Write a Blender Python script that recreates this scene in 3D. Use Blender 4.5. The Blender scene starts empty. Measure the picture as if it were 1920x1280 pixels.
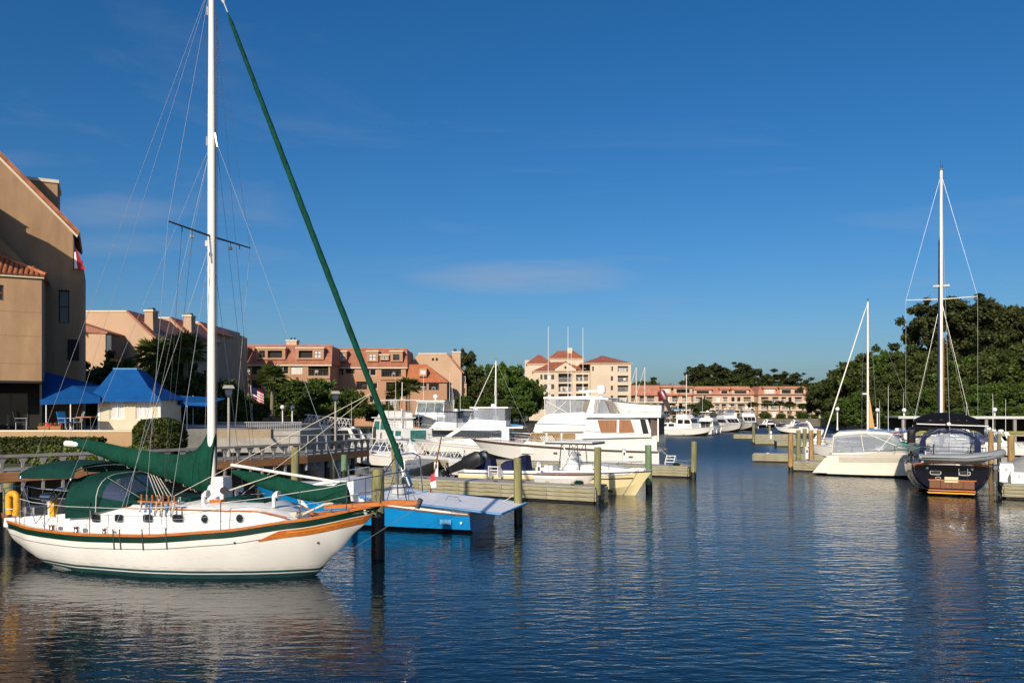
import bpy, math, random
import numpy as np
from mathutils import Vector, Matrix

random.seed(7)
R = math.radians
scene = bpy.context.scene
COL = scene.collection

# ------------------------------------------------------------------ camera
F, CH, HY = 1493.0, 4.5, 768.0            # focal length in photo pixels, eye height, horizon row
cam = bpy.data.cameras.new('camera')
cam.sensor_width = 36.0
cam.lens = 28.0
cam.shift_y = 128.0 / 1920.0
cam.clip_end = 6000
cam.clip_start = 0.1
camo = bpy.data.objects.new('camera', cam)
camo.location = (0, 0, CH)
camo.rotation_euler = (R(90), 0, 0)
COL.objects.link(camo)
scene.camera = camo

# ------------------------------------------------------------------ light
SUN_EL = R(25)
sun_h = Vector((0.315, 0.949))            # where the light travels, seen from above
world = bpy.data.worlds.new('World')
scene.world = world
world.use_nodes = True
nt = world.node_tree
for n_ in list(nt.nodes):
    nt.nodes.remove(n_)
wo = nt.nodes.new('ShaderNodeOutputWorld')
bg = nt.nodes.new('ShaderNodeBackground')
sky = nt.nodes.new('ShaderNodeTexSky')
sky.sky_type = 'NISHITA'
sky.sun_disc = False
sky.sun_elevation = SUN_EL
sky.sun_rotation = math.atan2(-sun_h.x, -sun_h.y)
sky.altitude = 0
sky.air_density = 1.0
sky.dust_density = 1.6
sky.ozone_density = 6.5
# thin high cloud wisps, laid out by direction in the sky
tc = nt.nodes.new('ShaderNodeTexCoord')
sep = nt.nodes.new('ShaderNodeSeparateXYZ')
nt.links.new(tc.outputs['Generated'], sep.inputs[0])
def wmath(op, a, b=None, clamp=False):
    m = nt.nodes.new('ShaderNodeMath'); m.operation = op; m.use_clamp = clamp
    for i, q in enumerate((a, b)):
        if q is None: continue
        if isinstance(q, (int, float)): m.inputs[i].default_value = q
        else: nt.links.new(q, m.inputs[i])
    return m.outputs[0]
zz = wmath('MAXIMUM', sep.outputs['Z'], 0.03)
cx = wmath('DIVIDE', sep.outputs['X'], zz)
cy = wmath('DIVIDE', sep.outputs['Y'], zz)
cmb = nt.nodes.new('ShaderNodeCombineXYZ')
nt.links.new(cx, cmb.inputs[0]); nt.links.new(wmath('MULTIPLY', cy, 1.5), cmb.inputs[1])
nz = nt.nodes.new('ShaderNodeTexNoise')
nz.inputs['Scale'].default_value = 0.52
nz.inputs['Detail'].default_value = 7
nz.inputs['Roughness'].default_value = 0.62
nz.inputs['Distortion'].default_value = 1.2
nt.links.new(cmb.outputs[0], nz.inputs['Vector'])
rp = nt.nodes.new('ShaderNodeValToRGB')
rp.color_ramp.elements[0].position = 0.53; rp.color_ramp.elements[0].color = (0, 0, 0, 1)
rp.color_ramp.elements[1].position = 0.80; rp.color_ramp.elements[1].color = (1, 1, 1, 1)
nt.links.new(nz.outputs['Fac'], rp.inputs[0])
# three soft banks of cloud: a long thin lens low over the channel and two wisps at left
def bank(ax, az, wx, wz):
    X = wmath('DIVIDE', sep.outputs['X'], wmath('MAXIMUM', sep.outputs['Y'], 0.02)); Z = wmath('DIVIDE', sep.outputs['Z'], wmath('MAXIMUM', sep.outputs['Y'], 0.02))
    dx_ = wmath('DIVIDE', wmath('SUBTRACT', X, ax), wx); dz_ = wmath('DIVIDE', wmath('SUBTRACT', Z, az), wz)
    r2 = wmath('ADD', wmath('MULTIPLY', dx_, dx_), wmath('MULTIPLY', dz_, dz_))
    return wmath('MULTIPLY', wmath('SUBTRACT', 1.0, r2, True), wmath('GREATER_THAN', sep.outputs['Y'], 0.02))
nb_ = nt.nodes.new('ShaderNodeTexNoise'); nb_.inputs['Scale'].default_value = 9.0; nb_.inputs['Detail'].default_value = 6
mpb = nt.nodes.new('ShaderNodeMapping'); mpb.inputs['Scale'].default_value = (1, 1, 7); nt.links.new(tc.outputs['Generated'], mpb.inputs[0]); nt.links.new(mpb.outputs[0], nb_.inputs['Vector'])
bk = wmath('ADD', wmath('MULTIPLY', bank(0.012, 0.166, 0.16, 0.024), 1.25), wmath('ADD', wmath('MULTIPLY', bank(-0.50, 0.248, 0.10, 0.026), 0.7), wmath('MULTIPLY', bank(-0.51, 0.208, 0.11, 0.018), 0.6)))
bk = wmath('MULTIPLY', bk, wmath('MULTIPLY', nb_.outputs['Fac'], 0.50))
cf = wmath('ADD', wmath('MULTIPLY', rp.outputs[0], 0.16), bk, True)
hs = nt.nodes.new('ShaderNodeHueSaturation')
hs.inputs['Saturation'].default_value = 1.2
hs.inputs['Value'].default_value = 1.0
nt.links.new(sky.outputs[0], hs.inputs['Color'])
mixc = nt.nodes.new('ShaderNodeMix'); mixc.data_type = 'RGBA'
nt.links.new(cf, mixc.inputs[0])
nt.links.new(hs.outputs[0], mixc.inputs[6])
mixc.inputs[7].default_value = (4.0, 4.3, 4.9, 1)
nt.links.new(mixc.outputs[2], bg.inputs[0])
bg.inputs[1].default_value = 0.1
nt.links.new(bg.outputs[0], wo.inputs[0])

sl = bpy.data.lights.new('sun', 'SUN')
sl.energy = 4.9
sl.angle = R(0.55)
sl.color = (1.0, 0.88, 0.72)
so = bpy.data.objects.new('sun', sl)
d = Vector((sun_h.x * math.cos(SUN_EL), sun_h.y * math.cos(SUN_EL), -math.sin(SUN_EL)))
so.rotation_euler = d.to_track_quat('-Z', 'Y').to_euler()
so.location = (-60, -180, 90)
COL.objects.link(so)
vs = scene.view_settings
vs.view_transform = 'Standard'
vs.look = 'None'
vs.exposure = 0.0
vs.gamma = 1.0
vs.use_curve_mapping = False

# ------------------------------------------------------------------ frames: real positions recovered from the photograph's perspective
def at(px, py, D):
    return Vector(((px - 960) * D / F, D, CH + (HY - py) * D / F))

class Frame:
    """An upright local frame: x along a facade or a keel, y to its left, z up."""
    def __init__(s, x, y, ang):
        s.x, s.y, s.ang = x, y, ang
        s.ex = (math.cos(ang), math.sin(ang)); s.ey = (-math.sin(ang), math.cos(ang))
    def P(s, px, py, v=0.0):
        k = (px - 960) / F
        lx = s.x + v * s.ey[0]; ly = s.y + v * s.ey[1]
        u = (k * ly - lx) / (s.ex[0] - k * s.ex[1])
        D = ly + u * s.ex[1]
        return (u, CH + (HY - py) * D / F)
    def pts(s, lst, v=0.0):
        return [s.P(a, b, v) for a, b in lst]
    def W(s, u, v):
        return (s.x + u * s.ex[0] + v * s.ey[0], s.y + u * s.ex[1] + v * s.ey[1])

# ------------------------------------------------------------------ materials
def mat(name, col, rough=0.5, metal=0.0, var=0.12, scale=3.0, bump=0.0, bscale=25.0, stretch=(1, 1, 1), coat=0.0, spec=0.5, dirt=None, bdist=0.02):
    m = bpy.data.materials.new(name); m.use_nodes = True
    t = m.node_tree; N = t.nodes; L = t.links
    p = N['Principled BSDF']
    p.inputs['Roughness'].default_value = rough
    p.inputs['Metallic'].default_value = metal
    p.inputs['Specular IOR Level'].default_value = spec
    p.inputs['Coat Weight'].default_value = coat
    c = N.new('ShaderNodeTexCoord'); mp = N.new('ShaderNodeMapping')
    mp.inputs['Scale'].default_value = stretch
    L.new(c.outputs['Object'], mp.inputs[0])
    n = N.new('ShaderNodeTexNoise'); n.inputs['Scale'].default_value = scale
    n.inputs['Detail'].default_value = 6; n.inputs['Roughness'].default_value = 0.6
    L.new(mp.outputs[0], n.inputs['Vector'])
    r = N.new('ShaderNodeValToRGB')
    e = r.color_ramp.elements
    e[0].position = 0.28; e[1].position = 0.74
    lo = dirt if dirt else tuple(max(0, q * (1 - var * 1.4)) for q in col)
    e[0].color = (*lo, 1); e[1].color = (*[min(1, q * (1 + var)) for q in col], 1)
    if dirt:
        e[0].position = 0.30; e[1].position = 0.5
    L.new(n.outputs['Fac'], r.inputs[0]); L.new(r.outputs[0], p.inputs['Base Color'])
    if bump:
        b = N.new('ShaderNodeBump'); b.inputs['Strength'].default_value = bump; b.inputs['Distance'].default_value = bdist
        n2 = N.new('ShaderNodeTexNoise'); n2.inputs['Scale'].default_value = bscale; n2.inputs['Detail'].default_value = 4
        L.new(mp.outputs[0], n2.inputs['Vector']); L.new(n2.outputs['Fac'], b.inputs['Height']); L.new(b.outputs[0], p.inputs['Normal'])
    return m

def glassmat(name, tint, alpha, rough=0.04):
    """A thin pane: part see-through, part glossy."""
    m = bpy.data.materials.new(name); m.use_nodes = True
    t = m.node_tree; N = t.nodes; L = t.links
    p = N['Principled BSDF']; o = N['Material Output']
    p.inputs['Base Color'].default_value = (*tint, 1); p.inputs['Roughness'].default_value = rough
    tr = N.new('ShaderNodeBsdfTransparent'); tr.inputs[0].default_value = (*[0.5 + 0.5 * q for q in tint], 1)
    mx = N.new('ShaderNodeMixShader'); mx.inputs[0].default_value = alpha
    n = N.new('ShaderNodeTexNoise'); n.inputs['Scale'].default_value = 4
    b = N.new('ShaderNodeBump'); b.inputs['Strength'].default_value = 0.25; b.inputs['Distance'].default_value = 0.03
    c = N.new('ShaderNodeTexCoord'); L.new(c.outputs['Object'], n.inputs['Vector'])
    L.new(n.outputs['Fac'], b.inputs['Height']); L.new(b.outputs[0], p.inputs['Normal'])
    L.new(tr.outputs[0], mx.inputs[1]); L.new(p.outputs[0], mx.inputs[2]); L.new(mx.outputs[0], o.inputs[0])
    return m

def stainmat(name, col, amount):
    m = mat(name, col, 0.7, var=0.2)
    t = m.node_tree; N = t.nodes; L = t.links
    c = N.new('ShaderNodeTexCoord'); mp = N.new('ShaderNodeMapping'); mp.inputs['Scale'].default_value = (1.6, 1, 9)
    n = N.new('ShaderNodeTexNoise'); n.inputs['Scale'].default_value = 2.5; n.inputs['Detail'].default_value = 7
    r = N.new('ShaderNodeMapRange'); r.inputs[1].default_value = 0.38; r.inputs[2].default_value = 0.75; r.inputs[3].default_value = 0; r.inputs[4].default_value = amount
    L.new(c.outputs['Object'], mp.inputs[0]); L.new(mp.outputs[0], n.inputs['Vector']); L.new(n.outputs['Fac'], r.inputs[0])
    L.new(r.outputs[0], N['Principled BSDF'].inputs['Alpha'])
    return m

def leafmat(name, a, b, scale=0.6):
    m = bpy.data.materials.new(name); m.use_nodes = True
    t = m.node_tree; N = t.nodes; L = t.links
    p = N['Principled BSDF']; p.inputs['Roughness'].default_value = 0.6
    p.inputs['Specular IOR Level'].default_value = 0.25
    c = N.new('ShaderNodeTexCoord'); n = N.new('ShaderNodeTexNoise'); n.inputs['Scale'].default_value = scale; n.inputs['Detail'].default_value = 5
    n.inputs['Roughness'].default_value = 0.75
    L.new(c.outputs['Object'], n.inputs['Vector'])
    g = N.new('ShaderNodeNewGeometry')
    ad = N.new('ShaderNodeMath'); ad.operation = 'MULTIPLY_ADD'; ad.inputs[1].default_value = 0.35
    sb = N.new('ShaderNodeMath'); sb.operation = 'SUBTRACT'; sb.inputs[1].default_value = 0.175
    L.new(n.outputs['Fac'], sb.inputs[0]); L.new(g.outputs['Random Per Island'], ad.inputs[0]); L.new(sb.outputs[0], ad.inputs[2])
    r = N.new('ShaderNodeValToRGB'); e = r.color_ramp.elements
    e[0].position = 0.3; e[0].color = (*a, 1); e[1].position = 0.72; e[1].color = (*b, 1)
    L.new(ad.outputs[0], r.inputs[0]); L.new(r.outputs[0], p.inputs['Base Color'])
    tl = N.new('ShaderNodeBsdfTranslucent'); L.new(r.outputs[0], tl.inputs[0])
    mx = N.new('ShaderNodeMixShader'); mx.inputs[0].default_value = 0.22
    L.new(p.outputs[0], mx.inputs[1]); L.new(tl.outputs[0], mx.inputs[2]); L.new(mx.outputs[0], N['Material Output'].inputs[0])
    return m

def wavemat(name, c0, c1, scale, rough=0.7, axis='X', bump=0.6, noise=3.0, dist=0.03):
    """Rows of roof tile or lap: a wave profile across one local axis."""
    m = bpy.data.materials.new(name); m.use_nodes = True
    t = m.node_tree; N = t.nodes; L = t.links
    p = N['Principled BSDF']; p.inputs['Roughness'].default_value = rough
    c = N.new('ShaderNodeTexCoord')
    w = N.new('ShaderNodeTexWave'); w.bands_direction = axis; w.inputs['Scale'].default_value = scale
    w.inputs['Distortion'].default_value = 0.4
    n = N.new('ShaderNodeTexNoise'); n.inputs['Scale'].default_value = noise; n.inputs['Detail'].default_value = 5
    L.new(c.outputs['Object'], w.inputs['Vector']); L.new(c.outputs['Object'], n.inputs['Vector'])
    r = N.new('ShaderNodeValToRGB'); e = r.color_ramp.elements
    e[0].position = 0.3; e[0].color = (*c0, 1); e[1].position = 0.7; e[1].color = (*c1, 1)
    L.new(n.outputs['Fac'], r.inputs[0]); L.new(r.outputs[0], p.inputs['Base Color'])
    b = N.new('ShaderNodeBump'); b.inputs['Strength'].default_value = bump; b.inputs['Distance'].default_value = dist
    L.new(w.outputs['Fac'], b.inputs['Height']); L.new(b.outputs[0], p.inputs['Normal'])
    return m

M = {}
M['gel'] = mat('white_gelcoat', (0.74, 0.72, 0.67), 0.22, var=0.05, scale=0.7, coat=0.3)
M['gel2'] = mat('bright_gelcoat', (0.80, 0.79, 0.76), 0.3, var=0.05, scale=0.8)
M['cream'] = mat('cream_gelcoat', (0.76, 0.71, 0.60), 0.25, var=0.05, scale=0.8, coat=0.3)
M['yellow'] = mat('pale_yellow_gelcoat', (0.78, 0.66, 0.36), 0.25, var=0.05, scale=0.8, coat=0.3)
M['tan_hull'] = mat('tan_gelcoat', (0.50, 0.46, 0.38), 0.3, var=0.06)
M['deck'] = mat('nonskid_deck', (0.62, 0.60, 0.54), 0.7, var=0.1, scale=6, bump=0.2, bscale=120)
M['dgreen'] = mat('dark_green_paint', (0.003, 0.030, 0.018), 0.3, var=0.1)
M['teal'] = mat('bottom_paint_green', (0.02, 0.075, 0.075), 0.5, var=0.3, scale=2, stretch=(1, 1, 6))
M['canvas'] = mat('green_canvas', (0.0015, 0.050, 0.029), 0.82, var=0.28, scale=2.6, bump=0.9, bscale=3.2, stretch=(1.6, 1, 0.8), bdist=0.12, spec=0.2)
M['canvas2'] = mat('dark_green_canvas', (0.0012, 0.038, 0.029), 0.82, var=0.25, scale=2.2, bump=0.8, bscale=3, bdist=0.08, spec=0.2)
M['teak'] = mat('varnished_teak', (0.50, 0.145, 0.022), 0.25, var=0.28, scale=5, stretch=(0.6, 4, 6), coat=0.5)
M['teakdk'] = mat('dark_varnished_teak', (0.17, 0.055, 0.012), 0.28, var=0.35, scale=4, stretch=(1, 4, 6), coat=0.5)
M['mast'] = mat('white_painted_spar', (0.80, 0.76, 0.68), 0.3, var=0.04)
M['steel'] = mat('stainless_steel', (0.62, 0.62, 0.60), 0.18, metal=1.0, var=0.05)
M['wire'] = mat('rigging_wire', (0.46, 0.47, 0.46), 0.35, metal=0.5, var=0.05)
M['darkwire'] = mat('dark_rigging', (0.06, 0.06, 0.07), 0.4, var=0.05)
M['rope'] = mat('cream_rope', (0.62, 0.55, 0.42), 0.9, var=0.15, scale=20)
M['black'] = mat('black_plastic', (0.012, 0.012, 0.014), 0.35, var=0.1)
M['dkgrey'] = mat('dark_grey', (0.05, 0.05, 0.055), 0.5, var=0.15)
M['grey'] = mat('mid_grey', (0.28, 0.28, 0.28), 0.6, var=0.12)
M['ltgrey'] = mat('light_grey', (0.50, 0.50, 0.49), 0.6, var=0.1)
M['tube'] = mat('grey_inflatable', (0.22, 0.24, 0.25), 0.45, var=0.1)
M['navy'] = mat('navy_canvas', (0.010, 0.016, 0.060), 0.75, var=0.2, bump=0.4, bscale=6, spec=0.2)
M['navyhull'] = mat('navy_gelcoat', (0.0022, 0.003, 0.011), 0.2, var=0.1, spec=0.15)
M['blackcanvas'] = mat('black_canvas', (0.008, 0.008, 0.012), 0.92, var=0.2, bump=0.4, bscale=5, spec=0.1)
M['bluehull'] = mat('bright_blue_paint', (0.003, 0.23, 0.56), 0.3, var=0.10, scale=1.4, coat=0.2)
M['bluetrim'] = mat('blue_trim', (0.01, 0.20, 0.48), 0.4, var=0.08)
M['blueawn'] = mat('blue_awning_canvas', (0.003, 0.078, 0.27), 0.75, var=0.14, scale=1.2, bump=0.3, bscale=4, spec=0.2)
M['orange'] = mat('yellow_buoy_vinyl', (0.75, 0.36, 0.010), 0.5, var=0.08)
M['red'] = mat('red_cloth', (0.55, 0.02, 0.03), 0.7, var=0.1)
M['redcowl'] = mat('dark_red_cowling', (0.14, 0.010, 0.016), 0.3, var=0.1)
M['white'] = mat('white_paint', (0.80, 0.79, 0.76), 0.5, var=0.05)
M['glass'] = mat('dark_glass', (0.018, 0.020, 0.022), 0.06, var=0.3, scale=0.8)
M['tealglass'] = mat('teal_glass', (0.05, 0.20, 0.18), 0.08, var=0.25, scale=2)
M['browncurtain'] = mat('brown_curtained_glass', (0.30, 0.13, 0.045), 0.12, var=0.25, scale=2.5, stretch=(6, 1, 0.4))
M['tancurtain'] = mat('tan_curtained_glass', (0.30, 0.19, 0.08), 0.12, var=0.4, scale=2.5, stretch=(4, 1, 0.5))
M['clear'] = glassmat('clear_vinyl', (0.62, 0.66, 0.72), 0.24, 0.12)
M['clear2'] = glassmat('smoky_vinyl', (0.10, 0.13, 0.22), 0.5, 0.08)
M['wetwood'] = mat('weathered_dock_wood', (0.33, 0.30, 0.19), 0.85, var=0.35, scale=3, stretch=(0.5, 3, 8), bump=0.5, bscale=14)
M['dockdeck'] = mat('dock_deck_boards', (0.36, 0.35, 0.32), 0.85, var=0.2, scale=2, stretch=(9, 0.5, 1), bump=0.4, bscale=8)
M['pile'] = mat('timber_piling', (0.23, 0.215, 0.09), 0.85, var=0.4, scale=3, stretch=(3, 3, 0.35), bump=0.8, bscale=9)
M['pilegr'] = mat('green_treated_piling', (0.14, 0.23, 0.12), 0.85, var=0.4, scale=3, stretch=(3, 3, 0.35), bump=0.8, bscale=9)
M['pilebr'] = mat('brown_piling', (0.34, 0.21, 0.08), 0.85, var=0.4, scale=3, stretch=(3, 3, 0.35), bump=0.8, bscale=9)
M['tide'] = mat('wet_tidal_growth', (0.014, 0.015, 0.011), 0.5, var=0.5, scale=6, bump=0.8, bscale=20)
M['concrete'] = mat('weathered_concrete', (0.34, 0.32, 0.28), 0.9, var=0.2, scale=1.5, bump=0.3)
M['seawall'] = mat('stained_seawall', (0.15, 0.13, 0.10), 0.9, var=0.35, scale=0.8, bump=0.4, stretch=(1, 1, 3))
M['railconc'] = mat('grey_rail_concrete', (0.25, 0.235, 0.22), 0.85, var=0.15, scale=2)
M['fascia'] = mat('brown_boardwalk_fascia', (0.34, 0.155, 0.06), 0.85, var=0.25, scale=2, stretch=(0.4, 1, 6))
M['stucco'] = mat('tan_stucco', (0.36, 0.222, 0.122), 0.92, var=0.19, scale=1.1, bump=0.35, bscale=30, stretch=(1, 1, 0.3))
M['joint'] = mat('stucco_joint', (0.24, 0.145, 0.078), 0.92)
M['stucco2'] = mat('pinkish_stucco', (0.50, 0.335, 0.215), 0.92, var=0.09, scale=0.3, bump=0.3, bscale=20)
M['stucco3'] = mat('rose_tan_stucco', (0.42, 0.235, 0.14), 0.92, var=0.10, scale=0.3, bump=0.3, bscale=20)
M['stucco4'] = mat('cream_stucco', (0.60, 0.485, 0.36), 0.92, var=0.08, scale=0.3, bump=0.3, bscale=20)
M['stucco5'] = mat('pale_peach_stucco', (0.56, 0.40, 0.29), 0.92, var=0.09, scale=0.3)
M['wallpatio'] = mat('tan_terrace_wall', (0.42, 0.27, 0.145), 0.92, var=0.08, scale=1, bump=0.3)
M['trimcream'] = mat('cream_trim', (0.66, 0.56, 0.40), 0.8, var=0.06)
M['tile'] = mat('terracotta_tile', (0.42, 0.135, 0.055), 0.75, var=0.45, scale=1.6)
M['roof'] = wavemat('terracotta_roof', (0.30, 0.10, 0.055), (0.41, 0.165, 0.095), 1.6, noise=1.2)
M['roof2'] = wavemat('red_tile_roof', (0.30, 0.09, 0.045), (0.40, 0.13, 0.065), 1.3, noise=0.8)
M['roof3'] = wavemat('orange_tile_roof', (0.40, 0.115, 0.045), (0.52, 0.185, 0.08), 1.6, noise=1.0)
M['roof4'] = wavemat('faded_tile_roof', (0.36, 0.14, 0.08), (0.48, 0.21, 0.13), 1.2, noise=0.7)
M['siding'] = mat('cream_siding_board', (0.60, 0.53, 0.38), 0.75, var=0.06, scale=2)
M['shutter'] = mat('dark_shutter', (0.05, 0.045, 0.035), 0.7, var=0.15)
M['curtain'] = mat('white_curtain', (0.62, 0.60, 0.58), 0.9, var=0.12, scale=3, stretch=(9, 1, 0.2))
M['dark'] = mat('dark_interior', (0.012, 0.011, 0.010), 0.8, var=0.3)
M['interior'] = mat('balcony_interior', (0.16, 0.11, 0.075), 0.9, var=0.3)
M['grass'] = mat('grass_and_soil', (0.045, 0.06, 0.02), 0.95, var=0.5, scale=0.7)
M['bark'] = mat('bark', (0.10, 0.075, 0.05), 0.95, var=0.35, scale=4, bump=0.6)
M['palmtrunk'] = mat('palm_trunk', (0.20, 0.16, 0.11), 0.95, var=0.3, scale=5, bump=0.6)
M['leaf'] = leafmat('live_oak_leaves', (0.022, 0.045, 0.007), (0.10, 0.145, 0.022))
M['leaf2'] = leafmat('bright_leaves', (0.030, 0.065, 0.008), (0.115, 0.185, 0.028))
M['leafdk'] = leafmat('dark_leaves', (0.016, 0.030, 0.006), (0.105, 0.125, 0.026))
M['pineleaf'] = leafmat('pine_needles', (0.018, 0.030, 0.009), (0.100, 0.112, 0.032))
M['palmleaf'] = leafmat('palm_fronds', (0.040, 0.070, 0.012), (0.17, 0.20, 0.045))
M['hedge'] = leafmat('hedge_leaves', (0.018, 0.035, 0.004), (0.085, 0.105, 0.014), 3)

# ------------------------------------------------------------------ mesh building
class MB:
    def __init__(s): s.v = []; s.f = []
    def add(s, vs, fs):
        o = len(s.v); s.v += [tuple(q) for q in vs]; s.f += [tuple(i + o for i in q) for q in fs]; return s
    def box(s, x0, x1, y0, y1, z0, z1):
        return s.add([(x0, y0, z0), (x1, y0, z0), (x1, y1, z0), (x0, y1, z0), (x0, y0, z1), (x1, y0, z1), (x1, y1, z1), (x0, y1, z1)],
                     [(0, 3, 2, 1), (4, 5, 6, 7), (0, 1, 5, 4), (1, 2, 6, 5), (2, 3, 7, 6), (3, 0, 4, 7)])
    def cyl(s, a, b, r0, r1=None, n=8, cap=True):
        a = Vector(a); b = Vector(b); r1 = r0 if r1 is None else r1
        ax = (b - a).normalized(); t = ax.orthogonal().normalized(); w = ax.cross(t)
        vs = []
        for p, r in ((a, r0), (b, r1)):
            for i in range(n):
                q = 2 * math.pi * i / n
                vs.append(p + (t * math.cos(q) + w * math.sin(q)) * r)
        fs = [(i, (i + 1) % n, n + (i + 1) % n, n + i) for i in range(n)]
        if cap: fs += [tuple(range(n - 1, -1, -1)), tuple(range(n, 2 * n))]
        return s.add(vs, fs)
    def path(s, pts, r, n=6, closed=False):
        pts = [Vector(p) for p in pts]; m = len(pts); vs = []
        prev = None
        for i, p in enumerate(pts):
            if closed: t = (pts[(i + 1) % m] - pts[i - 1]).normalized()
            else: t = (pts[min(i + 1, m - 1)] - pts[max(i - 1, 0)]).normalized()
            a = t.orthogonal().normalized() if prev is None else (prev - t * prev.dot(t)).normalized()
            prev = a; b = t.cross(a)
            rr = r[i] if isinstance(r, (list, tuple)) else r
            for k in range(n):
                q = 2 * math.pi * k / n
                vs.append(p + (a * math.cos(q) + b * math.sin(q)) * rr)
        fs = []
        for i in range(m if closed else m - 1):
            j = (i + 1) % m
            for k in range(n):
                fs.append((i * n + k, i * n + (k + 1) % n, j * n + (k + 1) % n, j * n + k))
        if not closed: fs += [tuple(range(n - 1, -1, -1)), tuple(range((m - 1) * n, m * n))]
        return s.add(vs, fs)
    def loft(s, rings, closed=True, cap=True):
        n = len(rings[0]); vs = [p for r in rings for p in r]; fs = []
        for i in range(len(rings) - 1):
            for k in range(n if closed else n - 1):
                a = i * n + k; b = i * n + (k + 1) % n
                fs.append((a, b, b + n, a + n))
        if cap and closed: fs += [tuple(range(n - 1, -1, -1)), tuple(range((len(rings) - 1) * n, len(rings) * n))]
        return s.add(vs, fs)
    def slab(s, poly, y0, y1):
        """polygon in x,z extruded from y0 to y1"""
        n = len(poly)
        vs = [(x, y0, z) for x, z in poly] + [(x, y1, z) for x, z in poly]
        fs = [tuple(range(n)), tuple(range(2 * n - 1, n - 1, -1))] + [(i, i + n, (i + 1) % n + n, (i + 1) % n) for i in range(n)]
        return s.add(vs, fs)
    def plate(s, poly, z0, z1):
        """polygon in x,y extruded from z0 to z1"""
        n = len(poly)
        vs = [(x, y, z0) for x, y in poly] + [(x, y, z1) for x, y in poly]
        fs = [tuple(range(n - 1, -1, -1)), tuple(range(n, 2 * n))] + [(i, (i + 1) % n, (i + 1) % n + n, i + n) for i in range(n)]
        return s.add(vs, fs)
    def quadthick(s, a, b, c, d, t):
        """a four-cornered sheet with thickness t"""
        a, b, c, d = [Vector(q) for q in (a, b, c, d)]
        n = (b - a).cross(d - a).normalized() * t
        return s.add([a, b, c, d, a - n, b - n, c - n, d - n], [(0, 1, 2, 3), (7, 6, 5, 4), (0, 4, 5, 1), (1, 5, 6, 2), (2, 6, 7, 3), (3, 7, 4, 0)])
    def ell(s, c, r, nu=12, nv=8, zmin=-1.0):
        rings = []
        a0 = math.asin(max(-1, min(1, zmin)))
        for j in range(nv + 1):
            t = a0 + (math.pi / 2 - a0) * j / nv
            rings.append([(c[0] + r[0] * math.cos(t) * math.cos(2 * math.pi * i / nu), c[1] + r[1] * math.cos(t) * math.sin(2 * math.pi * i / nu), c[2] + r[2] * math.sin(t)) for i in range(nu)])
        return s.loft(rings)
    def build(s, name, m, parent=None, smooth=False, label=None):
        me = bpy.data.meshes.new(name); me.from_pydata(s.v, [], s.f); me.update()
        if m is not None: me.materials.append(M[m] if isinstance(m, str) else m)
        if smooth:
            me.shade_smooth(); me.set_sharp_from_angle(angle=R(38))
        o = bpy.data.objects.new(name, me); COL.objects.link(o)
        if parent is not None: o.parent = parent
        if label: o['label'] = label
        return o

def tag(o, label=None, cat=None, group=None, kind=None):
    if label: o['label'] = label
    if cat: o['category'] = cat
    if group: o['group'] = group
    if kind: o['kind'] = kind
    return o
def thing(name, label, cat, loc=(0, 0, 0), rz=0.0, group=None):
    o = bpy.data.objects.new(name, None); COL.objects.link(o)
    o.location = loc; o.rotation_euler = (0, 0, rz); o.empty_display_size = 0.3
    return tag(o, label, cat, group)
KIDS = {}
def kids(o): return [c for c in bpy.data.objects if c.parent == o]
def copy_tree(o, parent=None, ch=None):
    c = o.copy(); COL.objects.link(c); c.parent = parent
    for k in o.children: copy_tree(k, c)
    return c
def struct(o): o['kind'] = 'structure'; return o
def lerp(a, b, t): return a + (b - a) * t
def interp(tab, u):
    if u <= tab[0][0]: return tab[0][1]
    for (a, x), (b, y) in zip(tab, tab[1:]):
        if u <= b:
            t = (u - a) / (b - a); t2 = t * t * (3 - 2 * t)
            return x + (y - x) * (0.6 * t + 0.4 * t2)
    return tab[-1][1]
def frange(a, b, n): return [a + (b - a) * i / (n - 1) for i in range(n)]
ORD = ['leftmost', 'second', 'third', 'fourth', 'fifth', 'sixth', 'seventh', 'eighth', 'ninth', 'tenth', 'eleventh', 'twelfth', 'thirteenth', 'fourteenth', 'fifteenth', 'sixteenth', 'seventeenth', 'eighteenth', 'nineteenth', 'twentieth']
def nth(i): return 'leftmost' if i == 0 else ORD[i] + ' from the left'
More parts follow.
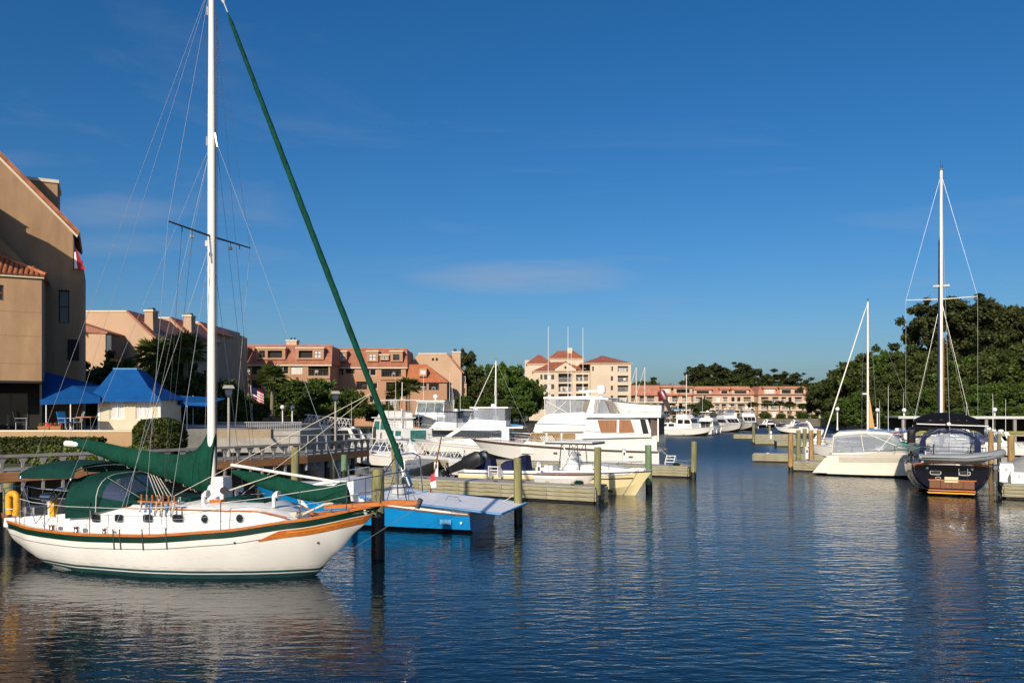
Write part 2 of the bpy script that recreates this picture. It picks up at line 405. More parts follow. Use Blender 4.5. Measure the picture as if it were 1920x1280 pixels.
# ================================================================== THE SETTING
# ---- water
def water_material():
    m = bpy.data.materials.new('harbour_water'); m.use_nodes = True
    t = m.node_tree; N = t.nodes; L = t.links
    p = N['Principled BSDF']
    p.inputs['Base Color'].default_value = (0.004, 0.013, 0.022, 1)
    p.inputs['Roughness'].default_value = 0.02
    p.inputs['IOR'].default_value = 1.42
    c = N.new('ShaderNodeTexCoord')
    def noise(scale, stretch, rot, detail, rough=0.55, dist=0.0):
        mp = N.new('ShaderNodeMapping'); mp.inputs['Scale'].default_value = stretch; mp.inputs['Rotation'].default_value = (0, 0, rot)
        n = N.new('ShaderNodeTexNoise'); n.inputs['Scale'].default_value = scale; n.inputs['Detail'].default_value = detail
        n.inputs['Roughness'].default_value = rough; n.inputs['Distortion'].default_value = dist
        L.new(c.outputs['Object'], mp.inputs[0]); L.new(mp.outputs[0], n.inputs['Vector'])
        return n.outputs['Fac']
    def mth(op, a, b):
        q = N.new('ShaderNodeMath'); q.operation = op
        for i, z in enumerate((a, b)):
            if isinstance(z, (int, float)): q.inputs[i].default_value = z
            else: L.new(z, q.inputs[i])
        return q.outputs[0]
    a = noise(3.9, (0.38, 1, 1), R(-9), 2.0, 0.5, 0.4)      # wind ripples
    b = noise(10.0, (0.45, 1, 1), R(12), 2.0, 0.5)
    s = noise(0.5, (0.5, 1, 1), R(-20), 1.0)                # slow swell
    g = noise(0.045, (0.7, 1, 1), R(15), 2.0)                # calmer and rougher patches
    gr = N.new('ShaderNodeMapRange'); gr.inputs[1].default_value = 0.35; gr.inputs[2].default_value = 0.65
    gr.inputs[3].default_value = 0.7; gr.inputs[4].default_value = 1.2
    L.new(g, gr.inputs[0])
    sp_ = N.new('ShaderNodeSeparateXYZ'); L.new(c.outputs['Object'], sp_.inputs[0])
    ex_ = N.new('ShaderNodeMapRange'); ex_.interpolation_type = 'SMOOTHSTEP'     # the open channel catches more wind than the sheltered slips
    ex_.inputs[1].default_value = -9.0; ex_.inputs[2].default_value = 4.0; ex_.inputs[3].default_value = 0.75; ex_.inputs[4].default_value = 1.55
    L.new(sp_.outputs['X'], ex_.inputs[0])
    ey_ = N.new('ShaderNodeMapRange'); ey_.interpolation_type = 'SMOOTHSTEP'     # and is roughest out in the middle of the harbour
    ey_.inputs[1].default_value = 30.0; ey_.inputs[2].default_value = 75.0; ey_.inputs[3].default_value = 1.0; ey_.inputs[4].default_value = 1.5
    L.new(sp_.outputs['Y'], ey_.inputs[0])
    es_ = N.new('ShaderNodeMapRange'); es_.interpolation_type = 'SMOOTHSTEP'     # lee of the right-hand slips
    es_.inputs[1].default_value = 8.5; es_.inputs[2].default_value = 13.0; es_.inputs[3].default_value = 1.0; es_.inputs[4].default_value = 0.5
    L.new(mth('SUBTRACT', sp_.outputs['X'], mth('MULTIPLY', sp_.outputs['Y'], 0.2)), es_.inputs[0])
    h = mth('ADD', mth('MULTIPLY', a, 0.026), mth('MULTIPLY', b, 0.006))
    h = mth('ADD', mth('MULTIPLY', mth('MULTIPLY', h, gr.outputs[0]), mth('MULTIPLY', mth('MULTIPLY', ex_.outputs[0], ey_.outputs[0]), es_.outputs[0])), mth('MULTIPLY', s, 0.035))
    rr_ = N.new('ShaderNodeMapRange'); rr_.interpolation_type = 'SMOOTHSTEP'     # ripples too fine to resolve far out act as roughness
    rr_.inputs[1].default_value = 28.0; rr_.inputs[2].default_value = 95.0; rr_.inputs[3].default_value = 0.03; rr_.inputs[4].default_value = 0.40
    L.new(mth('SUBTRACT', sp_.outputs['Y'], mth('MULTIPLY', mth('SUBTRACT', 1.0, es_.outputs[0]), 60.0)), rr_.inputs[0]); L.new(rr_.outputs[0], p.inputs['Roughness'])
    bp = N.new('ShaderNodeBump'); bp.inputs['Strength'].default_value = 1.0; bp.inputs['Distance'].default_value = 1.0
    L.new(h, bp.inputs['Height']); L.new(bp.outputs[0], p.inputs['Normal'])
    return m
M['water'] = water_material()
struct(MB().add([(-2500, -300, 0), (2500, -300, 0), (2500, 700, 0), (-2500, 700, 0)], [(0, 1, 2, 3)]).build('water', 'water'))

# ---- land: one sheet with the harbour cut out of it, quay walls down to the water
PROM = [(-62.0, -19.0), (-19.3, 30.2), (-16.5, 33.0), (-13.1, 37.3), (-10.6, 41.0), (-8.5, 47.0)]
def offs(p, q, w):
    d = (Vector(q) - Vector(p)).normalized(); return Vector((-d.y, d.x)) * w
PB = []
for i, p in enumerate(PROM):
    a = PROM[max(i - 1, 0)]; b = PROM[min(i + 1, len(PROM) - 1)]
    o = offs(a, b, 2.6); PB.append((p[0] + o.x, p[1] + o.y))
SHORE = PB[:-1] + [(-15.3, 52.0), (-21.4, 80.0), (-17.4, 100.0), (3.5, 132.0), (24.0, 167.0), (66.0, 217.0), (84.0, 217.0), (56.0, 130.0), (52.0, 116.0), (66.0, 101.0), (120.0, 82.0), (300.0, 30.0)]
LZ = 1.95
land = SHORE + [(2500, 30), (2500, 3000), (-2500, 3000), (-2500, -19)]
struct(MB().add([(x, y, LZ) for x, y in land], [tuple(range(len(land)))]).build('ground', 'grass'))
sw = MB()
for (x0, y0), (x1, y1) in zip(SHORE, SHORE[1:]):
    sw.quadthick((x0, y0, LZ + 0.12), (x1, y1, LZ + 0.12), (x1, y1, -1.2), (x0, y0, -1.2), -0.35)
struct(sw.build('seawall', 'seawall'))

# ---- promenade on piles with its concrete balustrade
PZ = 2.14
pl = MB(); fa = []
poly = PROM + PB[::-1]
pl.plate(poly, PZ - 0.16, PZ)
prom = struct(pl.build('promenade', 'concrete'))
for (a, b) in list(zip(PROM, PROM[1:])):
    A = Vector((*a, 0)); B = Vector((*b, 0)); n = Vector((B - A)).normalized(); o = Vector((n.y, -n.x, 0)) * 0.03
    f = MB().quadthick(A + o + Vector((0, 0, PZ - 0.02)), B + o + Vector((0, 0, PZ - 0.02)), B + o + Vector((0, 0, PZ - 0.38)), A + o + Vector((0, 0, PZ - 0.38)), 0.06)
    f.build('fascia_board', 'fascia', prom)
def along(pts, step, start=0.0):
    out = []; acc = start
    for a, b in zip(pts, pts[1:]):
        A = Vector(a); B = Vector(b); L_ = (B - A).length; d_ = (B - A) / L_
        while acc < L_:
            out.append((A + d_ * acc, math.atan2(d_.y, d_.x))); acc += step
        acc -= L_
    return out
bal = thing('balustrade', 'grey concrete balustrade with flared posts along the promenade behind the green sailboat', 'railing', (-19.3, 30.2, PZ))
def rel(p, z): return (p[0] + 19.3, p[1] - 30.2, z - PZ)
post_mesh = None
vis = [q for q in along(PROM, 0.70) if q[0].y > 22]
for q, an in vis:
    if post_mesh is None:
        b = MB().box(-0.045, 0.045, -0.06, 0.06, -0.75, 0.52)
        b.loft([[(-0.045, -0.06, 0.30), (0.045, -0.06, 0.30), (0.045, 0.06, 0.30), (-0.045, 0.06, 0.30)], [(-0.16, -0.062, 0.545), (0.16, -0.062, 0.545), (0.16, 0.062, 0.545), (-0.16, 0.062, 0.545)]])
        o = b.build('post', 'railconc', bal); post_mesh = o.data
    else:
        o = bpy.data.objects.new('post', post_mesh); COL.objects.link(o); o.parent = bal
    o.location = rel((q.x, q.y), PZ); o.rotation_euler = (0, 0, an)
for nm, z, w, h in (('top_rail', 0.60, 0.10, 0.055), ('middle_rail', 0.13, 0.05, 0.035)):
    b = MB()
    for p, q in zip(PROM, PROM[1:]):
        if q[1] < 0: continue
        A = Vector(rel(p, PZ + z)); B = Vector(rel(q, PZ + z)); n = (B - A).normalized(); s = Vector((-n.y, n.x, 0)) * w
        b.add([A - s + Vector((0, 0, -h)), A + s + Vector((0, 0, -h)), A + s + Vector((0, 0, h)), A - s + Vector((0, 0, h)), B - s + Vector((0, 0, -h)), B + s + Vector((0, 0, -h)), B + s + Vector((0, 0, h)), B - s + Vector((0, 0, h))],
              [(0, 1, 2, 3), (7, 6, 5, 4), (0, 4, 5, 1), (1, 5, 6, 2), (2, 6, 7, 3), (3, 7, 4, 0)])
    b.build(nm, 'railconc', bal)
pm = None
for q, an in [z for z in along(PROM, 2.6, 1.0) if z[0].y > 24]:
    if pm is None:
        o = MB().cyl((0, 0, -1.5), (0, 0, PZ - 0.17), 0.17, 0.16, 10).build('pier_leg', 'tide', prom, True); pm = o.data
    else:
        o = bpy.data.objects.new('pier_leg', pm); COL.objects.link(o); o.parent = prom
    s = Vector((-math.sin(an), math.cos(an))) * 0.35
    o.location = (q.x + s.x, q.y + s.y, 0)

# ---- terrace with its retaining wall, hedge and planter wall
TZ = 3.46
struct(MB().plate([(-80, 41.3), (-19.3, 41.3), (-16.0, 44.5), (-16.0, 66), (-80, 66)], LZ - 0.5, TZ - 0.07).build('terrace', 'concrete'))
tw = thing('terrace_wall', 'low tan stucco terrace wall below the blue canopy kiosk', 'wall', (-19.3, 41, LZ))
MB().box(-60, 0, -0.02, 0.26, -0.3, TZ - LZ - 0.10).build('wall_body', 'wallpatio', tw)
MB().box(-60, 0.04, -0.06, 0.30, TZ - LZ - 0.10, TZ - LZ).build('coping', 'trimcream', tw)
w2 = thing('planter_wall', 'tan planter wall with a pale sloping apron behind the green mast', 'wall', (at(400, 0, 44).x, 44, LZ))
wl = at(508, 0, 44).x - at(400, 0, 44).x
MB().box(0, wl, 0, 0.5, 1.0, 1.48).build('upper_course', mat('shaded_planter_stucco', (0.30, 0.235, 0.155), 0.9, var=0.1), w2)  # darker brown here paints the shade on the upper course
MB().slab([(0, 0.2), (wl + 0.75, 0.2), (wl + 0.02, 1.0), (0, 1.0)], -0.12, 0.45).build('apron', 'concrete', w2)

# ================================================================== BUILDINGS
def facade(root, u0, u1, z0, z1, holes, depth, m, name='wall', v=0.0, body=True):
    """A wall with real openings; holes are (u0,u1,z0,z1,reveal)."""
    us = sorted({u0, u1, *[h[0] for h in holes], *[h[1] for h in holes]}); zs = sorted({z0, z1, *[h[2] for h in holes], *[h[3] for h in holes]})
    us = [q for q in us if u0 <= q <= u1]; zs = [q for q in zs if z0 <= q <= z1]
    b = MB()
    for a, c in zip(us, us[1:]):
        for e, g in zip(zs, zs[1:]):
            mu, mz = (a + c) / 2, (e + g) / 2
            if any(h[0] < mu < h[1] and h[2] < mz < h[3] for h in holes): continue
            b.add([(a, v, e), (c, v, e), (c, v, g), (a, v, g)], [(0, 1, 2, 3)])
    for h in holes:
        a, c, e, g, r = h[:5]
        b.add([(a, v, e), (c, v, e), (c, v, g), (a, v, g), (a, v + r, e), (c, v + r, e), (c, v + r, g), (a, v + r, g)], [(0, 4, 5, 1), (1, 5, 6, 2), (2, 6, 7, 3), (3, 7, 4, 0)])
    if body:
        b.add([(u0, v, z0), (u1, v, z0), (u1, v + depth, z0), (u0, v + depth, z0), (u0, v, z1), (u1, v, z1), (u1, v + depth, z1), (u0, v + depth, z1)], [(1, 2, 6, 5), (2, 3, 7, 6), (3, 0, 4, 7), (4, 5, 6, 7)])
    return b.build(name, m, root)

def window(root, u0, u1, z0, z1, v, glass='glass', frame='trimcream', nx=2, nz=1, t=0.07, name='window'):
    w = MB().box(u0, u1, v, v + 0.05, z0, z1).build(name, glass, root)
    b = MB(); f = v - 0.035
    for i in range(nx + 1):
        x = lerp(u0 + t / 2, u1 - t / 2, i / nx); b.box(x - t / 2, x + t / 2, f, v - 0.002, z0, z1)
    for i in range(nz + 1):
        z = lerp(z0 + t / 2, z1 - t / 2, i / nz); b.box(u0, u1, f - 0.004, v - 0.006, z - t / 2, z + t / 2)
    if root.parent is None: b.build('frame', frame, w)
    return w

def balcony(root, u0, u1, z0, z1, v, dep, solid=False, rail='shutter', glass='glass'):
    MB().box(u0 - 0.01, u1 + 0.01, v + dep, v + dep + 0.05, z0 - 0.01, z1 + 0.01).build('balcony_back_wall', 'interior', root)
    m_ = u0 + (u1 - u0) * random.uniform(0.08, 0.2); k_ = u1 - (u1 - u0) * random.uniform(0.08, 0.3)
    window(root, m_, k_, z0 + 0.02, z1 - 0.35, v + dep - 0.08, random.choice([glass, 'curtain', glass]), 'shutter', 3, 1, 0.08, 'balcony_door')
    if solid: return
    b = MB(); h = 1.0
    n = max(4, int((u1 - u0) / 0.22))
    for i in range(n + 1):
        x = lerp(u0 + 0.03, u1 - 0.03, i / n); b.box(x - 0.022, x + 0.022, v + 0.02, v + 0.06, z0, z0 + h - 0.05)
    b.box(u0 + 0.004, u1 - 0.004, v + 0.01, v + 0.08, z0 + h - 0.05, z0 + h)
    b.build('railing', rail, root)
    # furniture on the balcony
    if random.random() < 0.8:
        x = lerp(u0, u1, random.uniform(0.25, 0.6)); q = MB()
        q.box(x, x + 0.5, v + 0.5, v + 0.95, z0 + 0.4, z0 + 0.46).box(x, x + 0.5, v + 0.92, v + 0.97, z0 + 0.4, z0 + 0.95)
        for dx in (0.0, 0.46):
            for dy in (0.5, 0.91): q.box(x + dx, x + dx + 0.04, v + dy, v + dy + 0.04, z0, z0 + 0.4)
        q.build('balcony_chair', random.choice(['white', 'shutter', 'ltgrey']), root)

def opening(fr, r, rev, v=0.0):
    """photo rectangle on the facade plane -> local hole"""
    (a, z1) = fr.P(r[0], r[1], v); (b, z0) = fr.P(r[2], r[3], v)
    return (a, b, z0, z1, rev)

def ring_roof(root, rings, m, name='roof', cap=True):
    return MB().loft(rings, True, cap).build(name, m, root)
def hip(root, u0, u1, v0, v1, z0, rise, inset_u, m, name='roof', over=0.35):
    u0 -= over; u1 += over; v0 -= over; v1 += over
    vm = (v0 + v1) / 2
    b = MB().add([(u0, v0, z0), (u1, v0, z0), (u1, v1, z0), (u0, v1, z0), (u0 + inset_u[0], vm, z0 + rise), (u1 - inset_u[1], vm, z0 + rise)],
                 [(0, 1, 5, 4), (1, 2, 5), (2, 3, 4, 5), (3, 0, 4), (3, 2, 1, 0)])
    o = b.build(name, m, root)
    MB().box(u0 + 0.02, u1 - 0.02, v0 + 0.02, v1 - 0.02, z0 - 0.16, z0 - 0.004).build('eave', 'trimcream', root)
    return o

# ---------- tan buildings at the left edge, turned 27 degrees to the view
TA = R(27)
tf = Frame(-24.8, 42.0, TA)
T = thing('stucco_house', 'tan stucco block with a hipped tile roof, cut by the left picture edge', 'building', (-24.8, 42.0, LZ), TA)
zb = 6.02 - LZ; zt = 11.5 - LZ
facade(T, -14, 0, zb, zt, [(-2.15, -1.70, 10.15 - LZ, 10.95 - LZ, 0.2)], 3.0, 'stucco')
window(T, -2.15, -1.70, 10.15 - LZ, 10.95 - LZ, 0.19, 'glass', 'teakdk', 2, 2, 0.06)
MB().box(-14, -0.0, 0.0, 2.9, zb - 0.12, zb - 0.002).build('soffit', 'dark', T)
facade(T, -14, -0.1, TZ - LZ, zb - 0.12, [], 0.3, 'dark', 'porch_wall', 2.5)  # near-black soffit and walls put the porch's shade into the colour
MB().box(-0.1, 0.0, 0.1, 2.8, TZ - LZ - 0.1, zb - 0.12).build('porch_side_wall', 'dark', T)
MB().box(-3.76, -3.44, 0.12, 0.44, TZ - LZ - 0.1, zb - 0.12).build('porch_post', 'stucco', T)
window(T, -3.2, -0.8, TZ - LZ + 0.2, zb - 0.6, 2.48, 'glass', 'dkgrey', 3, 1, 0.06, 'porch_window')
MB().box(-14.2, 0.12, -0.14, 0.1, zt - 0.10, zt + 0.02).build('cornice', 'trimcream', T)
for zj in (6.9, 8.35, 9.6):
    MB().box(-14, 0.004, -0.006, 0.002, zj - LZ, zj - LZ + 0.022).build('control_joint', M['joint'], T)
MB().cyl((-2.9, -0.06, zb), (-2.9, -0.06, zt - 0.1), 0.05, n=8).build('downpipe', 'trimcream', T)
SL = 0.53
rt = 7.0
rz0 = zt + 0.03
MB().add([(-14, -0.2, rz0), (0.22, -0.2, rz0), (0.22, 13.8, rz0), (-14, 13.8, rz0), (0.22 - rt, -0.2 + rt, rz0 + SL * rt), (-14, -0.2 + rt, rz0 + SL * rt)],
         [(0, 1, 4, 5), (1, 2, 4), (2, 3, 5, 4), (0, 3, 2, 1)]).build('roof', 'tile', T)
# barrel tiles on the roof face in view
tile_mesh = None
ln = 0.42; ang = math.atan(SL)
for c in range(13):
    ux = 0.05 - c * 0.245
    for r_ in range(12):
        if r_ * 0.37 + 0.02 > 0.22 - ux + 0.25 + 0: pass
        yv = -0.24 + r_ * 0.37
        if (0.22 - ux) < (yv + 0.2) - 0.05: continue          # beyond the hip
        if tile_mesh is None:
            b = MB(); ra, rb = [], []
            for k in range(7):
                q = math.pi * k / 6
                ra.append((math.cos(q) * 0.105, 0.0, math.sin(q) * 0.085)); rb.append((math.cos(q) * 0.088, ln, math.sin(q) * 0.070))
            b.loft([ra, rb], True, True)
            o = b.build('tile', 'tile', T); tile_mesh = o.data
        else:
            o = bpy.data.objects.new('tile', tile_mesh); COL.objects.link(o); o.parent = T
        o.location = (ux + random.uniform(-0.008, 0.008), yv, rz0 + SL * (yv + 0.2) + 0.012)
        o.rotation_euler = (ang + 0.02, random.uniform(-0.03, 0.03), random.uniform(-0.02, 0.02))
hp = MB()
for k in range(11):
    a = Vector((0.22 - k * 0.4, -0.2 + k * 0.4, rz0 + SL * k * 0.4 + 0.05)); bb = Vector((0.22 - (k + 1) * 0.4 - 0.05, -0.2 + (k + 1) * 0.4 + 0.05, rz0 + SL * (k + 1) * 0.4 + 0.10))
    hp.cyl(a, bb, 0.12, 0.095, 8)
hp.build('hip_tiles', 'tile', T, True)
MB().slab([(-14, rz0 - 0.1), (0, rz0 - 0.1), (-2, rz0 + 2.2), (-14, rz0 + 2.2)], 2.6, 3.0).build('back_wall', 'stucco', T)

# unseen wing added left of view; its slab throws the slanting shadow
T2 = thing('unseen_shadow_wing', 'unseen tan stucco wing added beyond the left picture edge to shade the gable', 'building', (*tf.W(-4.3, 0.0), LZ), TA)
MB().slab([(1.1, 13.3 - LZ), (1.1, 16.1 - LZ), (-10, 16.1 + 4.8 - LZ), (-10, 13.3 + 6.0 - LZ)], -1.9, 0.05).build('shadow_caster_slab', 'stucco', T2)  # slab added and shaped to cast the slanting shadow on the gable
facade(T2, -12, 0, TZ - LZ, 16.9 - LZ, [], 2.9, 'stucco')
MB().add([(-12, -0.1, 16.9 - LZ), (0.1, -0.1, 16.9 - LZ), (0.1, 13, 16.9 - LZ), (-12, 13, 16.9 - LZ), (-6.4, 6.4, 16.9 + SL * 6.5 - LZ), (-12, 6.4, 16.9 + SL * 6.5 - LZ)], [(0, 1, 4, 5), (1, 2, 4), (2, 3, 5, 4), (0, 3, 2, 1)]).build('roof', 'roof', T2)

# gabled house behind
gx, gy = tf.W(0, 3.3)
gf = Frame(gx, gy, TA)
G = thing('gabled_house', 'tall tan stucco gable wall half in shadow, flag at its right corner', 'building', (gx, gy, LZ), TA)
g0 = gf.P(137, 437); g1 = gf.P(0, 297)
sl_ = (g1[1] - g0[1]) / (g1[0] - g0[0])
ul = -4.4; zl = g0[1] + sl_ * (ul - g0[0])
ur = g0[0]
h1 = opening(gf, (110, 543, 130, 606), 0.3); h2 = opening(gf, (127, 636, 152, 676), 0.3)
def rl(h): return (h[0], h[1], h[2] - LZ, h[3] - LZ, h[4])
h1 = rl(h1)
facade(G, ul, ur, TZ - LZ, g0[1] - LZ, [h1], 6.5, 'stucco', body=True)
window(G, *h1[:4], 0.28, 'glass', 'shutter', 1, 2, 0.06)
MB().slab([(ul, g0[1] - LZ + 0.002), (ur, g0[1] - LZ + 0.002), (ul, zl - LZ)], 0.0, 6.5).build('gable', 'stucco', G)
MB().slab([(ul - 0.01, TZ - LZ), (ul - 0.01, zl - LZ), (2 * ul - ur, g0[1] - LZ), (2 * ul - ur, TZ - LZ)], 0.0, 6.5).build('far_gable', 'stucco', G)
n_ = Vector((zl - g0[1], 0, ur - ul)).normalized()
MB().slab([(ur + 0.30, g0[1] - LZ - 0.12), (ul, zl - LZ + 0.07), (ul, zl - LZ + 0.33), (ur + 0.34, g0[1] - LZ + 0.14)], -0.14, 6.6).build('tile_roof', 'tile', G)
MB().slab([(ur + 0.20, g0[1] - LZ - 0.24), (ul, zl - LZ - 0.12), (ul, zl - LZ + 0.05), (ur + 0.26, g0[1] - LZ - 0.13)], -0.08, 0.10).build('verge_board', 'trimcream', G)
e1 = gf.P(155, 489)
h2 = rl(h2)
facade(G, ur + 0.002, e1[0], TZ - LZ, e1[1] - LZ, [], 8.0, 'stucco', 'side_wing', 0.02)
MB().box(h2[0], h2[1] - 0.1, -0.05, 0.06, h2[2], h2[3]).build('vent_louvre', 'dark', G)
c0 = gf.P(38, 330, 3.0); c1 = gf.P(108, 338, 3.0)
MB().box(c0[0], c1[0], 3.0, 6.0, 9, c0[1] - LZ - 0.2).build('chimney_block', 'stucco', G)
MB().box(c0[0] - 0.08, c1[0] + 0.08, 2.92, 6.08, c0[1] - LZ - 0.2, c0[1] - LZ).build('chimney_cap', 'trimcream', G)

# flag hanging at the corner of the gable
fl = thing('hanging_flag', 'red, white and navy flag hanging from a short pole on the gable corner', 'flag', (*gf.W(ur + 0.05, -0.25), gf.P(137, 505)[1]), TA)
MB().cyl((0, 0, -0.1), (0.0, 0, 1.75), 0.03, 0.02).build('pole', 'dkgrey', fl)
for nm, zz0, zz1, mm in (('navy_field', 0.95, 1.35, 'navy'), ('white_stripe', 0.02, 0.95, 'white')):
    rr = []
    for i in range(6):
        t = i / 5; z = lerp(zz0, zz1, t); w = lerp(0.45, 0.06, (z / 1.4))
        rr.append([(0.03 + w * (0.0 if nm == 'navy_field' else 0.0), -0.02, z), (0.03 + w * 0.35, -0.06, z), (0.03 + w * 0.35, -0.03, z), (0.03, 0.01, z)])
    MB().loft(rr).build(nm, mm, fl)
rr = []
for i in range(7):
    z = lerp(0.0, 1.25, i / 6); w = lerp(0.55, 0.05, i / 6)
    rr.append([(0.035 + w * 0.35, -0.07, z), (0.035 + w, -0.02, z), (0.035 + w, 0.02, z), (0.035 + w * 0.36, -0.03, z)])
MB().loft(rr).build('red_field', 'red', fl)

# blue awning and canvas kiosk
af = Frame(*tf.W(0.0, 1.3), TA)
A_ = thing('awning', 'bright blue sloping canvas awning between the tan block and the kiosk', 'awning', (af.x, af.y, TZ), TA)
def p3(fr, px, py, v): u, z = fr.P(px, py, v); return (u, v, z - TZ)
af2 = Frame(af.x, af.y, TA)
a1 = p3(af2, 77, 695, 1.5); a2 = p3(af2, 186, 722, 1.5); a3 = p3(af2, 188, 745, -1.2); a4 = p3(af2, 75, 748, -1.2)
MB().quadthick(a4, a3, a2, a1, 0.03).build('canopy', 'blueawn', A_)
v1_ = (a4[0], a4[1] - 0.004, a4[2] - 0.3); v2_ = (a3[0], a3[1] - 0.004, a3[2] - 0.3)
MB().quadthick(v1_, v2_, (a3[0], a3[1] - 0.004, a3[2] - 0.01), (a4[0], a4[1] - 0.004, a4[2] - 0.01), 0.02).build('valance', 'blueawn', A_)
for k in (0.1, 0.5):
    x = lerp(a4[0], a3[0], k); MB().cyl((x, -1.15, 0), (x, -1.15, a4[2] - 0.05), 0.03).build('pole', 'white', A_)

KD = 44.0
kf = Frame(at(186, 0, KD).x, KD, R(4))
K = thing('kiosk', 'cream siding kiosk under a blue hipped canvas roof with two white curtained windows', 'kiosk', (kf.x, kf.y, TZ - 0.06), R(4))
kw = kf.P(300, 700)[0]; kz = kf.P(186, 750)[1] - TZ + 0.06; kb = 0.0
ws = []
for r in ((207, 750, 233, 785), (256, 750, 284, 785)):
    h = opening(kf, r, 0.1); ws.append((h[0], h[1], h[2] - TZ + 0.06, kz - 0.03, 0.08))
facade(K, 0, kw, kb, kz, ws, 3.4, 'siding')
for h in ws:
    window(K, *h[:4], 0.07, 'curtain', 'white', 2, 1, 0.05)
nb = 14
for i in range(nb):
    z0 = lerp(0.0, kz, i / nb); z1 = lerp(0.0, kz, (i + 1) / nb)
    segs = [(0, kw)] if z1 < ws[0][2] + 0.02 else [(0, ws[0][0] - 0.04), (ws[0][1] + 0.04, ws[1][0] - 0.04), (ws[1][1] + 0.04, kw)]
    for a, b in segs:
        MB().add([(a, -0.03, z0), (b, -0.03, z0), (b, -0.008, z1), (a, -0.008, z1), (a, -0.001, z0), (b, -0.001, z0), (b, -0.001, z1), (a, -0.001, z1)],
                 [(0, 1, 2, 3), (0, 4, 5, 1), (0, 3, 7, 4), (1, 5, 6, 2)]).build('siding_board', 'siding', K)
MB().box(-0.05, 0.06, -0.05, 0.05, 0, kz).build('corner_board', 'white', K)
MB().box(kw - 0.06, kw + 0.05, -0.05, 0.05, 0, kz).build('corner_board', 'white', K)
rz = kf.P(200, 692, 1.6)[1] - TZ + 0.06
tl_ = kf.P(214, 700, 1.2)[0]; tr_ = kf.P(257, 700, 1.2)[0]
kr = MB().loft([[(-0.55, -0.55, kz + 0.02), (kw + 0.25, -0.55, kz + 0.02), (kw + 0.25, 3.9, kz + 0.02), (-0.55, 3.9, kz + 0.02)],
                [(lerp(-0.55, tl_, 0.5), 0.25, lerp(kz, rz, 0.42)), (lerp(kw + 0.25, tr_, 0.5), 0.25, lerp(kz, rz, 0.42)), (lerp(kw, tr_, 0.5), 3.0, lerp(kz, rz, 0.42)), (lerp(-0.5, tl_, 0.5), 3.0, lerp(kz, rz, 0.42))],
                [(tl_, 1.15, rz), (tr_, 1.15, rz), (tr_, 2.2, rz), (tl_, 2.2, rz)]]).build('canvas_roof', 'blueawn', K)
MB().box(tl_ - 0.03, tr_ + 0.03, 1.12, 1.18, rz - 0.06, rz + 0.05).build('ridge_band', 'bluetrim', K)
b = MB()
n = 22
for i in range(n):
    x0 = lerp(-0.55, kw + 0.25, i / n); x1 = lerp(-0.55, kw + 0.25, (i + 1) / n)
    b.slab([(x0, kz + 0.02), (x0, kz - 0.06), ((x0 + x1) / 2, kz - 0.12), (x1, kz - 0.06), (x1, kz + 0.02)], -0.57, -0.552)
b.build('scalloped_valance', 'blueawn', K)

# small far awning and the patio furniture
u_ = thing('patio_umbrella', 'small bright blue market umbrella beside the green mast', 'umbrella', at(362, 806, 50))
u_.location.z = TZ - 0.07
MB().cyl((0, 0, 0), (0, 0, 2.0), 0.03).build('pole', 'white', u_)
b = MB(); ring = [(1.0 * math.cos(q * math.pi / 4), 1.0 * math.sin(q * math.pi / 4), 1.25) for q in range(8)]
b.loft([ring, [(0.03 * math.cos(q * math.pi / 4), 0.03 * math.sin(q * math.pi / 4), 1.95) for q in range(8)]], True, True); b.build('canopy', 'blueawn', u_)
a5 = thing('low_awning', 'long low navy blue awning running right from the kiosk roof', 'awning', (at(300, 0, 47).x, 47, TZ))
x1 = at(400, 0, 47).x - at(300, 0, 47).x
MB().quadthick((0, 0, 1.55), (x1, 0, 1.45), (x1, 2.0, 1.75), (0, 2.0, 1.95), 0.04).build('canopy', 'blueawn', a5)
MB().quadthick((0, 0.0, 1.34), (x1, 0.0, 1.25), (x1, -0.0, 1.44), (0, -0.0, 1.54), 0.02).build('valance', 'blueawn', a5)
for k in (0.03, 0.5, 0.97): MB().cyl((x1 * k, 0.06, -0.07), (x1 * k, 0.06, 1.4), 0.03).build('pole', 'white', a5)

def chair(px, D, rz, m, label, group='patio chairs'):
    p = at(px, 0, D)
    c = thing('patio_chair', label, 'chair', (p.x, D, TZ - 0.07), rz, group)
    MB().box(-0.26, 0.26, -0.26, 0.26, 0.42, 0.47).build('seat', m, c)
    MB().quadthick((-0.26, 0.24, 0.47), (0.26, 0.24, 0.47), (0.26, 0.38, 1.02), (-0.26, 0.38, 1.02), 0.03).build('backrest', m, c)
    for sx in (-1, 1):
        for sy in (-1, 1):
            MB().cyl((sx * 0.25, sy * 0.24, 0), (sx * 0.25, sy * 0.24, 0.44), 0.018, n=5).build('leg', 'ltgrey', c)
        MB().path([(sx * 0.27, -0.24, 0.45), (sx * 0.27, -0.24, 0.66), (sx * 0.27, 0.28, 0.66)], 0.016, 5).build('armrest', 'ltgrey', c)
chair(124, 42.6, R(70), 'bluetrim', 'bright blue sling chair on the terrace under the awning')
chair(142, 43.2, R(-50), 'grey', 'grey sling chair next to the blue chair under the awning')
chair(40, 42.6, R(120), 'dkgrey', 'dark round-backed chair in front of the tan block porch')
tb = thing('patio_table', 'small square patio table with a red checked cloth by the kiosk', 'table', (at(164, 0, 43).x, 43, TZ - 0.07))
MB().box(-0.42, 0.42, -0.42, 0.42, 0.70, 0.74).build('tabletop', 'wallpatio', tb)
MB().box(-0.44, 0.44, -0.44, 0.44, 0.742, 0.75).build('tablecloth', 'red', tb)
for sx in (-1, 1):
    for sy in (-1, 1): MB().cyl((sx * 0.36, sy * 0.36, 0), (sx * 0.36, sy * 0.36, 0.70), 0.022, n=5).build('leg', 'dkgrey', tb)
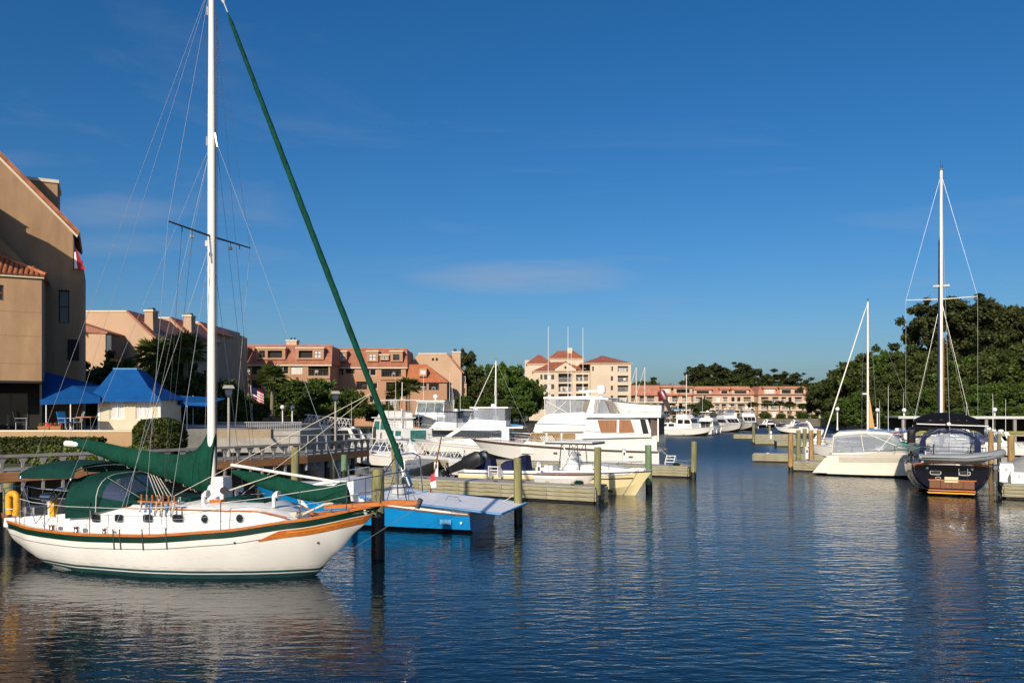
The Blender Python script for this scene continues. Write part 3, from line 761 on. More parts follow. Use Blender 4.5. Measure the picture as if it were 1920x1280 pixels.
for px, lab in ((84, 'flower trough with red blooms on the terrace wall at the awning pole'), (106, 'flower trough with red blooms between the awning pole and blue chair')):
    p = at(px, 0, 41.6)
    fb = thing('flower_trough', lab, 'planter', (p.x, 41.6, TZ - 0.07))
    MB().loft([[(-0.26, -0.1, 0), (0.26, -0.1, 0), (0.26, 0.1, 0), (-0.26, 0.1, 0)], [(-0.3, -0.14, 0.26), (0.3, -0.14, 0.26), (0.3, 0.14, 0.26), (-0.3, 0.14, 0.26)]]).build('trough', 'fascia', fb)
    for nm, mm in (('blooms', 'red'), ('leaves', 'hedge')):
        b = MB()
        for i in range(26):
            c = Vector((random.uniform(-0.28, 0.28), random.uniform(-0.12, 0.12), random.uniform(0.26, 0.42))); s = 0.035
            b.quadthick(c + Vector((-s, 0, -s)), c + Vector((s, random.uniform(-s, s), -s)), c + Vector((s, 0, s)), c + Vector((-s, random.uniform(-s, s), s)), 0.004)
        b.build(nm, mm, fb)

# ---------- stepped townhouses behind the kiosk
def townhouse(poly, D, dep, label, chim=None, m='stucco2', wins=()):
    fr = Frame(at(poly[0][0], 0, D).x, D, 0.0)
    t = thing('townhouse', label, 'building', (fr.x, D, LZ), 0.0, 'stepped townhouses behind the kiosk')
    pts = [(u, z - LZ) for u, z in fr.pts(poly)]
    u0, u1 = pts[0][0], max(p[0] for p in pts)
    MB().slab([(u0, 0.0)] + pts + [(pts[-1][0], 0.0)], 0, dep).build('wall', m, t)
    b = MB()
    for a, c in zip(pts, pts[1:]):
        if c[1] < a[1] - 0.3 and c[0] > a[0] + 0.2:
            b.slab([(a[0], a[1] + 0.02), (c[0] + 0.25, c[1] - 0.18), (c[0] + 0.35, c[1] - 0.05), (a[0] + 0.1, a[1] + 0.18)], -0.1, dep)
    if b.v: b.build('tile_roof', 'roof', t)
    MB().box(pts[0][0] - 0.05, pts[1][0] + 0.02, -0.08, dep, pts[1][1] + 0.002, pts[1][1] + 0.14).build('parapet_coping', 'trimcream', t)
    if chim:
        (a, z1) = fr.P(chim[0], chim[1], 1.0); (c, z0) = fr.P(chim[2], chim[3], 1.0)
        z1 -= LZ; z0 -= LZ
        q = MB().loft([[(a - 0.1, 1.0, z0 - 2.5), (c + 0.1, 1.0, z0 - 2.5), (c + 0.1, 2.2, z0 - 2.5), (a - 0.1, 2.2, z0 - 2.5)], [(a, 1.05, z1 - 0.3), (c, 1.05, z1 - 0.3), (c, 2.15, z1 - 0.3), (a, 2.15, z1 - 0.3)]]).build('chimney', m, t)
        MB().box(a - 0.08, c + 0.08, 0.95, 2.2, z1 - 0.3, z1 - 0.12).build('chimney_cap', 'trimcream', q)
        MB().box(a + 0.12, c - 0.12, 1.3, 1.9, z1 - 0.12, z1 + 0.12).build('flue', 'dkgrey', q)
    for r, kind in wins:
        (a, z1) = fr.P(r[0], r[1], -0.02); (c, z0) = fr.P(r[2], r[3], -0.02)
        window(t, a, c, z0 - LZ, z1 - LZ, -0.03, kind, 'shutter', 1, 1)
    return t, fr
t1, f1 = townhouse([(140, 585), (237, 585), (286, 632), (286, 664), (303, 664)], 72, 9, 'broad stucco townhouse end with a single slope, nearest the tan gable', (271, 578, 286, 598))
(a, z1) = f1.P(166, 626, -3); (c, z0) = f1.P(198, 662, -3)
MB().box(a, c, -3.0, 0.0, 3.5, z1 - LZ).build('bay', 'stucco2', t1)
MB().box(c + 0.004, c + 0.45, -2.9, -0.5, z1 - LZ - 2.0, z1 - LZ - 0.1).build('bay_shade_panel', mat('slate_side_shade', (0.05, 0.065, 0.08), 0.7), t1)  # dark slab paints the shaded right side of the bay
MB().slab([(a - 2.5, z1 - LZ + 1.2), (a + 0.1, z1 - LZ + 0.1), (c + 0.2, z1 - LZ + 0.02), (c + 0.2, z1 - LZ + 0.16), (a - 2.5, z1 - LZ + 1.5)], -3.1, 0.0).build('bay_roof', 'roof', t1)
townhouse([(284, 597), (318, 597), (350, 628), (352, 700)], 82, 9, 'second stepped townhouse, with a short sloping shoulder beside palm crowns', (343, 588, 358, 610))
townhouse([(345, 605), (372, 605), (386, 619), (386, 700)], 90, 8, 'third stepped townhouse, half hidden by the white mast')
townhouse([(386, 612), (408, 614), (409, 700)], 97, 8, 'fourth stepped townhouse, narrow and just right of the white mast')
townhouse([(411, 621), (420, 622), (421, 700)], 104, 8, 'fifth stepped townhouse, a narrow slice with a dark right side')
townhouse([(425, 626), (432, 627), (433, 700)], 110, 7, 'last stepped townhouse, a narrow slice touching the four-storey block')

# ---------- four-storey rose block with mansard roofs
def apartment(x0, x1, D, ang, yt, ye, z_floor, dep, label, m, dormers, bals, wins, pars=(), roofm='roof', group=None, setb=1.7):
    fr = Frame(at(x0, 0, D).x, D, ang)
    t = thing('apartment_block', label, 'building', (fr.x, fr.y, LZ), ang, group)
    u1 = fr.P(x1, 0)[0]; ze = fr.P(x0, ye)[1] - LZ; zt = fr.P(x0, yt, setb)[1] - LZ
    holes = []
    for r in bals: h = rl(opening(fr, r, 1.3)); holes.append(h)
    nbal = len(holes)
    for r in wins: h = rl(opening(fr, r, 0.16)); holes.append(h)
    facade(t, 0, u1, 0, ze, holes, dep, m)
    for i, h in enumerate(holes):
        if i < nbal: balcony(t, *h[:4], 0.0, 1.3)
        else: window(t, *h[:4], 0.15, random.choice(['glass', 'glass', 'curtain']), 'trimcream', 2, 1, 0.08)
    MB().loft([[(-0.3, -0.35, ze), (u1 + 0.3, -0.35, ze), (u1 + 0.3, dep + 0.3, ze), (-0.3, dep + 0.3, ze)], [(0.0, setb, zt), (u1 - 0.0, setb, zt), (u1, dep - setb, zt), (0, dep - setb, zt)]]).build('mansard_roof', roofm, t)
    MB().box(-0.1, u1 + 0.1, setb - 0.12, setb + 0.2, zt - 0.02, zt + 0.22).build('ridge_coping', roofm, t)
    MB().box(-0.28, u1 + 0.28, -0.30, 0.0, ze - 0.22, ze - 0.004).build('eave', 'trimcream', t)
    for d_ in dormers:
        (a, z1) = fr.P(d_[0], d_[1], -0.1); (c, z0) = fr.P(d_[2], d_[3], -0.1); z0 -= LZ; z1 -= LZ
        hs = []
        for r in d_[4]:
            h = rl(opening(fr, r[:4], 0.5 if r[4] == 'o' else 0.12, -0.1)); hs.append((*h, r[4]))
        dm = facade(t, a, c, z0, z1, hs, setb + 0.6, m, 'dormer', -0.1)
        for h in hs:
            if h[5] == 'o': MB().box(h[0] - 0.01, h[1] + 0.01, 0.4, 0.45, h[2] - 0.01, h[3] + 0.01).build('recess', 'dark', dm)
            else:
                w_ = window(dm, *h[:4], 0.0, random.choice(['curtain', 'glass']), 'trimcream', 2, 1, 0.08)
                q = MB()
                um = (h[0] + h[1]) / 2
                q.box(um - 0.04, um + 0.04, -0.06, -0.002, h[2], h[3]).box(h[0], h[1], -0.064, -0.006, (h[2] + h[3]) / 2 - 0.04, (h[2] + h[3]) / 2 + 0.04)
                q.build('mullion', 'shutter', dm)
        MB().box(a - 0.12, c + 0.12, -0.22, setb + 0.4, z1, z1 + 0.18).build('dormer_cap', 'trimcream', t)
    for r in pars:
        h = rl(opening(fr, r, 0.0)); MB().box(h[0], h[1], -0.22, -0.004, h[2], h[3]).build('parapet', m, t)
    return t, fr
b3a, f3a = apartment(436, 619, 118, R(1), 649, 683, 0, 12, 'rose stucco four-storey block with wide dormers left of the furled green sail', 'stucco3',
    [(444, 653, 464, 676, [(447, 657, 456, 673, 'w')]), (481, 653, 535, 674, [(486, 657, 497, 670, 'w'), (502, 657, 529, 671, 'o')]), (555, 653, 607, 674, [(560, 657, 586, 671, 'o'), (590, 658, 601, 670, 'w')])],
    [(448, 686, 469, 702), (472, 686, 505, 702), (578, 686, 616, 704), (448, 712, 469, 727), (472, 712, 490, 727), (500, 712, 540, 730)],
    [(520, 686, 541, 701), (545, 686, 567, 701), (560, 716, 600, 730), (448, 745, 480, 762), (520, 745, 560, 762)],
    [(437, 702, 505, 708), (575, 704, 619, 710), (437, 727, 492, 735)])
c_ = f3a.P(537, 637, 3); c2 = f3a.P(556, 660, 3)
q = MB().box(c_[0], c2[0], 3, 4.6, c2[1] - LZ - 2, c_[1] - LZ - 0.2).build('chimney', 'stucco5', b3a)
MB().box(c_[0] - 0.1, c2[0] + 0.1, 2.9, 4.7, c_[1] - LZ - 0.2, c_[1] - LZ).build('chimney_cap', 'trimcream', q)
for k in (0.35, 0.7): MB().cyl((lerp(c_[0], c2[0], k), 3.8, c_[1] - LZ), (lerp(c_[0], c2[0], k), 3.8, c_[1] - LZ + 0.4), 0.13).build('flue', 'dkgrey', q)
apartment(619, 761, 125, R(1), 655, 688, 0, 12, 'rose stucco four-storey block with single dormers behind the furled green sail', 'stucco3',
    [(633, 659, 650, 678, [(636, 663, 646, 675, 'w')]), (688, 659, 709, 678, [(692, 664, 704, 675, 'w')]), (732, 659, 755, 678, [(737, 664, 749, 675, 'w')]), (712, 666, 729, 675, [(714, 668, 727, 673, 'w')])],
    [(628, 690, 644, 703), (648, 690, 665, 700), (715, 692, 752, 706), (724, 716, 750, 731), (668, 715, 688, 730), (723, 741, 750, 760)],
    [(682, 692, 705, 704), (692, 717, 708, 729), (692, 741, 708, 755)], [(714, 706, 757, 712), (722, 731, 752, 737)])

# ---------- gabled house with an orange-roofed wing
D4 = 132
f4 = Frame(at(770, 0, D4).x, D4, 0.0)
H4 = thing('gabled_apartment', 'tan gable-ended building with chimney and two tiny square vents, right of the rose block', 'building', (f4.x, D4, LZ))
pts = [(u, z - LZ) for u, z in f4.pts([(770, 683), (784, 664), (838, 664), (866, 698)])]
vents = [rl(opening(f4, r, 0.2)) for r in ((810, 671, 814, 676), (817, 671, 821, 676))]
MB().slab([(pts[0][0], 0)] + pts + [(pts[3][0], 0)], 0, 14).build('wall', 'stucco2', H4)
for h in vents: MB().box(h[0], h[1], -0.03, 0.02, h[2], h[3]).build('vent', 'dark', H4)
MB().slab([(pts[2][0], pts[2][1] + 0.02), (pts[3][0] + 0.3, pts[3][1] - 0.25), (pts[3][0] + 0.4, pts[3][1]), (pts[2][0] + 0.1, pts[2][1] + 0.25)], -0.1, 14).build('tile_roof', 'roof', H4)
MB().box(pts[1][0], pts[2][0], -0.1, 14, pts[1][1] + 0.003, pts[1][1] + 0.2).build('parapet_coping', 'trimcream', H4)
(a, z1) = f4.P(848, 661, 2); (c, z0) = f4.P(860, 690, 2)
q = MB().box(a, c + 0.3, 2, 4.5, z0 - LZ - 1, z1 - LZ).build('chimney', 'stucco2', H4)
MB().box(a - 0.1, c + 0.4, 1.9, 4.6, z1 - LZ, z1 - LZ + 0.2).build('chimney_cap', 'trimcream', q)
MB().cyl((a + 0.4, 3, z1 - LZ + 0.2), (a + 0.4, 3, z1 - LZ + 0.7), 0.25).build('flue', 'dkgrey', q)
(a, z1) = f4.P(866, 700, 0); (c, z0) = f4.P(874, 760, 0)
MB().box(a + 0.003, c, 1.0, 8, 0, z1 - LZ - 1.6).build('side_bay', 'stucco2', H4)
for yy in (705, 726):
    (a2_, z1) = f4.P(868, yy, 0.95); (c2_, z0) = f4.P(873, yy + 12, 0.95)
    window(H4, a2_, c2_, z0 - LZ, z1 - LZ, 0.95, 'glass', 'trimcream', 1, 1)
D5 = 122
f5 = Frame(at(764, 0, D5).x, D5, 0.0)
H5 = thing('orange_roofed_wing', 'low wing with a steep bright orange tile roof below the tan gable', 'building', (f5.x, D5, LZ))
u1 = f5.P(838, 0)[0]; ze = f5.P(764, 717)[1] - LZ; zr = f5.P(764, 683, 4)[1] - LZ; ur_ = f5.P(800, 683, 4)[0]
hs = [rl(opening(f5, r, 0.8)) for r in ((784, 718, 800, 731), (804, 718, 823, 731))]
facade(H5, 0, u1, 0, ze, hs, 8, 'stucco3')
for h in hs: balcony(H5, *h[:4], 0.0, 0.8)
MB().add([(-0.2, -0.3, ze), (u1 + 0.3, -0.3, ze), (u1 + 0.3, 8.3, ze), (-0.2, 8.3, ze), (-0.2, 4, zr), (ur_, 4, zr)], [(0, 1, 5, 4), (1, 2, 5), (2, 3, 4, 5), (3, 0, 4)]).build('roof', 'roof3', H5)
(a, z1) = f5.P(786, 694, 0.6); (c, z0) = f5.P(800, 702, 0.6)
MB().box(a, c, 0.4, 3.5, z0 - LZ - 0.3, z1 - LZ + 0.3).build('skylight_dormer', 'stucco3', H5)
window(H5, a + 0.15, c - 0.1, z0 - LZ, z1 - LZ, 0.37, 'curtain', 'trimcream', 2, 1)

# ---------- cream five-storey building
D6 = 188
f6 = Frame(at(1000, 0, D6).x, D6, R(-2))
H6 = thing('cream_apartment_building', 'large cream apartment building with red hipped roofs and a central pediment', 'building', (f6.x, D6, LZ), R(-2))
u1 = f6.P(1106, 0)[0]; zw = f6.P(1000, 697)[1] - LZ
bl = [(1047, 700, 1073, 716), (1080, 702, 1103, 714), (1047, 719, 1073, 734), (1080, 719, 1103, 733), (1047, 738, 1073, 752), (1080, 738, 1103, 751)]
wn = [(1026, 702, 1033, 711), (1026, 720, 1033, 729), (1026, 739, 1033, 748)]
hs = [rl(opening(f6, r, 1.5)) for r in bl] + [rl(opening(f6, r, 0.2)) for r in wn]
facade(H6, 0, u1, 0, zw, hs, 16, 'stucco4')
for i, h in enumerate(hs):
    if i < len(bl): balcony(H6, *h[:4], 0, 1.5, rail='ltgrey')
    else:
        window(H6, *h[:4], 0.18, 'curtain', 'trimcream', 1, 1)
        for s in (-1, 1):
            x = h[0] - 0.75 if s < 0 else h[1] + 0.05
            MB().box(x, x + 0.7, -0.06, -0.002, h[2], h[3]).build('shutter', 'shutter', H6)
for yy in (702, 720, 739):                                     # narrow shutters near the left corner
    h = rl(opening(f6, (1013, yy, 1017, yy + 9), 0)); MB().box(h[0], h[1], -0.06, -0.002, h[2], h[3]).build('shutter', 'shutter', H6)
hip(H6, 0, u1, 0, 14, zw + 0.16, 2.6, (5.0, 6.0), 'roof2')
pa = f6.P(1040, 697); pb = f6.P(1080, 697); pc = f6.P(1060, 686)
MB().slab([(pa[0], zw + 0.17), (pb[0], zw + 0.17), (pb[0], zw + 0.6), (pc[0], pc[1] - LZ + 0.9), (pa[0], zw + 0.6)], -0.5, 4).build('pediment', 'stucco4', H6)
MB().slab([(pa[0] - 0.3, zw + 0.58), (pc[0], pc[1] - LZ + 0.92), (pb[0] + 0.3, zw + 0.58), (pb[0] + 0.3, zw + 0.78), (pc[0], pc[1] - LZ + 1.2), (pa[0] - 0.3, zw + 0.78)], -0.7, 4).build('pediment_roof', 'roof2', H6)
MB().box(pc[0] - 0.22, pc[0] + 0.22, -0.53, -0.49, zw + 0.7, zw + 1.3).build('oculus', 'dark', H6)
# right tower
v6 = -3.0
t0 = f6.P(1107, 0, v6)[0]; t1_ = f6.P(1183, 0, v6)[0]; zt6 = f6.P(1140, 682, v6)[1] - LZ
bl = [(1158, 686, 1178, 697), (1158, 704, 1178, 716), (1158, 722, 1178, 734), (1158, 741, 1178, 753)]
wn = [(1110, 687, 1114, 696), (1146, 687, 1150, 696), (1145, 705, 1150, 714), (1145, 723, 1150, 732), (1145, 741, 1150, 750)]
hs = [rl(opening(f6, r, 1.2, v6)) for r in bl] + [rl(opening(f6, r, 0.2, v6)) for r in wn]
facade(H6, t0, t1_, 0, zt6, hs, 18, 'stucco4', 'tower_wall', v6)
for i, h in enumerate(hs):
    if i < len(bl): balcony(H6, *h[:4], v6, 1.2, rail='ltgrey')
    else: window(H6, *h[:4], v6 + 0.18, 'glass', 'trimcream', 1, 1)
hip(H6, t0 - 2, t1_, v6, v6 + 18, zt6 + 0.16, 2.3, (6.0, 6.5), 'roof2')
# upper rear block and left wing
a = f6.P(1030, 0, 10)[0]; c = f6.P(1094, 0, 10)[0]; z = f6.P(1060, 673, 10)[1] - LZ
facade(H6, a, c, 4, z, [], 9, 'stucco4', 'upper_wall', 10); hip(H6, a, c, 10, 19, z + 0.16, 2.2, (2.5, 2.5), 'roof2')
a2_ = f6.P(1064, 652, 13); c2_ = f6.P(1073, 668, 13)
q = MB().box(a2_[0], c2_[0], 13, 15, z, a2_[1] - LZ).build('chimney', 'stucco4', H6)
a = f6.P(988, 0, 6)[0]; c = f6.P(1004, 0, 6)[0]; z = f6.P(1000, 683, 6)[1] - LZ
facade(H6, a, f6.P(1032, 0, 6)[0], 0, z, [], 12, 'stucco4', 'left_wing', 6.0); hip(H6, a, f6.P(1034, 0, 6)[0], 6, 18, z + 0.16, 2.6, (3, 3), 'roof2')
h = rl(opening(f6, (984, 675, 993, 690), 0, 8)); MB().box(h[0], h[1], 8, 10, h[2] - 4, h[3]).build('chimney', 'stucco4', H6)

# ---------- long terracotta-roofed rows across the head of the harbour
def far_row(x0, x1, D, yt, ye, rows, label, roofbits, seed):
    random.seed(seed)
    fr = Frame(at(x0, 0, D).x, D, 0.0)
    t = thing('harbour_apartments', label, 'building', (fr.x, D, LZ), 0.0)
    u1 = fr.P(x1, 0)[0]; ze = fr.P(x0, ye)[1] - LZ; zt = fr.P(x0, yt, 2)[1] - LZ
    holes = []
    for (ya, yb) in rows:
        x = x0 + 5
        while x < x1 - 12:
            w = random.choice([7, 9, 12, 14]); g = random.choice([4, 5, 7])
            holes.append((rl(opening(fr, (x, ya, x + w, yb), 1.0 if w > 8 else 0.2)), w > 8)); x += w + g
    facade(t, 0, u1, 0, ze, [h for h, b in holes], 12, 'stucco5')
    for h, b in holes:
        if b: balcony(t, *h[:4], 0, 1.0, rail=random.choice(['white', 'trimcream']))
        else: window(t, *h[:4], 0.18, random.choice(['glass', 'curtain']), 'white', 1, 1)
    for (ya, yb) in rows:
        h = rl(opening(fr, (x0, yb, x1, yb + 2), 0)); MB().box(-0.2, u1 + 0.2, -0.5, -0.004, h[2], h[3]).build('floor_band', 'trimcream', t)
    MB().loft([[(-0.4, -0.6, ze), (u1 + 0.4, -0.6, ze), (u1 + 0.4, 12.4, ze), (-0.4, 12.4, ze)], [(1.0, 2, zt), (u1 - 1.0, 2, zt), (u1 - 1, 10, zt), (1, 10, zt)]]).build('roof', 'roof4', t)
    for (a, ya, b, yb) in roofbits:
        (p, z1) = fr.P(a, ya, -0.3); (q_, z0) = fr.P(b, yb, -0.3)
        dm = MB().box(p, q_, -0.3, 3, z0 - LZ, z1 - LZ).build('penthouse', 'stucco5', t)
        n = max(1, int((q_ - p) / 3))
        for i in range(n):
            xa = lerp(p, q_, (i + 0.15) / n); xb = lerp(p, q_, (i + 0.85) / n)
            MB().box(xa, xb, -0.36, -0.304, z0 - LZ + 0.3, z1 - LZ - 0.35).build('window', random.choice(['glass', 'glass', 'curtain']), dm)
        MB().box(p - 0.3, q_ + 0.3, -0.8, 3.2, z1 - LZ, z1 - LZ + 0.5).build('penthouse_roof', 'roof4', t)
    return t
far_row(1178, 1296, 232, 722, 741, [(743, 753), (756, 768), (771, 784)], 'terracotta roofed harbour row nearest the cream building', [(1240, 727, 1258, 738), (1263, 727, 1298, 738)], 3)
far_row(1300, 1414, 250, 724, 740, [(744, 753), (757, 767), (770, 780)], 'middle terracotta roofed harbour row below the distant pines', [(1301, 730, 1334, 739), (1350, 730, 1366, 739), (1372, 730, 1404, 739)], 5)
far_row(1422, 1538, 246, 724, 740, [(744, 754), (757, 767), (771, 781)], 'right-hand terracotta roofed harbour row beside the dark oaks', [(1432, 728, 1454, 739), (1462, 728, 1510, 739)], 9)
random.seed(11)
# ================================================================== VEGETATION
def leaf_mesh(name, cen, size, rng, m, flat=0.0, aspect=1.7):
    """cen: n x 3 leaf centres; one randomly turned four-cornered leaf at each."""
    n = len(cen)
    d1 = rng.normal(size=(n, 3)); d1[:, 2] *= (1 - flat); d1 /= np.linalg.norm(d1, axis=1)[:, None]
    d2 = rng.normal(size=(n, 3)); d2[:, 2] *= (1 - flat); d2 -= d1 * (d1 * d2).sum(1)[:, None]; d2 /= np.linalg.norm(d2, axis=1)[:, None]
    s = size * rng.uniform(0.6, 1.35, size=(n, 1))
    a = d1 * s * aspect * 0.5; b = d2 * s * 0.5
    v = np.empty((n, 4, 3)); v[:, 0] = cen - a; v[:, 1] = cen - b; v[:, 2] = cen + a; v[:, 3] = cen + b
    me = bpy.data.meshes.new(name)
    me.vertices.add(n * 4); me.vertices.foreach_set('co', v.reshape(-1).astype(np.float32))
    me.loops.add(n * 4); me.loops.foreach_set('vertex_index', np.arange(n * 4, dtype=np.int32))
    me.polygons.add(n); me.polygons.foreach_set('loop_start', np.arange(0, n * 4, 4, dtype=np.int32))
    me.update(calc_edges=True); me.validate()
    me.materials.append(M[m]); return me

def clump_points(rng, clumps, per):
    out = []
    for c, r in clumps:
        k = int(per * (r[0] * r[1] * r[2]) ** 0.66)
        p = rng.normal(size=(k, 3)); p /= np.linalg.norm(p, axis=1)[:, None]
        p *= (rng.uniform(0.25, 1.0, size=(k, 1)) ** 0.45)
        p *= 1 + 0.28 * rng.normal(size=(k, 1))
        out.append(p * np.array(r) + np.array(c))
    return np.concatenate(out)

def limb(b, a, c, r0, r1, n=6, sag=0.0):
    a = Vector(a); c = Vector(c); pts = []
    for i in range(5):
        t = i / 4; p = a.lerp(c, t); p += Vector((random.uniform(-1, 1), random.uniform(-1, 1), 0)) * 0.04 * (c - a).length * math.sin(t * math.pi); p.z += sag * math.sin(t * math.pi); pts.append(p)
    b.path(pts, [lerp(r0, r1, i / 4) for i in range(5)], n)

def proto_tree(kind, seed, h, w, m, per, size):
    rng = np.random.default_rng(seed); random.seed(seed)
    tr = MB(); cl = []
    if kind == 'oak':
        th = h * 0.28
        limb(tr, (0, 0, -0.5), (0, 0, th), h * 0.03, h * 0.022, 8)
        for i in range(26):
            q = i * 2.4 + rng.uniform(-0.4, 0.4); rr = w * (0.15 + 0.80 * ((i + 0.5) / 26) ** 0.6) * rng.uniform(0.75, 1.05)
            z = h * (0.86 - 0.44 * (rr / w) ** 1.8) * rng.uniform(0.9, 1.02) if i % 3 else h * rng.uniform(0.3, 0.6)
            c = (rr * math.cos(q), rr * math.sin(q), z)
            limb(tr, (0, 0, th * 0.9), c, h * 0.012, h * 0.004, 5, 0.3)
            r = h * rng.uniform(0.07, 0.125)
            cl.append((c, (r * 1.2, r * 1.2, r * 0.85)))
            for _ in range(5):
                o = rng.normal(size=3) * r * 1.1; cl.append(((c[0] + o[0], c[1] + o[1], c[2] + o[2] * 0.8), (r * 0.5, r * 0.5, r * 0.42)))
        cl.append(((0, 0, h * 0.80), (w * 0.30, w * 0.30, h * 0.11)))
        cl.append(((0, 0, h * 0.56), (w * 0.42, w * 0.42, h * 0.14)))
    elif kind == 'pine':
        limb(tr, (0, 0, -0.5), (0.02 * h, 0, h * 0.97), h * 0.017, h * 0.005, 8)
        for i in range(17):
            t = (i + 0.5) / 17; z = h * lerp(0.42, 0.98, t) + rng.uniform(-0.03, 0.03) * h; q = i * 2.4 + rng.uniform(-0.5, 0.5)
            rr = w * (0.35 + 0.65 * math.sin(math.pi * (0.25 + 0.72 * t))) * rng.uniform(0.55, 1.05) * (1.15 - 0.65 * t)
            c = (rr * math.cos(q), rr * math.sin(q), z + rng.uniform(-0.3, 0.5))
            limb(tr, (0.02 * h * z / h, 0, z - 0.05 * h), c, h * 0.005, h * 0.002, 5, -0.2)
            r = h * rng.uniform(0.040, 0.070)
            cl.append((c, (r * 1.05, r * 1.05, r * 0.72)))
            for _ in range(3):
                o = rng.normal(size=3) * r; cl.append(((c[0] + o[0] * 1.7, c[1] + o[1] * 1.5, c[2] + o[2] * 0.9), (r * 0.62, r * 0.62, r * 0.5)))
    elif kind == 'bush':
        for i in range(9):
            q = i * 2.4; rr = w * 0.6 * ((i + 0.5) / 9) ** 0.5
            limb(tr, (0, 0, -0.2), (rr * math.cos(q), rr * math.sin(q), h * 0.6), 0.05, 0.02, 5)
            r = h * rng.uniform(0.25, 0.38); cl.append(((rr * math.cos(q), rr * math.sin(q), h * rng.uniform(0.35, 0.7)), (r * 1.2, r * 1.2, r)))
    pts = clump_points(rng, cl, per)
    pts = pts[pts[:, 2] > 0.1]
    trunk = tr
    me = leaf_mesh(kind + '_crown', pts, size, rng, m, 0.3 if kind == 'pine' else 0.0)
    t = MB(); t.v = tr.v; t.f = tr.f
    tm = bpy.data.meshes.new(kind + '_trunk'); tm.from_pydata(t.v, [], t.f); tm.materials.append(M['bark']); tm.shade_smooth()
    return tm, me, h

def proto_palm(seed, h, m='palmleaf', nf=58, fl=1.7):
    random.seed(seed); rng = random
    t = MB(); pts = []; rs = []
    for i in range(8):
        q = i / 7; pts.append((0.12 * math.sin(q * 2), 0.05 * q, h * q - 0.3 * (1 - q))); rs.append(0.20 - 0.05 * q + (0.05 if i == 7 else 0))
    t.path(pts, rs, 8)
    tm = bpy.data.meshes.new('palm_trunk'); tm.from_pydata(t.v, [], t.f); tm.materials.append(M['palmtrunk']); tm.shade_smooth()
    c = MB(); top = Vector(pts[-1])
    for i in range(nf):
        az = i * 2.399; el = lerp(1.25, -0.75, (i / nf) ** 0.9) + rng.uniform(-0.1, 0.1)
        d = Vector((math.cos(az) * math.cos(el), math.sin(az) * math.cos(el), math.sin(el)))
        L_ = fl * rng.uniform(0.85, 1.1)
        hub = top + d * L_ * 0.45; hub.z -= 0.08
        c.path([top, hub], 0.018, 4)
        side = d.cross(Vector((0, 0, 1))).normalized() if abs(d.z) < 0.97 else Vector((1, 0, 0))
        up = side.cross(d)
        for k in range(11):                                # fan leaflets
            a = lerp(-1.25, 1.25, k / 10)
            q = (d * math.cos(a) + side * math.sin(a)).normalized()
            tip = hub + q * L_ * 0.62 * (1 - 0.25 * abs(a)) + Vector((0, 0, -0.22 * L_ * (0.4 + abs(a) * 0.3))) + up * rng.uniform(-0.05, 0.05)
            mid = hub.lerp(tip, 0.5) + Vector((0, 0, 0.05)); w = up.cross(q).normalized() * 0.085 + up * 0.03
            c.add([hub, mid + w, tip, mid - w], [(0, 1, 2, 3)])
    cm = bpy.data.meshes.new('palm_crown'); cm.from_pydata(c.v, [], c.f); cm.materials.append(M[m])
    return tm, cm, h

PT = {
    'oak1': proto_tree('oak', 1, 12, 6.5, 'leaf', 300, 0.34),
    'oak2': proto_tree('oak', 2, 12, 6.0, 'leafdk', 300, 0.33),
    'oak3': proto_tree('oak', 3, 12, 5.2, 'leaf2', 300, 0.34),
    'pine1': proto_tree('pine', 4, 20, 5.2, 'pineleaf', 400, 0.32),
    'pine2': proto_tree('pine', 5, 20, 4.4, 'pineleaf', 420, 0.34),
    'bush': proto_tree('bush', 6, 3, 2.2, 'leaf', 420, 0.22),
    'palm1': proto_palm(7, 6.0), 'palm2': proto_palm(8, 7.2),
}
def plant(kind, px, ytop, D, label, name='oak_tree', cat='tree', group=None, wide=1.0, rz=None, zb=LZ):
    tm, cm, h = PT[kind]
    p = at(px, ytop, D); s = (p.z - zb) / h
    t = thing(name, label, cat, (p.x, D, zb), random.uniform(0, 6.28) if rz is None else rz, group)
    sw_ = s * wide if 'palm' not in kind else max(s, 0.8) * wide
    t.scale = (sw_, sw_, s)
    for nm, me in (('trunk', tm), ('crown', cm)):
        o = bpy.data.objects.new(nm, me); COL.objects.link(o); o.parent = t
    return t

# left shore, from the kiosk to the cream building
g = 'trees on the left shore'
plant('oak2', 215, 668, 60, 'dark tree directly behind the blue canvas kiosk roof', group=g)
plant('oak2', 170, 690, 56, 'dark low tree in the shade between tan gable and kiosk', group=g, wide=0.8)
plant('palm2', 286, 662, 67, 'cabbage palm right of the kiosk roof, touching the townhouse wall', 'palm_tree', group='palms', wide=1.15)
plant('oak3', 316, 634, 69, 'tall bright leafy tree between kiosk and white mast', group=g, wide=0.62)
plant('palm2', 350, 652, 66, 'yellowish cabbage palm just left of the white mast', 'palm_tree', group='palms', wide=1.1)
plant('oak1', 330, 690, 66, 'green tree under the palms left of the white mast', group=g)
plant('oak2', 372, 690, 62, 'dark tree immediately left of the white mast', group=g, wide=0.8)
plant('oak1', 415, 705, 74, 'small tree between white mast and lamp post', group=g, wide=0.8)
plant('oak1', 455, 735, 80, 'low green tree below the flag pole', group=g)
plant('palm1', 508, 706, 84, 'slender cabbage palm in front of the rose block balconies', 'palm_tree', group='palms', wide=1.1)
plant('oak1', 556, 703, 94, 'broad live oak in front of the rose block, left half of the clump', group=g, wide=1.1)
plant('oak3', 604, 706, 97, 'bright live oak in the middle of the clump before the rose block', group=g, wide=1.0)
plant('oak1', 650, 722, 98, 'live oak at the right end of the clump before the rose block', group=g)
plant('oak1', 716, 752, 104, 'low tree right of the furled green sail', group=g, wide=1.1)
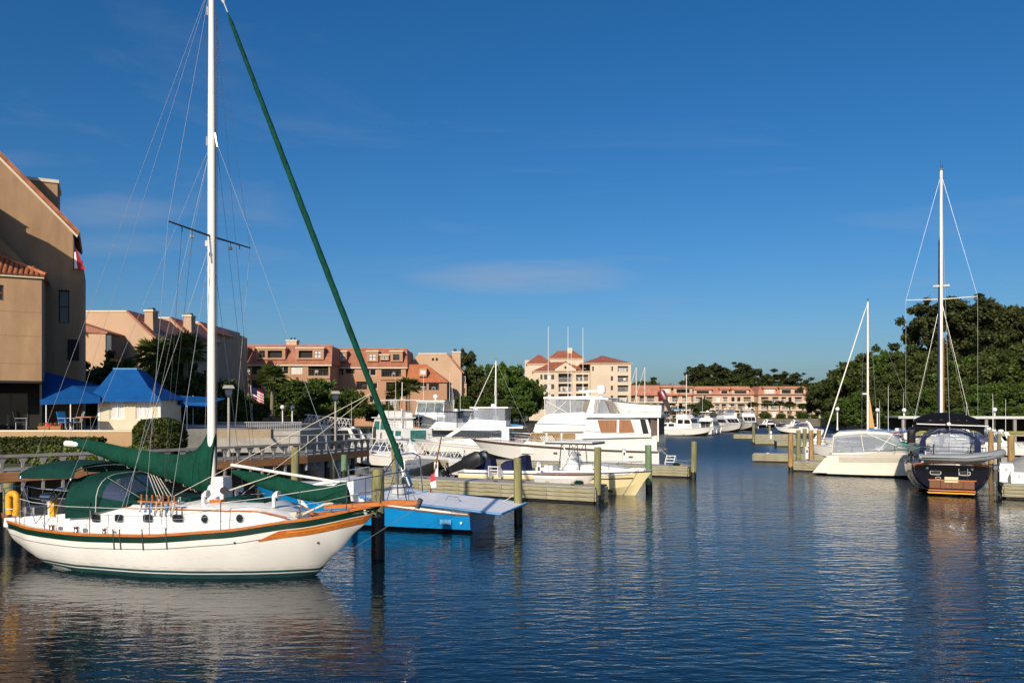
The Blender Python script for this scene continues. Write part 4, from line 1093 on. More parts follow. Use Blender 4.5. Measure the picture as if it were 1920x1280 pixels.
plant('palm2', 768, 722, 108, 'bushy cabbage palm before the orange roofed wing', 'palm_tree', group='palms', wide=1.6)
plant('palm1', 748, 732, 110, 'smaller cabbage palm left of the bushy palm', 'palm_tree', group='palms', wide=1.3)
plant('pine1', 877, 661, 150, 'dark rounded pine behind the chimney of the tan gable', 'pine_tree', group=g, wide=0.85)
plant('oak2', 882, 688, 138, 'dark oak at the right edge of the tan gable', group=g)
plant('oak3', 925, 676, 146, 'tall bright green tree left of the thin distant mast', group=g, wide=0.8)
plant('oak3', 960, 680, 150, 'tall bright green tree right of the thin distant mast', group=g, wide=0.8)
plant('oak2', 940, 690, 156, 'dark tree between the two bright green trees', group=g, wide=0.8)
plant('oak1', 990, 705, 160, 'green tree at the left corner of the cream building', group=g, wide=0.7)
plant('oak1', 862, 738, 122, 'low shrubby tree below the tan gable', group=g, wide=1.2)
plant('oak1', 905, 742, 125, 'low shrubby tree left of the thin distant mast', group=g, wide=1.2)
plant('oak3', 975, 738, 132, 'low shrubby tree before the cream building corner', group=g, wide=1.2)
plant('oak1', 945, 745, 130, 'low shrubby tree at the foot of the thin distant mast', group=g, wide=1.2)
# head of the harbour
g = 'distant trees behind the harbour rows'
bx_ = [(1200, 712, 300, 'oak1'), (1222, 712, 310, 'oak2'), (1306, 690, 300, 'pine2'), (1328, 686, 310, 'pine1'), (1350, 690, 300, 'pine2'), (1368, 694, 320, 'pine1'), (1392, 684, 305, 'pine2'), (1412, 690, 312, 'pine1'), (1440, 704, 300, 'pine2'), (1464, 700, 310, 'pine1'), (1490, 702, 300, 'pine2'), (1512, 716, 305, 'oak2'), (1380, 706, 296, 'oak2'), (1320, 712, 290, 'oak2'), (1450, 716, 292, 'oak2'), (1258, 718, 310, 'oak1')]
bx_.sort()
for i, (px, y, D, k) in enumerate(bx_):
    pn = 'pine' in k
    plant(k, px, y, D, '%s of the distant trees behind the terracotta roofed rows, a %s' % (nth(i), 'tall pine' if pn else 'low oak'), 'pine_tree' if pn else 'oak_tree', group=g, wide=1.5 if pn else 1.6)
g = 'palms and shrubs before the harbour rows'
fx = [(1320, 745, 224, 'oak2', 0.9), (1296, 762, 222, 'palm1', 1.2), (1412, 758, 222, 'palm2', 1.3), (1440, 756, 226, 'palm1', 1.3), (1462, 756, 226, 'palm2', 1.3), (1480, 758, 226, 'palm1', 1.2), (1505, 760, 226, 'palm2', 1.3), (1522, 762, 224, 'palm1', 1.3), (1275, 764, 205, 'palm2', 1.1), (1232, 768, 190, 'oak1', 0.8)]
fx.sort()
for i, (px, y, D, k, w) in enumerate(fx):
    pm_ = 'palm' in k
    plant(k, px, y, D, '%s of the small trees before the terracotta rows, a %s' % (nth(i), 'palm' if pm_ else 'rounded oak'), 'palm_tree' if pm_ else 'oak_tree', group=g, wide=w * (1.2 if pm_ else 1))
for i, px in enumerate(range(1196, 1540, 24)):
    plant('bush', px + random.uniform(-5, 5), 776 + random.uniform(-5, 4), 219 if px > 1400 else 190 + (px - 1196) * 0.14, '%s of the shrubs along the quay before the terracotta rows' % nth(i), 'shrub', 'shrub', 'quay shrubs before the terracotta rows', 1.3)
# right shore: dense oaks with tall pines standing above them
g = 'dark oaks on the right shore'
ox = [(1552, 706, 172, 'oak2', 1.0), (1575, 694, 164, 'oak2', 1.0), (1602, 676, 156, 'oak2', 1.0), (1632, 658, 150, 'oak2', 1.0), (1664, 655, 146, 'oak3', 1.0), (1694, 657, 142, 'oak2', 1.0), (1722, 655, 138, 'oak2', 1.0), (1752, 660, 132, 'oak2', 1.0), (1786, 668, 130, 'oak3', 1.0), (1822, 672, 128, 'oak2', 1.0), (1858, 664, 126, 'oak2', 1.0), (1896, 640, 122, 'oak2', 1.0), (1935, 648, 120, 'oak1', 1.0),
      (1570, 738, 150, 'oak2', 1.1), (1612, 730, 140, 'oak3', 1.1), (1655, 724, 134, 'oak2', 1.1), (1705, 722, 128, 'oak2', 1.1), (1752, 722, 122, 'oak1', 1.1), (1802, 720, 118, 'oak2', 1.1), (1850, 716, 114, 'oak3', 1.1), (1900, 712, 112, 'oak1', 1.1)]
ox.sort()
for i, (px, y, D, k, w) in enumerate(ox):
    lab = ('%s of the dark oaks massed on the right shore' % (nth(i) if i < 20 else 'rightmost'))
    plant(k, px, y, D, lab, 'oak_tree', group=g, wide=w)
g = 'tall pines on the right shore'
pxs = [(1745, 572, 150, 'pine1', 1.1), (1782, 566, 146, 'pine2', 1.2), (1818, 574, 150, 'pine1', 1.1), (1846, 572, 144, 'pine2', 1.2), (1876, 572, 148, 'pine1', 1.2), (1915, 584, 142, 'pine2', 1.2)]
pxs.sort()
for i, (px, y, D, k, w) in enumerate(pxs):
    plant(k, px, y, D, '%s of the tall pines standing above the oaks on the right shore' % nth(i), 'pine_tree', group=g, wide=w * 0.92)
# shrubs at the edge of the right shore
sx_ = [(1585, 776, 122), (1640, 770, 116), (1690, 772, 114), (1745, 768, 112), (1800, 766, 110), (1850, 764, 108), (1905, 762, 106)]
for i, (px, y, D) in enumerate(sx_):
    plant('bush', px, y, D, '%s of the shrubs behind the long covered dock' % nth(i), 'shrub', 'shrub', 'shrubs behind the covered dock', 2.2)

# clipped round bush, box hedge
def leafy(name, label, cat, shape, n, size, loc, m='hedge', seed=1, core=None):
    rng = np.random.default_rng(seed)
    t = thing(name, label, cat, loc)
    me = leaf_mesh('foliage', shape(rng, n), size, rng, m)
    o = bpy.data.objects.new('foliage', me); COL.objects.link(o); o.parent = t
    core.build('branches', 'bark', t, True)
    return t
bw = at(345, 0, 39.5).x - at(255, 0, 39.5).x
bc = at(300, 0, 39.5)
bz1 = at(0, 783, 39.5).z - LZ
def ball(rng, n):
    p = rng.normal(size=(n, 3)); p /= np.linalg.norm(p, axis=1)[:, None]
    q = np.sign(p) * np.abs(p) ** 0.72
    q *= rng.uniform(0.86, 1.02, size=(n, 1)) * (1 + 0.03 * np.sin(p[:, :1] * 9) * np.cos(p[:, 2:] * 7))
    return q * np.array([bw / 2, bw / 2, bz1 / 2]) * 0.98 + np.array([0, 0, bz1 / 2])
core = MB().ell((0, 0, bz1 / 2), (bw * 0.40, bw * 0.40, bz1 * 0.42)).cyl((0, 0, -0.2), (0, 0, 1), 0.08)
leafy('round_bush', 'clipped round green bush between kiosk and white mast', 'bush', ball, 9000, 0.085, (bc.x, 39.5, LZ), core=core)
hx0 = at(-30, 0, 38.3).x; hx1 = at(192, 0, 38.3).x; hz = at(0, 824, 38.3).z - LZ
def hedge_pts(rng, n):
    k = n // 3
    L_ = hx1 - hx0
    a = np.stack([rng.uniform(0, L_, k), rng.uniform(-0.42, -0.30, k), rng.uniform(0, hz, k)], 1)
    b = np.stack([rng.uniform(0, L_, n - k), rng.uniform(-0.4, 0.4, n - k), hz + rng.normal(0, 0.05, n - k)], 1)
    return np.concatenate([a, b])
core = MB().box(0.05, hx1 - hx0 - 0.05, -0.3, 0.3, -0.2, hz - 0.06)
leafy('hedge', 'long dark clipped hedge below the tan terrace wall at left', 'hedge', hedge_pts, 9000, 0.09, (hx0, 38.3, LZ), core=core, seed=2, m='leafdk')
def hedge_pts2(rng, n):
    L_ = 5.0
    return np.stack([rng.uniform(0, L_, n), rng.uniform(-0.6, 0.5, n), rng.uniform(0, 0.75, n) + 0.15 * np.sin(np.linspace(0, 40, n))], 1)
core = MB().box(0.1, 4.9, -0.4, 0.3, -0.2, 0.5)
leafy('ground_cover', 'low yellow-green shrub bed between hedge and promenade railing', 'shrub bed', hedge_pts2, 6000, 0.10, (at(70, 0, 36.4).x, 36.4, LZ), m='palmleaf', core=core, seed=3)
random.seed(21)
# ================================================================== PILINGS, DOCKS, RAMPS, LAMPS
def piling(px, ytop, D, label, r=0.19, m='pile', group='timber pilings', ybase=None, cap=None, tide=0.9):
    p = at(px, ytop, D); h = p.z
    t = thing('piling', label, 'piling', (p.x, D, 0), random.uniform(0, 6), group)
    t.rotation_euler = (R(random.uniform(-1.3, 1.3)), R(random.uniform(-1.3, 1.3)), random.uniform(0, 6))
    n = 14; rings = []
    for z, k in ((-1.5, 1.04), (tide, 1.0), (h * 0.6 + tide * 0.3, 0.98), (h - 0.04, 0.96), (h, 0.90)):
        rings.append([(r * k * math.cos(2 * math.pi * i / n) * (1 + 0.03 * math.sin(3 * i)), r * k * math.sin(2 * math.pi * i / n) * (1 + 0.03 * math.cos(2 * i)), z) for i in range(n)])
    MB().loft(rings[1:]).build('shaft', m, t, True)
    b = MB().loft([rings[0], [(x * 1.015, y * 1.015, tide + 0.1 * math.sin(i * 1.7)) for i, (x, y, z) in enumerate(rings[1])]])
    b.build('growth_shade_band', 'tide', t, True)
    return t
piling(709, 879, 24.2, 'thick mossy piling in front of the sailboat bow, dark below', 0.20, tide=1.35)  # dark foot drawn high to paint in the boat's shade above the growth
piling(972, 858, 31.5, 'mossy piling at the right end of the flat white platform', 0.165, tide=0.6)
piling(1120, 838, 38.5, 'tall mossy piling at the outer corner of the nearest wooden finger dock', 0.175, tide=0.4)
piling(1217, 834, 43.5, 'green tinted piling behind the bow of the cream-yellow fishing boat', 0.185, 'pilegr', tide=0.4)
piling(1300, 827, 52.3, 'mossy piling standing alone at the end of the finger dock right of the white yacht', 0.19, tide=0.4)
piling(553, 838, 37.6, 'olive piling in front of the promenade railing, above the green staysail cover', 0.185, tide=1.0)
piling(742, 832, 42.0, 'olive piling half hidden by the furled green sail', 0.18, tide=0.6)
piling(628, 862, 40.0, 'short dark piling below the promenade, right of the olive piling', 0.17, 'tide', tide=0.6)
piling(645, 852, 43.0, 'green headed short piling near the promenade end', 0.17, 'pilegr', tide=1.2)
piling(18, 905, 27.0, 'short olive piling behind the yellow horseshoe buoy', 0.19, tide=0.6)
piling(278, 880, 30.5, 'olive piling seen behind the green canvas dodger', 0.17, tide=0.6)
piling(1483, 812, 58.5, 'brown piling at the outer corner of the right-hand finger dock', 0.19, 'pilebr', tide=0.3)
piling(1497, 806, 66, 'olive piling behind the right-hand finger dock, second of its row', 0.18, tide=0.3)
piling(1508, 803, 72, 'olive piling behind the right-hand finger dock, third of its row', 0.18, tide=0.3)
piling(1522, 806, 64, 'pale piling left of the cream cabin cruiser stern', 0.19, 'pilebr', tide=0.3)
piling(1535, 806, 68, 'brown piling touching the cream cabin cruiser canopy', 0.18, 'pilebr', tide=0.3)
piling(1413, 797, 103, 'thin olive piling at the tip of the far finger dock', 0.18, tide=0.3)
piling(1443, 797, 122, 'thin olive piling behind the far finger dock', 0.18, tide=0.3)
piling(1858, 808, 62, 'reddish brown piling above the grey dinghy bow', 0.2, 'pilebr', tide=0.3)
piling(1873, 812, 70, 'thin olive piling right of the reddish piling', 0.16, tide=0.3)
piling(1896, 816, 58, 'thick ochre piling near the right picture edge', 0.24, 'pilebr', tide=0.3)
piling(702, 800, 80, 'dark thin piling among the cruisers left of the green sail', 0.16, 'tide', tide=0.3)

def dock(name, a, ang, L_, w, label, ztop=0.72, boards=3, seg=2.4, flip=False):
    """floating dock: a runs from the outer front corner a along ang; fascia boards on the front and the end"""
    t = thing(name, label, 'dock', (a[0], a[1], 0), ang, 'floating docks')
    if flip: t.scale = (1, -1, 1)
    MB().box(0.0, L_, -w, 0.0, ztop - 0.10, ztop).build('deck', 'dockdeck', t)
    MB().box(0.1, L_ - 0.1, -w + 0.1, -0.1, -0.3, ztop - 0.12).build('float', 'tide', t)
    n = max(1, int(L_ / seg)); hb = (ztop - 0.10 - 0.10) / boards
    mesh = None
    for i in range(n):
        for k in range(boards):
            if mesh is None:
                ll = L_ / n
                o = MB().box(0.008, ll - 0.008, 0.0, 0.055, 0.012, hb - 0.012).build('fascia_board', 'wetwood', t); mesh = o.data
            else:
                o = bpy.data.objects.new('fascia_board', mesh); COL.objects.link(o); o.parent = t
            o.location = (i * L_ / n, 0.0 + random.uniform(0, 0.03) + (0.03 if k == 0 else 0), 0.10 + k * hb)
    em = None
    for k in range(boards):
        o = MB().box(-0.06, 0.0, -w, 0.05, 0.10 + k * hb + 0.012, 0.10 + (k + 1) * hb - 0.012).build('end_board', 'wetwood', t)
        o.location.x = -random.uniform(0.004, 0.03)
    MB().box(-0.02, L_, -w + 0.02, 0.06, ztop - 0.098, ztop - 0.03).build('rub_strip', 'wetwood', t)
    for x in frange(1.2, L_ - 1.0, max(2, int(L_ / 3.5))):
        MB().box(x - 0.14, x + 0.14, -0.20, -0.14, ztop + 0.05, ztop + 0.085).box(x - 0.05, x + 0.05, -0.2, -0.14, ztop, ztop + 0.05).build('cleat', 'steel', t)
    return t
A27 = R(180 - 26.6)
dock('finger_dock', (3.97, 38.2), A27, 15.0, 1.7, 'nearest weathered wooden finger dock, left of the tall mossy piling', 0.80)
dock('finger_dock', (11.6, 52.6), A27, 21.0, 1.6, 'wooden finger dock beyond the cream-yellow fishing boat, lone piling at its end', 0.74)
# right side: outer end towards the channel (left), running right and away
dock('finger_dock', (20.4, 58.6), R(-27 + 0), 8.0, 1.6, 'wooden finger dock left of the cream cabin cruiser', 0.72, flip=True)
dock('finger_dock', (20.9, 69), R(-20), 9.0, 1.6, 'second wooden finger dock behind the cream cabin cruiser', 0.72, flip=True)
dock('finger_dock', (31.4, 103), R(-10), 12.0, 1.6, 'far low finger dock in mid channel right of the distant cruisers', 0.74, flip=True)
dock('finger_dock', (34.0, 122), R(-10), 9.0, 1.6, 'small far dock with a white box behind the mid channel finger', 0.74, flip=True)
e_ = dock('dock_corner', (24.95, 40.4), R(-27), 5.0, 2.6, 'short wooden dock with white boxes at the right picture edge', 0.74, flip=True)
dock('main_dock', (-8.8, 47.0), R(86), 62.0, 2.2, 'long floating walkway leading away behind the moored boats', 0.70, seg=6)
dock('main_dock', (62.0, 93.0), R(180 - 8), 30.0, 2.2, 'long floating walkway below the covered dock on the right', 0.70, seg=6)

# ---- truss gangways
def gangway(A, B, h, w, label, n):
    A = Vector(A); B = Vector(B); L_ = (B - A).length
    ang = math.atan2(B.y - A.y, B.x - A.x); tilt = math.asin((B.z - A.z) / L_)
    t = thing('gangway', label, 'gangway', A, ang)
    t.rotation_euler = (0, -tilt, ang)
    MB().box(0, L_, -w / 2, w / 2, -0.02, 0.05).build('deck', 'ltgrey', t)
    MB().box(0, L_, -w / 2 - 0.09, -w / 2 - 0.002, -0.10, 0.08).box(0, L_, w / 2 + 0.002, w / 2 + 0.09, -0.10, 0.08).build('side_beam', 'white', t)
    for s in (-1, 1):
        y = s * (w / 2 + 0.045); b = MB()
        b.cyl((0, y, h), (L_, y, h), 0.032, n=6)
        b.cyl((0, y, h * 0.5), (L_, y, h * 0.5), 0.018, n=6)
        b.build('top_chord', 'white', t)
        for i in range(n):
            x0 = L_ * i / n; x1 = L_ * (i + 1) / n; xm = (x0 + x1) / 2
            MB().cyl((x0 + 0.05, y, 0.03), (xm, y, h), 0.024, n=5).cyl((xm, y, h), (x1 - 0.05, y, 0.03), 0.024, n=5).build('truss_brace', 'white', t)
gangway((-8.3, 47.6, 1.98), (-1.9, 51.5, 1.15), 0.80, 1.1, 'white truss gangway sloping down from the promenade to the docks', 9)
gangway((at(572, 0, 78).x, 78, 3.1), (at(655, 0, 80).x, 80, 2.6), 0.95, 1.2, 'small white truss gangway behind the planter wall and lamp post', 6)

# ---- lamp posts
def lamp(px, ytop, D, zb, label, kind='lantern', r=0.06, hw=0.30):
    p = at(px, ytop, D); h = p.z - zb
    t = thing('lamp_post', label, 'street lamp', (p.x, D, zb), 0.3, 'lamp posts')
    b = MB().cyl((0, 0, 0), (0, 0, h - 0.6), r * 1.15, r, 10).cyl((0, 0, 0), (0, 0, 0.35), r * 2.0, r * 1.4, 10); b.build('pole', 'concrete' if kind == 'lantern' else 'white', t, True)
    if kind == 'lantern':
        sq = lambda w, z: [(-w, -w, z), (w, -w, z), (w, w, z), (-w, w, z)]
        MB().loft([sq(0.05, h - 0.62), sq(hw * 0.45, h - 0.5), sq(hw * 0.50, h - 0.46)]).build('lamp_holder', 'dkgrey', t)
        g_ = MB().loft([sq(hw * 0.46, h - 0.46), sq(hw * 0.62, h - 0.16)]).build('lantern_glass', 'clear2', t)
        for sx in (-1, 1):
            for sy in (-1, 1): MB().cyl((sx * hw * 0.48, sy * hw * 0.48, h - 0.46), (sx * hw * 0.64, sy * hw * 0.64, h - 0.16), 0.018, n=4).build('lantern_bar', 'dkgrey', t)
        MB().loft([sq(hw, h - 0.16), sq(hw, h - 0.10), sq(hw * 0.8, h - 0.04), sq(hw * 0.8, h)]).build('lantern_roof', 'concrete', t)
    else:
        MB().ell((0, 0, h - 0.3), (0.26, 0.26, 0.26)).build('globe', 'white', t, True)
        MB().cyl((0, 0, h - 0.66), (0, 0, h - 0.52), 0.14, 0.10).build('lamp_holder', 'dkgrey', t)
lamp(429, 722, 38.8, PZ, 'slim lamp post with a square roofed lantern, beside the white mast', hw=0.27)
lamp(629, 733, 46.5, PZ, 'lamp post with a square roofed lantern at the promenade end', hw=0.26)
lamp(530, 758, 88, LZ, 'globe lamp post before the oak clump, left one of the pair', 'globe', 0.07)
lamp(548, 758, 88, LZ, 'globe lamp post before the oak clump, right one of the pair', 'globe', 0.07)
for i, (px, y) in enumerate([(1570, 762), (1645, 764), (1695, 764), (1865, 763)]):
    lamp(px, y, 100, LZ, '%s of the globe lamps along the covered dock' % nth(i), 'globe', 0.07)

# ---- flagpole
fp = thing('flagpole', 'slanting flagpole with a striped red and white flag before the rose block', 'flag', at(475, 795, 78)); fp.location.z = LZ
zt_ = at(0, 722, 78).z - LZ
MB().cyl((0, 0, 0), (-0.25, 0, zt_), 0.05, 0.03).build('pole', 'white', fp)
fw, fh = 1.5, 1.15
for i in range(9):
    z0 = zt_ - 0.15 - fh * (i + 1) / 9; z1 = zt_ - 0.15 - fh * i / 9; rr = []
    for k in range(9):
        t_ = k / 8; x = -0.2 + fw * t_ * 0.8; y = 0.12 * math.sin(t_ * 7); dr = -0.62 * t_
        rr.append([(x, y, z0 + dr), (x, y - 0.015, z0 + dr), (x, y - 0.015, z1 + dr), (x, y, z1 + dr)])
    MB().loft(rr).build('flag_stripe', 'red' if i % 2 == 0 else 'white', fp)
rr = []
for k in range(5):
    t_ = k / 8; x = -0.2 + fw * t_ * 0.8; y = 0.12 * math.sin(t_ * 7) - 0.02; dr = -0.62 * t_
    rr.append([(x, y, zt_ - 0.15 - fh * 0.55 + dr), (x, y - 0.01, zt_ - 0.15 - fh * 0.55 + dr), (x, y - 0.01, zt_ - 0.145 + dr), (x, y, zt_ - 0.145 + dr)])
MB().loft(rr).build('flag_canton', 'navy', fp)

# ---- picket fence on the left shore, behind the planter wall
pf = thing('picket_fence', 'dark picket railing behind the planter wall on the left shore', 'fence', (at(404, 0, 50).x, 50, TZ - 0.9))
L_ = at(566, 0, 50).x - at(404, 0, 50).x
zf0 = at(0, 806, 50).z - (TZ - 0.9); zf1 = at(0, 792, 50).z - (TZ - 0.9)
struct(MB().box(at(395, 0, 50).x, at(566, 0, 50).x, 49.6, 58, LZ - 0.3, TZ - 0.9 + zf0 - 0.04).build('upper_walk', 'concrete'))
me_ = None
for i in range(48):
    if me_ is None:
        o = MB().box(-0.018, 0.018, -0.018, 0.018, zf0 - 0.05, zf1).build('picket', 'grey', pf); me_ = o.data
    else:
        o = bpy.data.objects.new('picket', me_); COL.objects.link(o); o.parent = pf
    o.location.x = L_ * (i + 0.5) / 48
MB().box(0, L_, -0.03, 0.03, zf1, zf1 + 0.05).build('top_rail', 'grey', pf)
MB().box(0, L_, -0.025, 0.025, zf0 + 0.04, zf0 + 0.08).build('bottom_rail', 'grey', pf)

# ---- low rail around the quay corner right of the planter wall
def railing(pts, zb, h, label, step=0.9, m='grey', name='railing'):
    a0 = Vector(pts[0]); t = thing(name, label, 'railing', (a0.x, a0.y, zb))
    mm = None
    for q, an in along(pts, step):
        if mm is None:
            o = MB().box(-0.03, 0.03, -0.03, 0.03, 0, h).build('post', m, t); mm = o.data
        else:
            o = bpy.data.objects.new('post', mm); COL.objects.link(o); o.parent = t
        o.location = (q.x - a0.x, q.y - a0.y, 0)
    for z in (h, h * 0.5):
        b = MB()
        for p, q in zip(pts, pts[1:]): b.cyl((p[0] - a0.x, p[1] - a0.y, z), (q[0] - a0.x, q[1] - a0.y, z), 0.035, n=5)
        b.build('rail', m, t)
railing([(at(506, 0, 47).x, 47), (at(600, 0, 49).x, 49), (at(690, 0, 51).x, 51)], 1.95, 1.0, 'plain grey post-and-rail along the inner walkway behind the promenade', 0.6)
struct(MB().plate([(at(506, 0, 46.8).x, 46.8), (at(692, 0, 50.8).x, 50.8), (at(692, 0, 53).x, 53), (at(506, 0, 49).x, 49)], 1.75, 1.95).build('inner_walkway', 'concrete'))

# ---- covered dock on the right shore
cd = thing('covered_dock', 'long low covered dock with a pale flat roof along the right shore', 'covered dock', (52, 97, 0), R(-12))
MB().box(-4.5, 34, 0.0, 7.0, 3.50, 3.68).build('roof', 'ltgrey', cd)
MB().box(-4.6, 34.1, -0.12, 0.0, 3.42, 3.74).build('roof_fascia', 'ltgrey', cd)
MB().box(-4.3, 34, 6.0, 6.3, 0.6, 3.5).build('dark_backing', 'dark', cd)  # near-black sheet supplies the dark beneath the roof
MB().box(-4.5, 34, 0.0, 7.0, 1.35, 1.55).build('walkway', 'wetwood', cd)
MB().box(-4.5, 34, -0.06, -0.004, 1.62, 1.95).build('guard_board', mat('mossy_board', (0.22, 0.22, 0.06), 0.9, var=0.3, scale=3, stretch=(0.4, 1, 5)), cd)
mm = None
for i in range(13):
    if mm is None:
        o = MB().box(-0.16, 0.16, 0.1, 0.42, -1.0, 3.5).build('post', 'railconc', cd); mm = o.data
    else:
        o = bpy.data.objects.new('post', mm); COL.objects.link(o); o.parent = cd
    o.location.x = -4 + i * 3.1
# ---- dock boxes, power pedestals and clutter
def dock_box(px, y, D, w, label, h=0.62, m='gel2', z=0.72, rz=R(-26), d_=0.62):
    p = at(px, y, D)
    t = thing('dock_box', label, 'dock box', (p.x, D, z), rz, 'dock boxes')
    MB().box(-w / 2, w / 2, -d_ / 2, d_ / 2, 0, h * 0.74).build('box_body', m, t)
    MB().loft([[(-w / 2 - 0.03, -d_ / 2 - 0.03, h * 0.75), (w / 2 + 0.03, -d_ / 2 - 0.03, h * 0.75), (w / 2 + 0.03, d_ / 2 + 0.03, h * 0.75), (-w / 2 - 0.03, d_ / 2 + 0.03, h * 0.75)], [(-w / 2 + 0.03, -d_ / 2 + 0.0, h), (w / 2 - 0.03, -d_ / 2 + 0.0, h), (w / 2 - 0.03, d_ / 2 - 0.05, h * 1.05), (-w / 2 + 0.03, d_ / 2 - 0.05, h * 1.05)]]).build('lid', m, t)
    MB().box(-0.05, 0.05, -d_ / 2 - 0.05, -d_ / 2 - 0.005, h * 0.62, h * 0.78).build('latch', 'steel', t)
dock_box(865, 0, 46.5, 1.35, 'large pale grey dock box above the black outboards', 0.95, 'ltgrey', 0.72)
dock_box(1886, 0, 41.8, 0.62, 'tall white dock box next to the navy sailboat', 0.95, 'gel2', 0.74, R(-27))
dock_box(1910, 0, 41.0, 0.72, 'white dock box at the right picture edge', 0.55, 'gel2', 0.74, R(-27))
dock_box(1872, 0, 42.3, 0.5, 'small dark fronted dock box behind the tall white one', 0.8, 'dkgrey', 0.74, R(-27))
for px, D, lab in ((756, 43.8, 'white power pedestal near the furled sail foot'), (818, 45.0, 'power pedestal with a rusty cap left of the dock boxes'), (1445, 104, 'white box on the far finger dock')):
    p = at(px, 0, D); t = thing('power_pedestal', lab, 'pedestal', (p.x, D, 0.72))
    MB().box(-0.11, 0.11, -0.1, 0.1, 0, 0.85).build('column', 'white', t)
    MB().loft([[(-0.15, -0.14, 0.852), (0.15, -0.14, 0.852), (0.15, 0.14, 0.852), (-0.15, 0.14, 0.852)], [(-0.08, -0.08, 1.0), (0.08, -0.08, 1.0), (0.08, 0.08, 1.0), (-0.08, 0.08, 1.0)]]).build('cap', 'fascia' if 'rusty' in lab else 'white', t)
    MB().box(-0.06, 0.06, -0.125, -0.102, 0.5, 0.7).build('socket_panel', 'dkgrey', t)
# ================================================================== BOATS
class SailHull:
    def __init__(s, L, b, zs, zk, p=(2.4, 1.25), q=(0.55, 0.85), u0=0.0):
        s.u0 = u0; s.L, s.bt, s.zst, s.zkt, s.p_, s.q_ = L, b, zs, zk, p, q
    def b(s, u): return interp(s.bt, u)
    def zs(s, u): return interp(s.zst, u)
    def zk(s, u): return interp(s.zkt, u)
    def y(s, u, z):
        a, c = s.zs(u), s.zk(u)
        t = min(1.0, max(0.0, (a - z) / max(1e-4, a - c))); f = max(0.0, (u / s.L - 0.55) / 0.45)
        return s.b(u) * max(0.0, 1 - t ** lerp(s.p_[0], s.p_[1], f)) ** lerp(s.q_[0], s.q_[1], f)
    def us(s, n=84):
        return [lerp(s.u0, s.L, 0.5 - 0.5 * math.cos(math.pi * i / (n - 1))) for i in range(n)]
    def mesh(s):
        b = MB(); rings = []; T_ = [0, .05, .12, .2, .28, .36, .42, .48, .54, .6, .66, .72, .8, .88, .94, .98, 1.0]
        for u in s.us():
            a, c = s.zs(u), s.zk(u); half = [(s.y(u, lerp(a, c, t)), lerp(a, c, t)) for t in T_]
            rings.append([(u, y, z) for y, z in half] + [(u, -y, z) for y, z in half[::-1][1:]])
        b.loft(rings, False, False)
        n = len(rings[0]); b.f.append(tuple(range(n)))          # transom
        return b
    def strip(s, fa, fb, off, u0=0.0, u1=None, side=None, n=90):
        b = MB(); u0 = max(u0, s.u0); u1 = s.L if u1 is None else u1
        for sg in ((-1, 1) if side is None else (side,)):
            rings = []
            for i in range(n):
                u = lerp(u0, u1, i / (n - 1)); za = max(fa(u), s.zk(u)); zb_ = max(fb(u), s.zk(u)); zm = (za + zb_) / 2
                rings.append([(u, sg * (s.y(u, z) + off), z) for z in (za, zm, zb_)])
            b.loft(rings, False, False)
        return b
    def deck(s, drop, inset=0.03, u0=0.0, u1=None):
        b = MB(); u0 = max(u0, s.u0); u1 = s.L - 0.25 if u1 is None else u1; rings = []
        for u in frange(u0, u1, 30):
            z = s.zs(u) - drop; w = max(0.01, s.b(u) - inset); rings.append([(u, -w, z), (u, -w * 0.5, z + 0.04), (u, 0, z + 0.05), (u, w * 0.5, z + 0.04), (u, w, z)])
        return b.loft(rings, False, False)
    def rail(s, w, h, lift, u0=0.0, u1=None, out=0.03):
        b = MB(); u0 = max(u0, s.u0); u1 = s.L if u1 is None else u1
        for sg in (-1, 1):
            rings = []
            for u in frange(u0, u1, 44):
                y = s.b(u) + out; z = s.zs(u) + lift; yi = max(0.0, y - w)
                rings.append([(u, sg * y, z - h), (u, sg * y, z), (u, sg * yi, z), (u, sg * yi, z - h)])
            b.loft(rings)
        return b

def wire(b, p, q, r=0.007): b.cyl(p, q, r, n=4, cap=False); return b

# ------------------------------------------------------------------ the green and white cutter in the foreground
SA = math.atan2(-3.6, 12.4)
S = thing('sailboat', 'white cutter with green canvas covers and teak trim filling the lower left', 'sailboat', (-15.9, 24.8, 0), SA)
sf = Frame(-15.9, 24.8, SA)
H = SailHull(12.9,
    [(0.5, 0.42), (0.9, 0.72), (1.5, 1.05), (2.6, 1.45), (4.5, 1.78), (6.5, 1.83), (8, 1.72), (9.5, 1.40), (10.8, 0.98), (11.8, 0.58), (12.5, 0.26), (12.9, 0.05)],
    [(0, 1.40), (1.5, 1.22), (3.2, 1.13), (5, 1.12), (7, 1.18), (9, 1.34), (11, 1.62), (12.9, 1.98)],
    [(0.5, 0.98), (0.9, 0.62), (1.4, 0.30), (2.1, 0.0), (3.0, -0.35), (4.5, -0.7), (7, -0.85), (9, -0.75), (10.2, -0.45), (11.0, 0.02), (11.6, 0.62), (12.3, 1.32), (12.9, 1.90)], u0=0.5)
H.mesh().build('hull', 'gel', S, True)
H.strip(lambda u: H.zs(u) - 0.03, lambda u: H.zs(u) - 0.215, 0.007, 0.35).build('sheer_band', 'dgreen', S, True)
H.strip(lambda u: H.zs(u) - 0.375, lambda u: H.zs(u) - 0.392, 0.006, 1.0, 10.2).build('cove_line', 'dkgrey', S, True)
H.strip(lambda u: 0.225, lambda u: 0.165, 0.014, 1.25, 11.28).build('boot_stripe', mat('blue_green_stripe', (0.015, 0.07, 0.085), 0.35), S, True)
H.strip(lambda u: 0.125, lambda u: -0.5, 0.016, 1.4, 11.1).build('bottom_paint', 'teal', S, True)
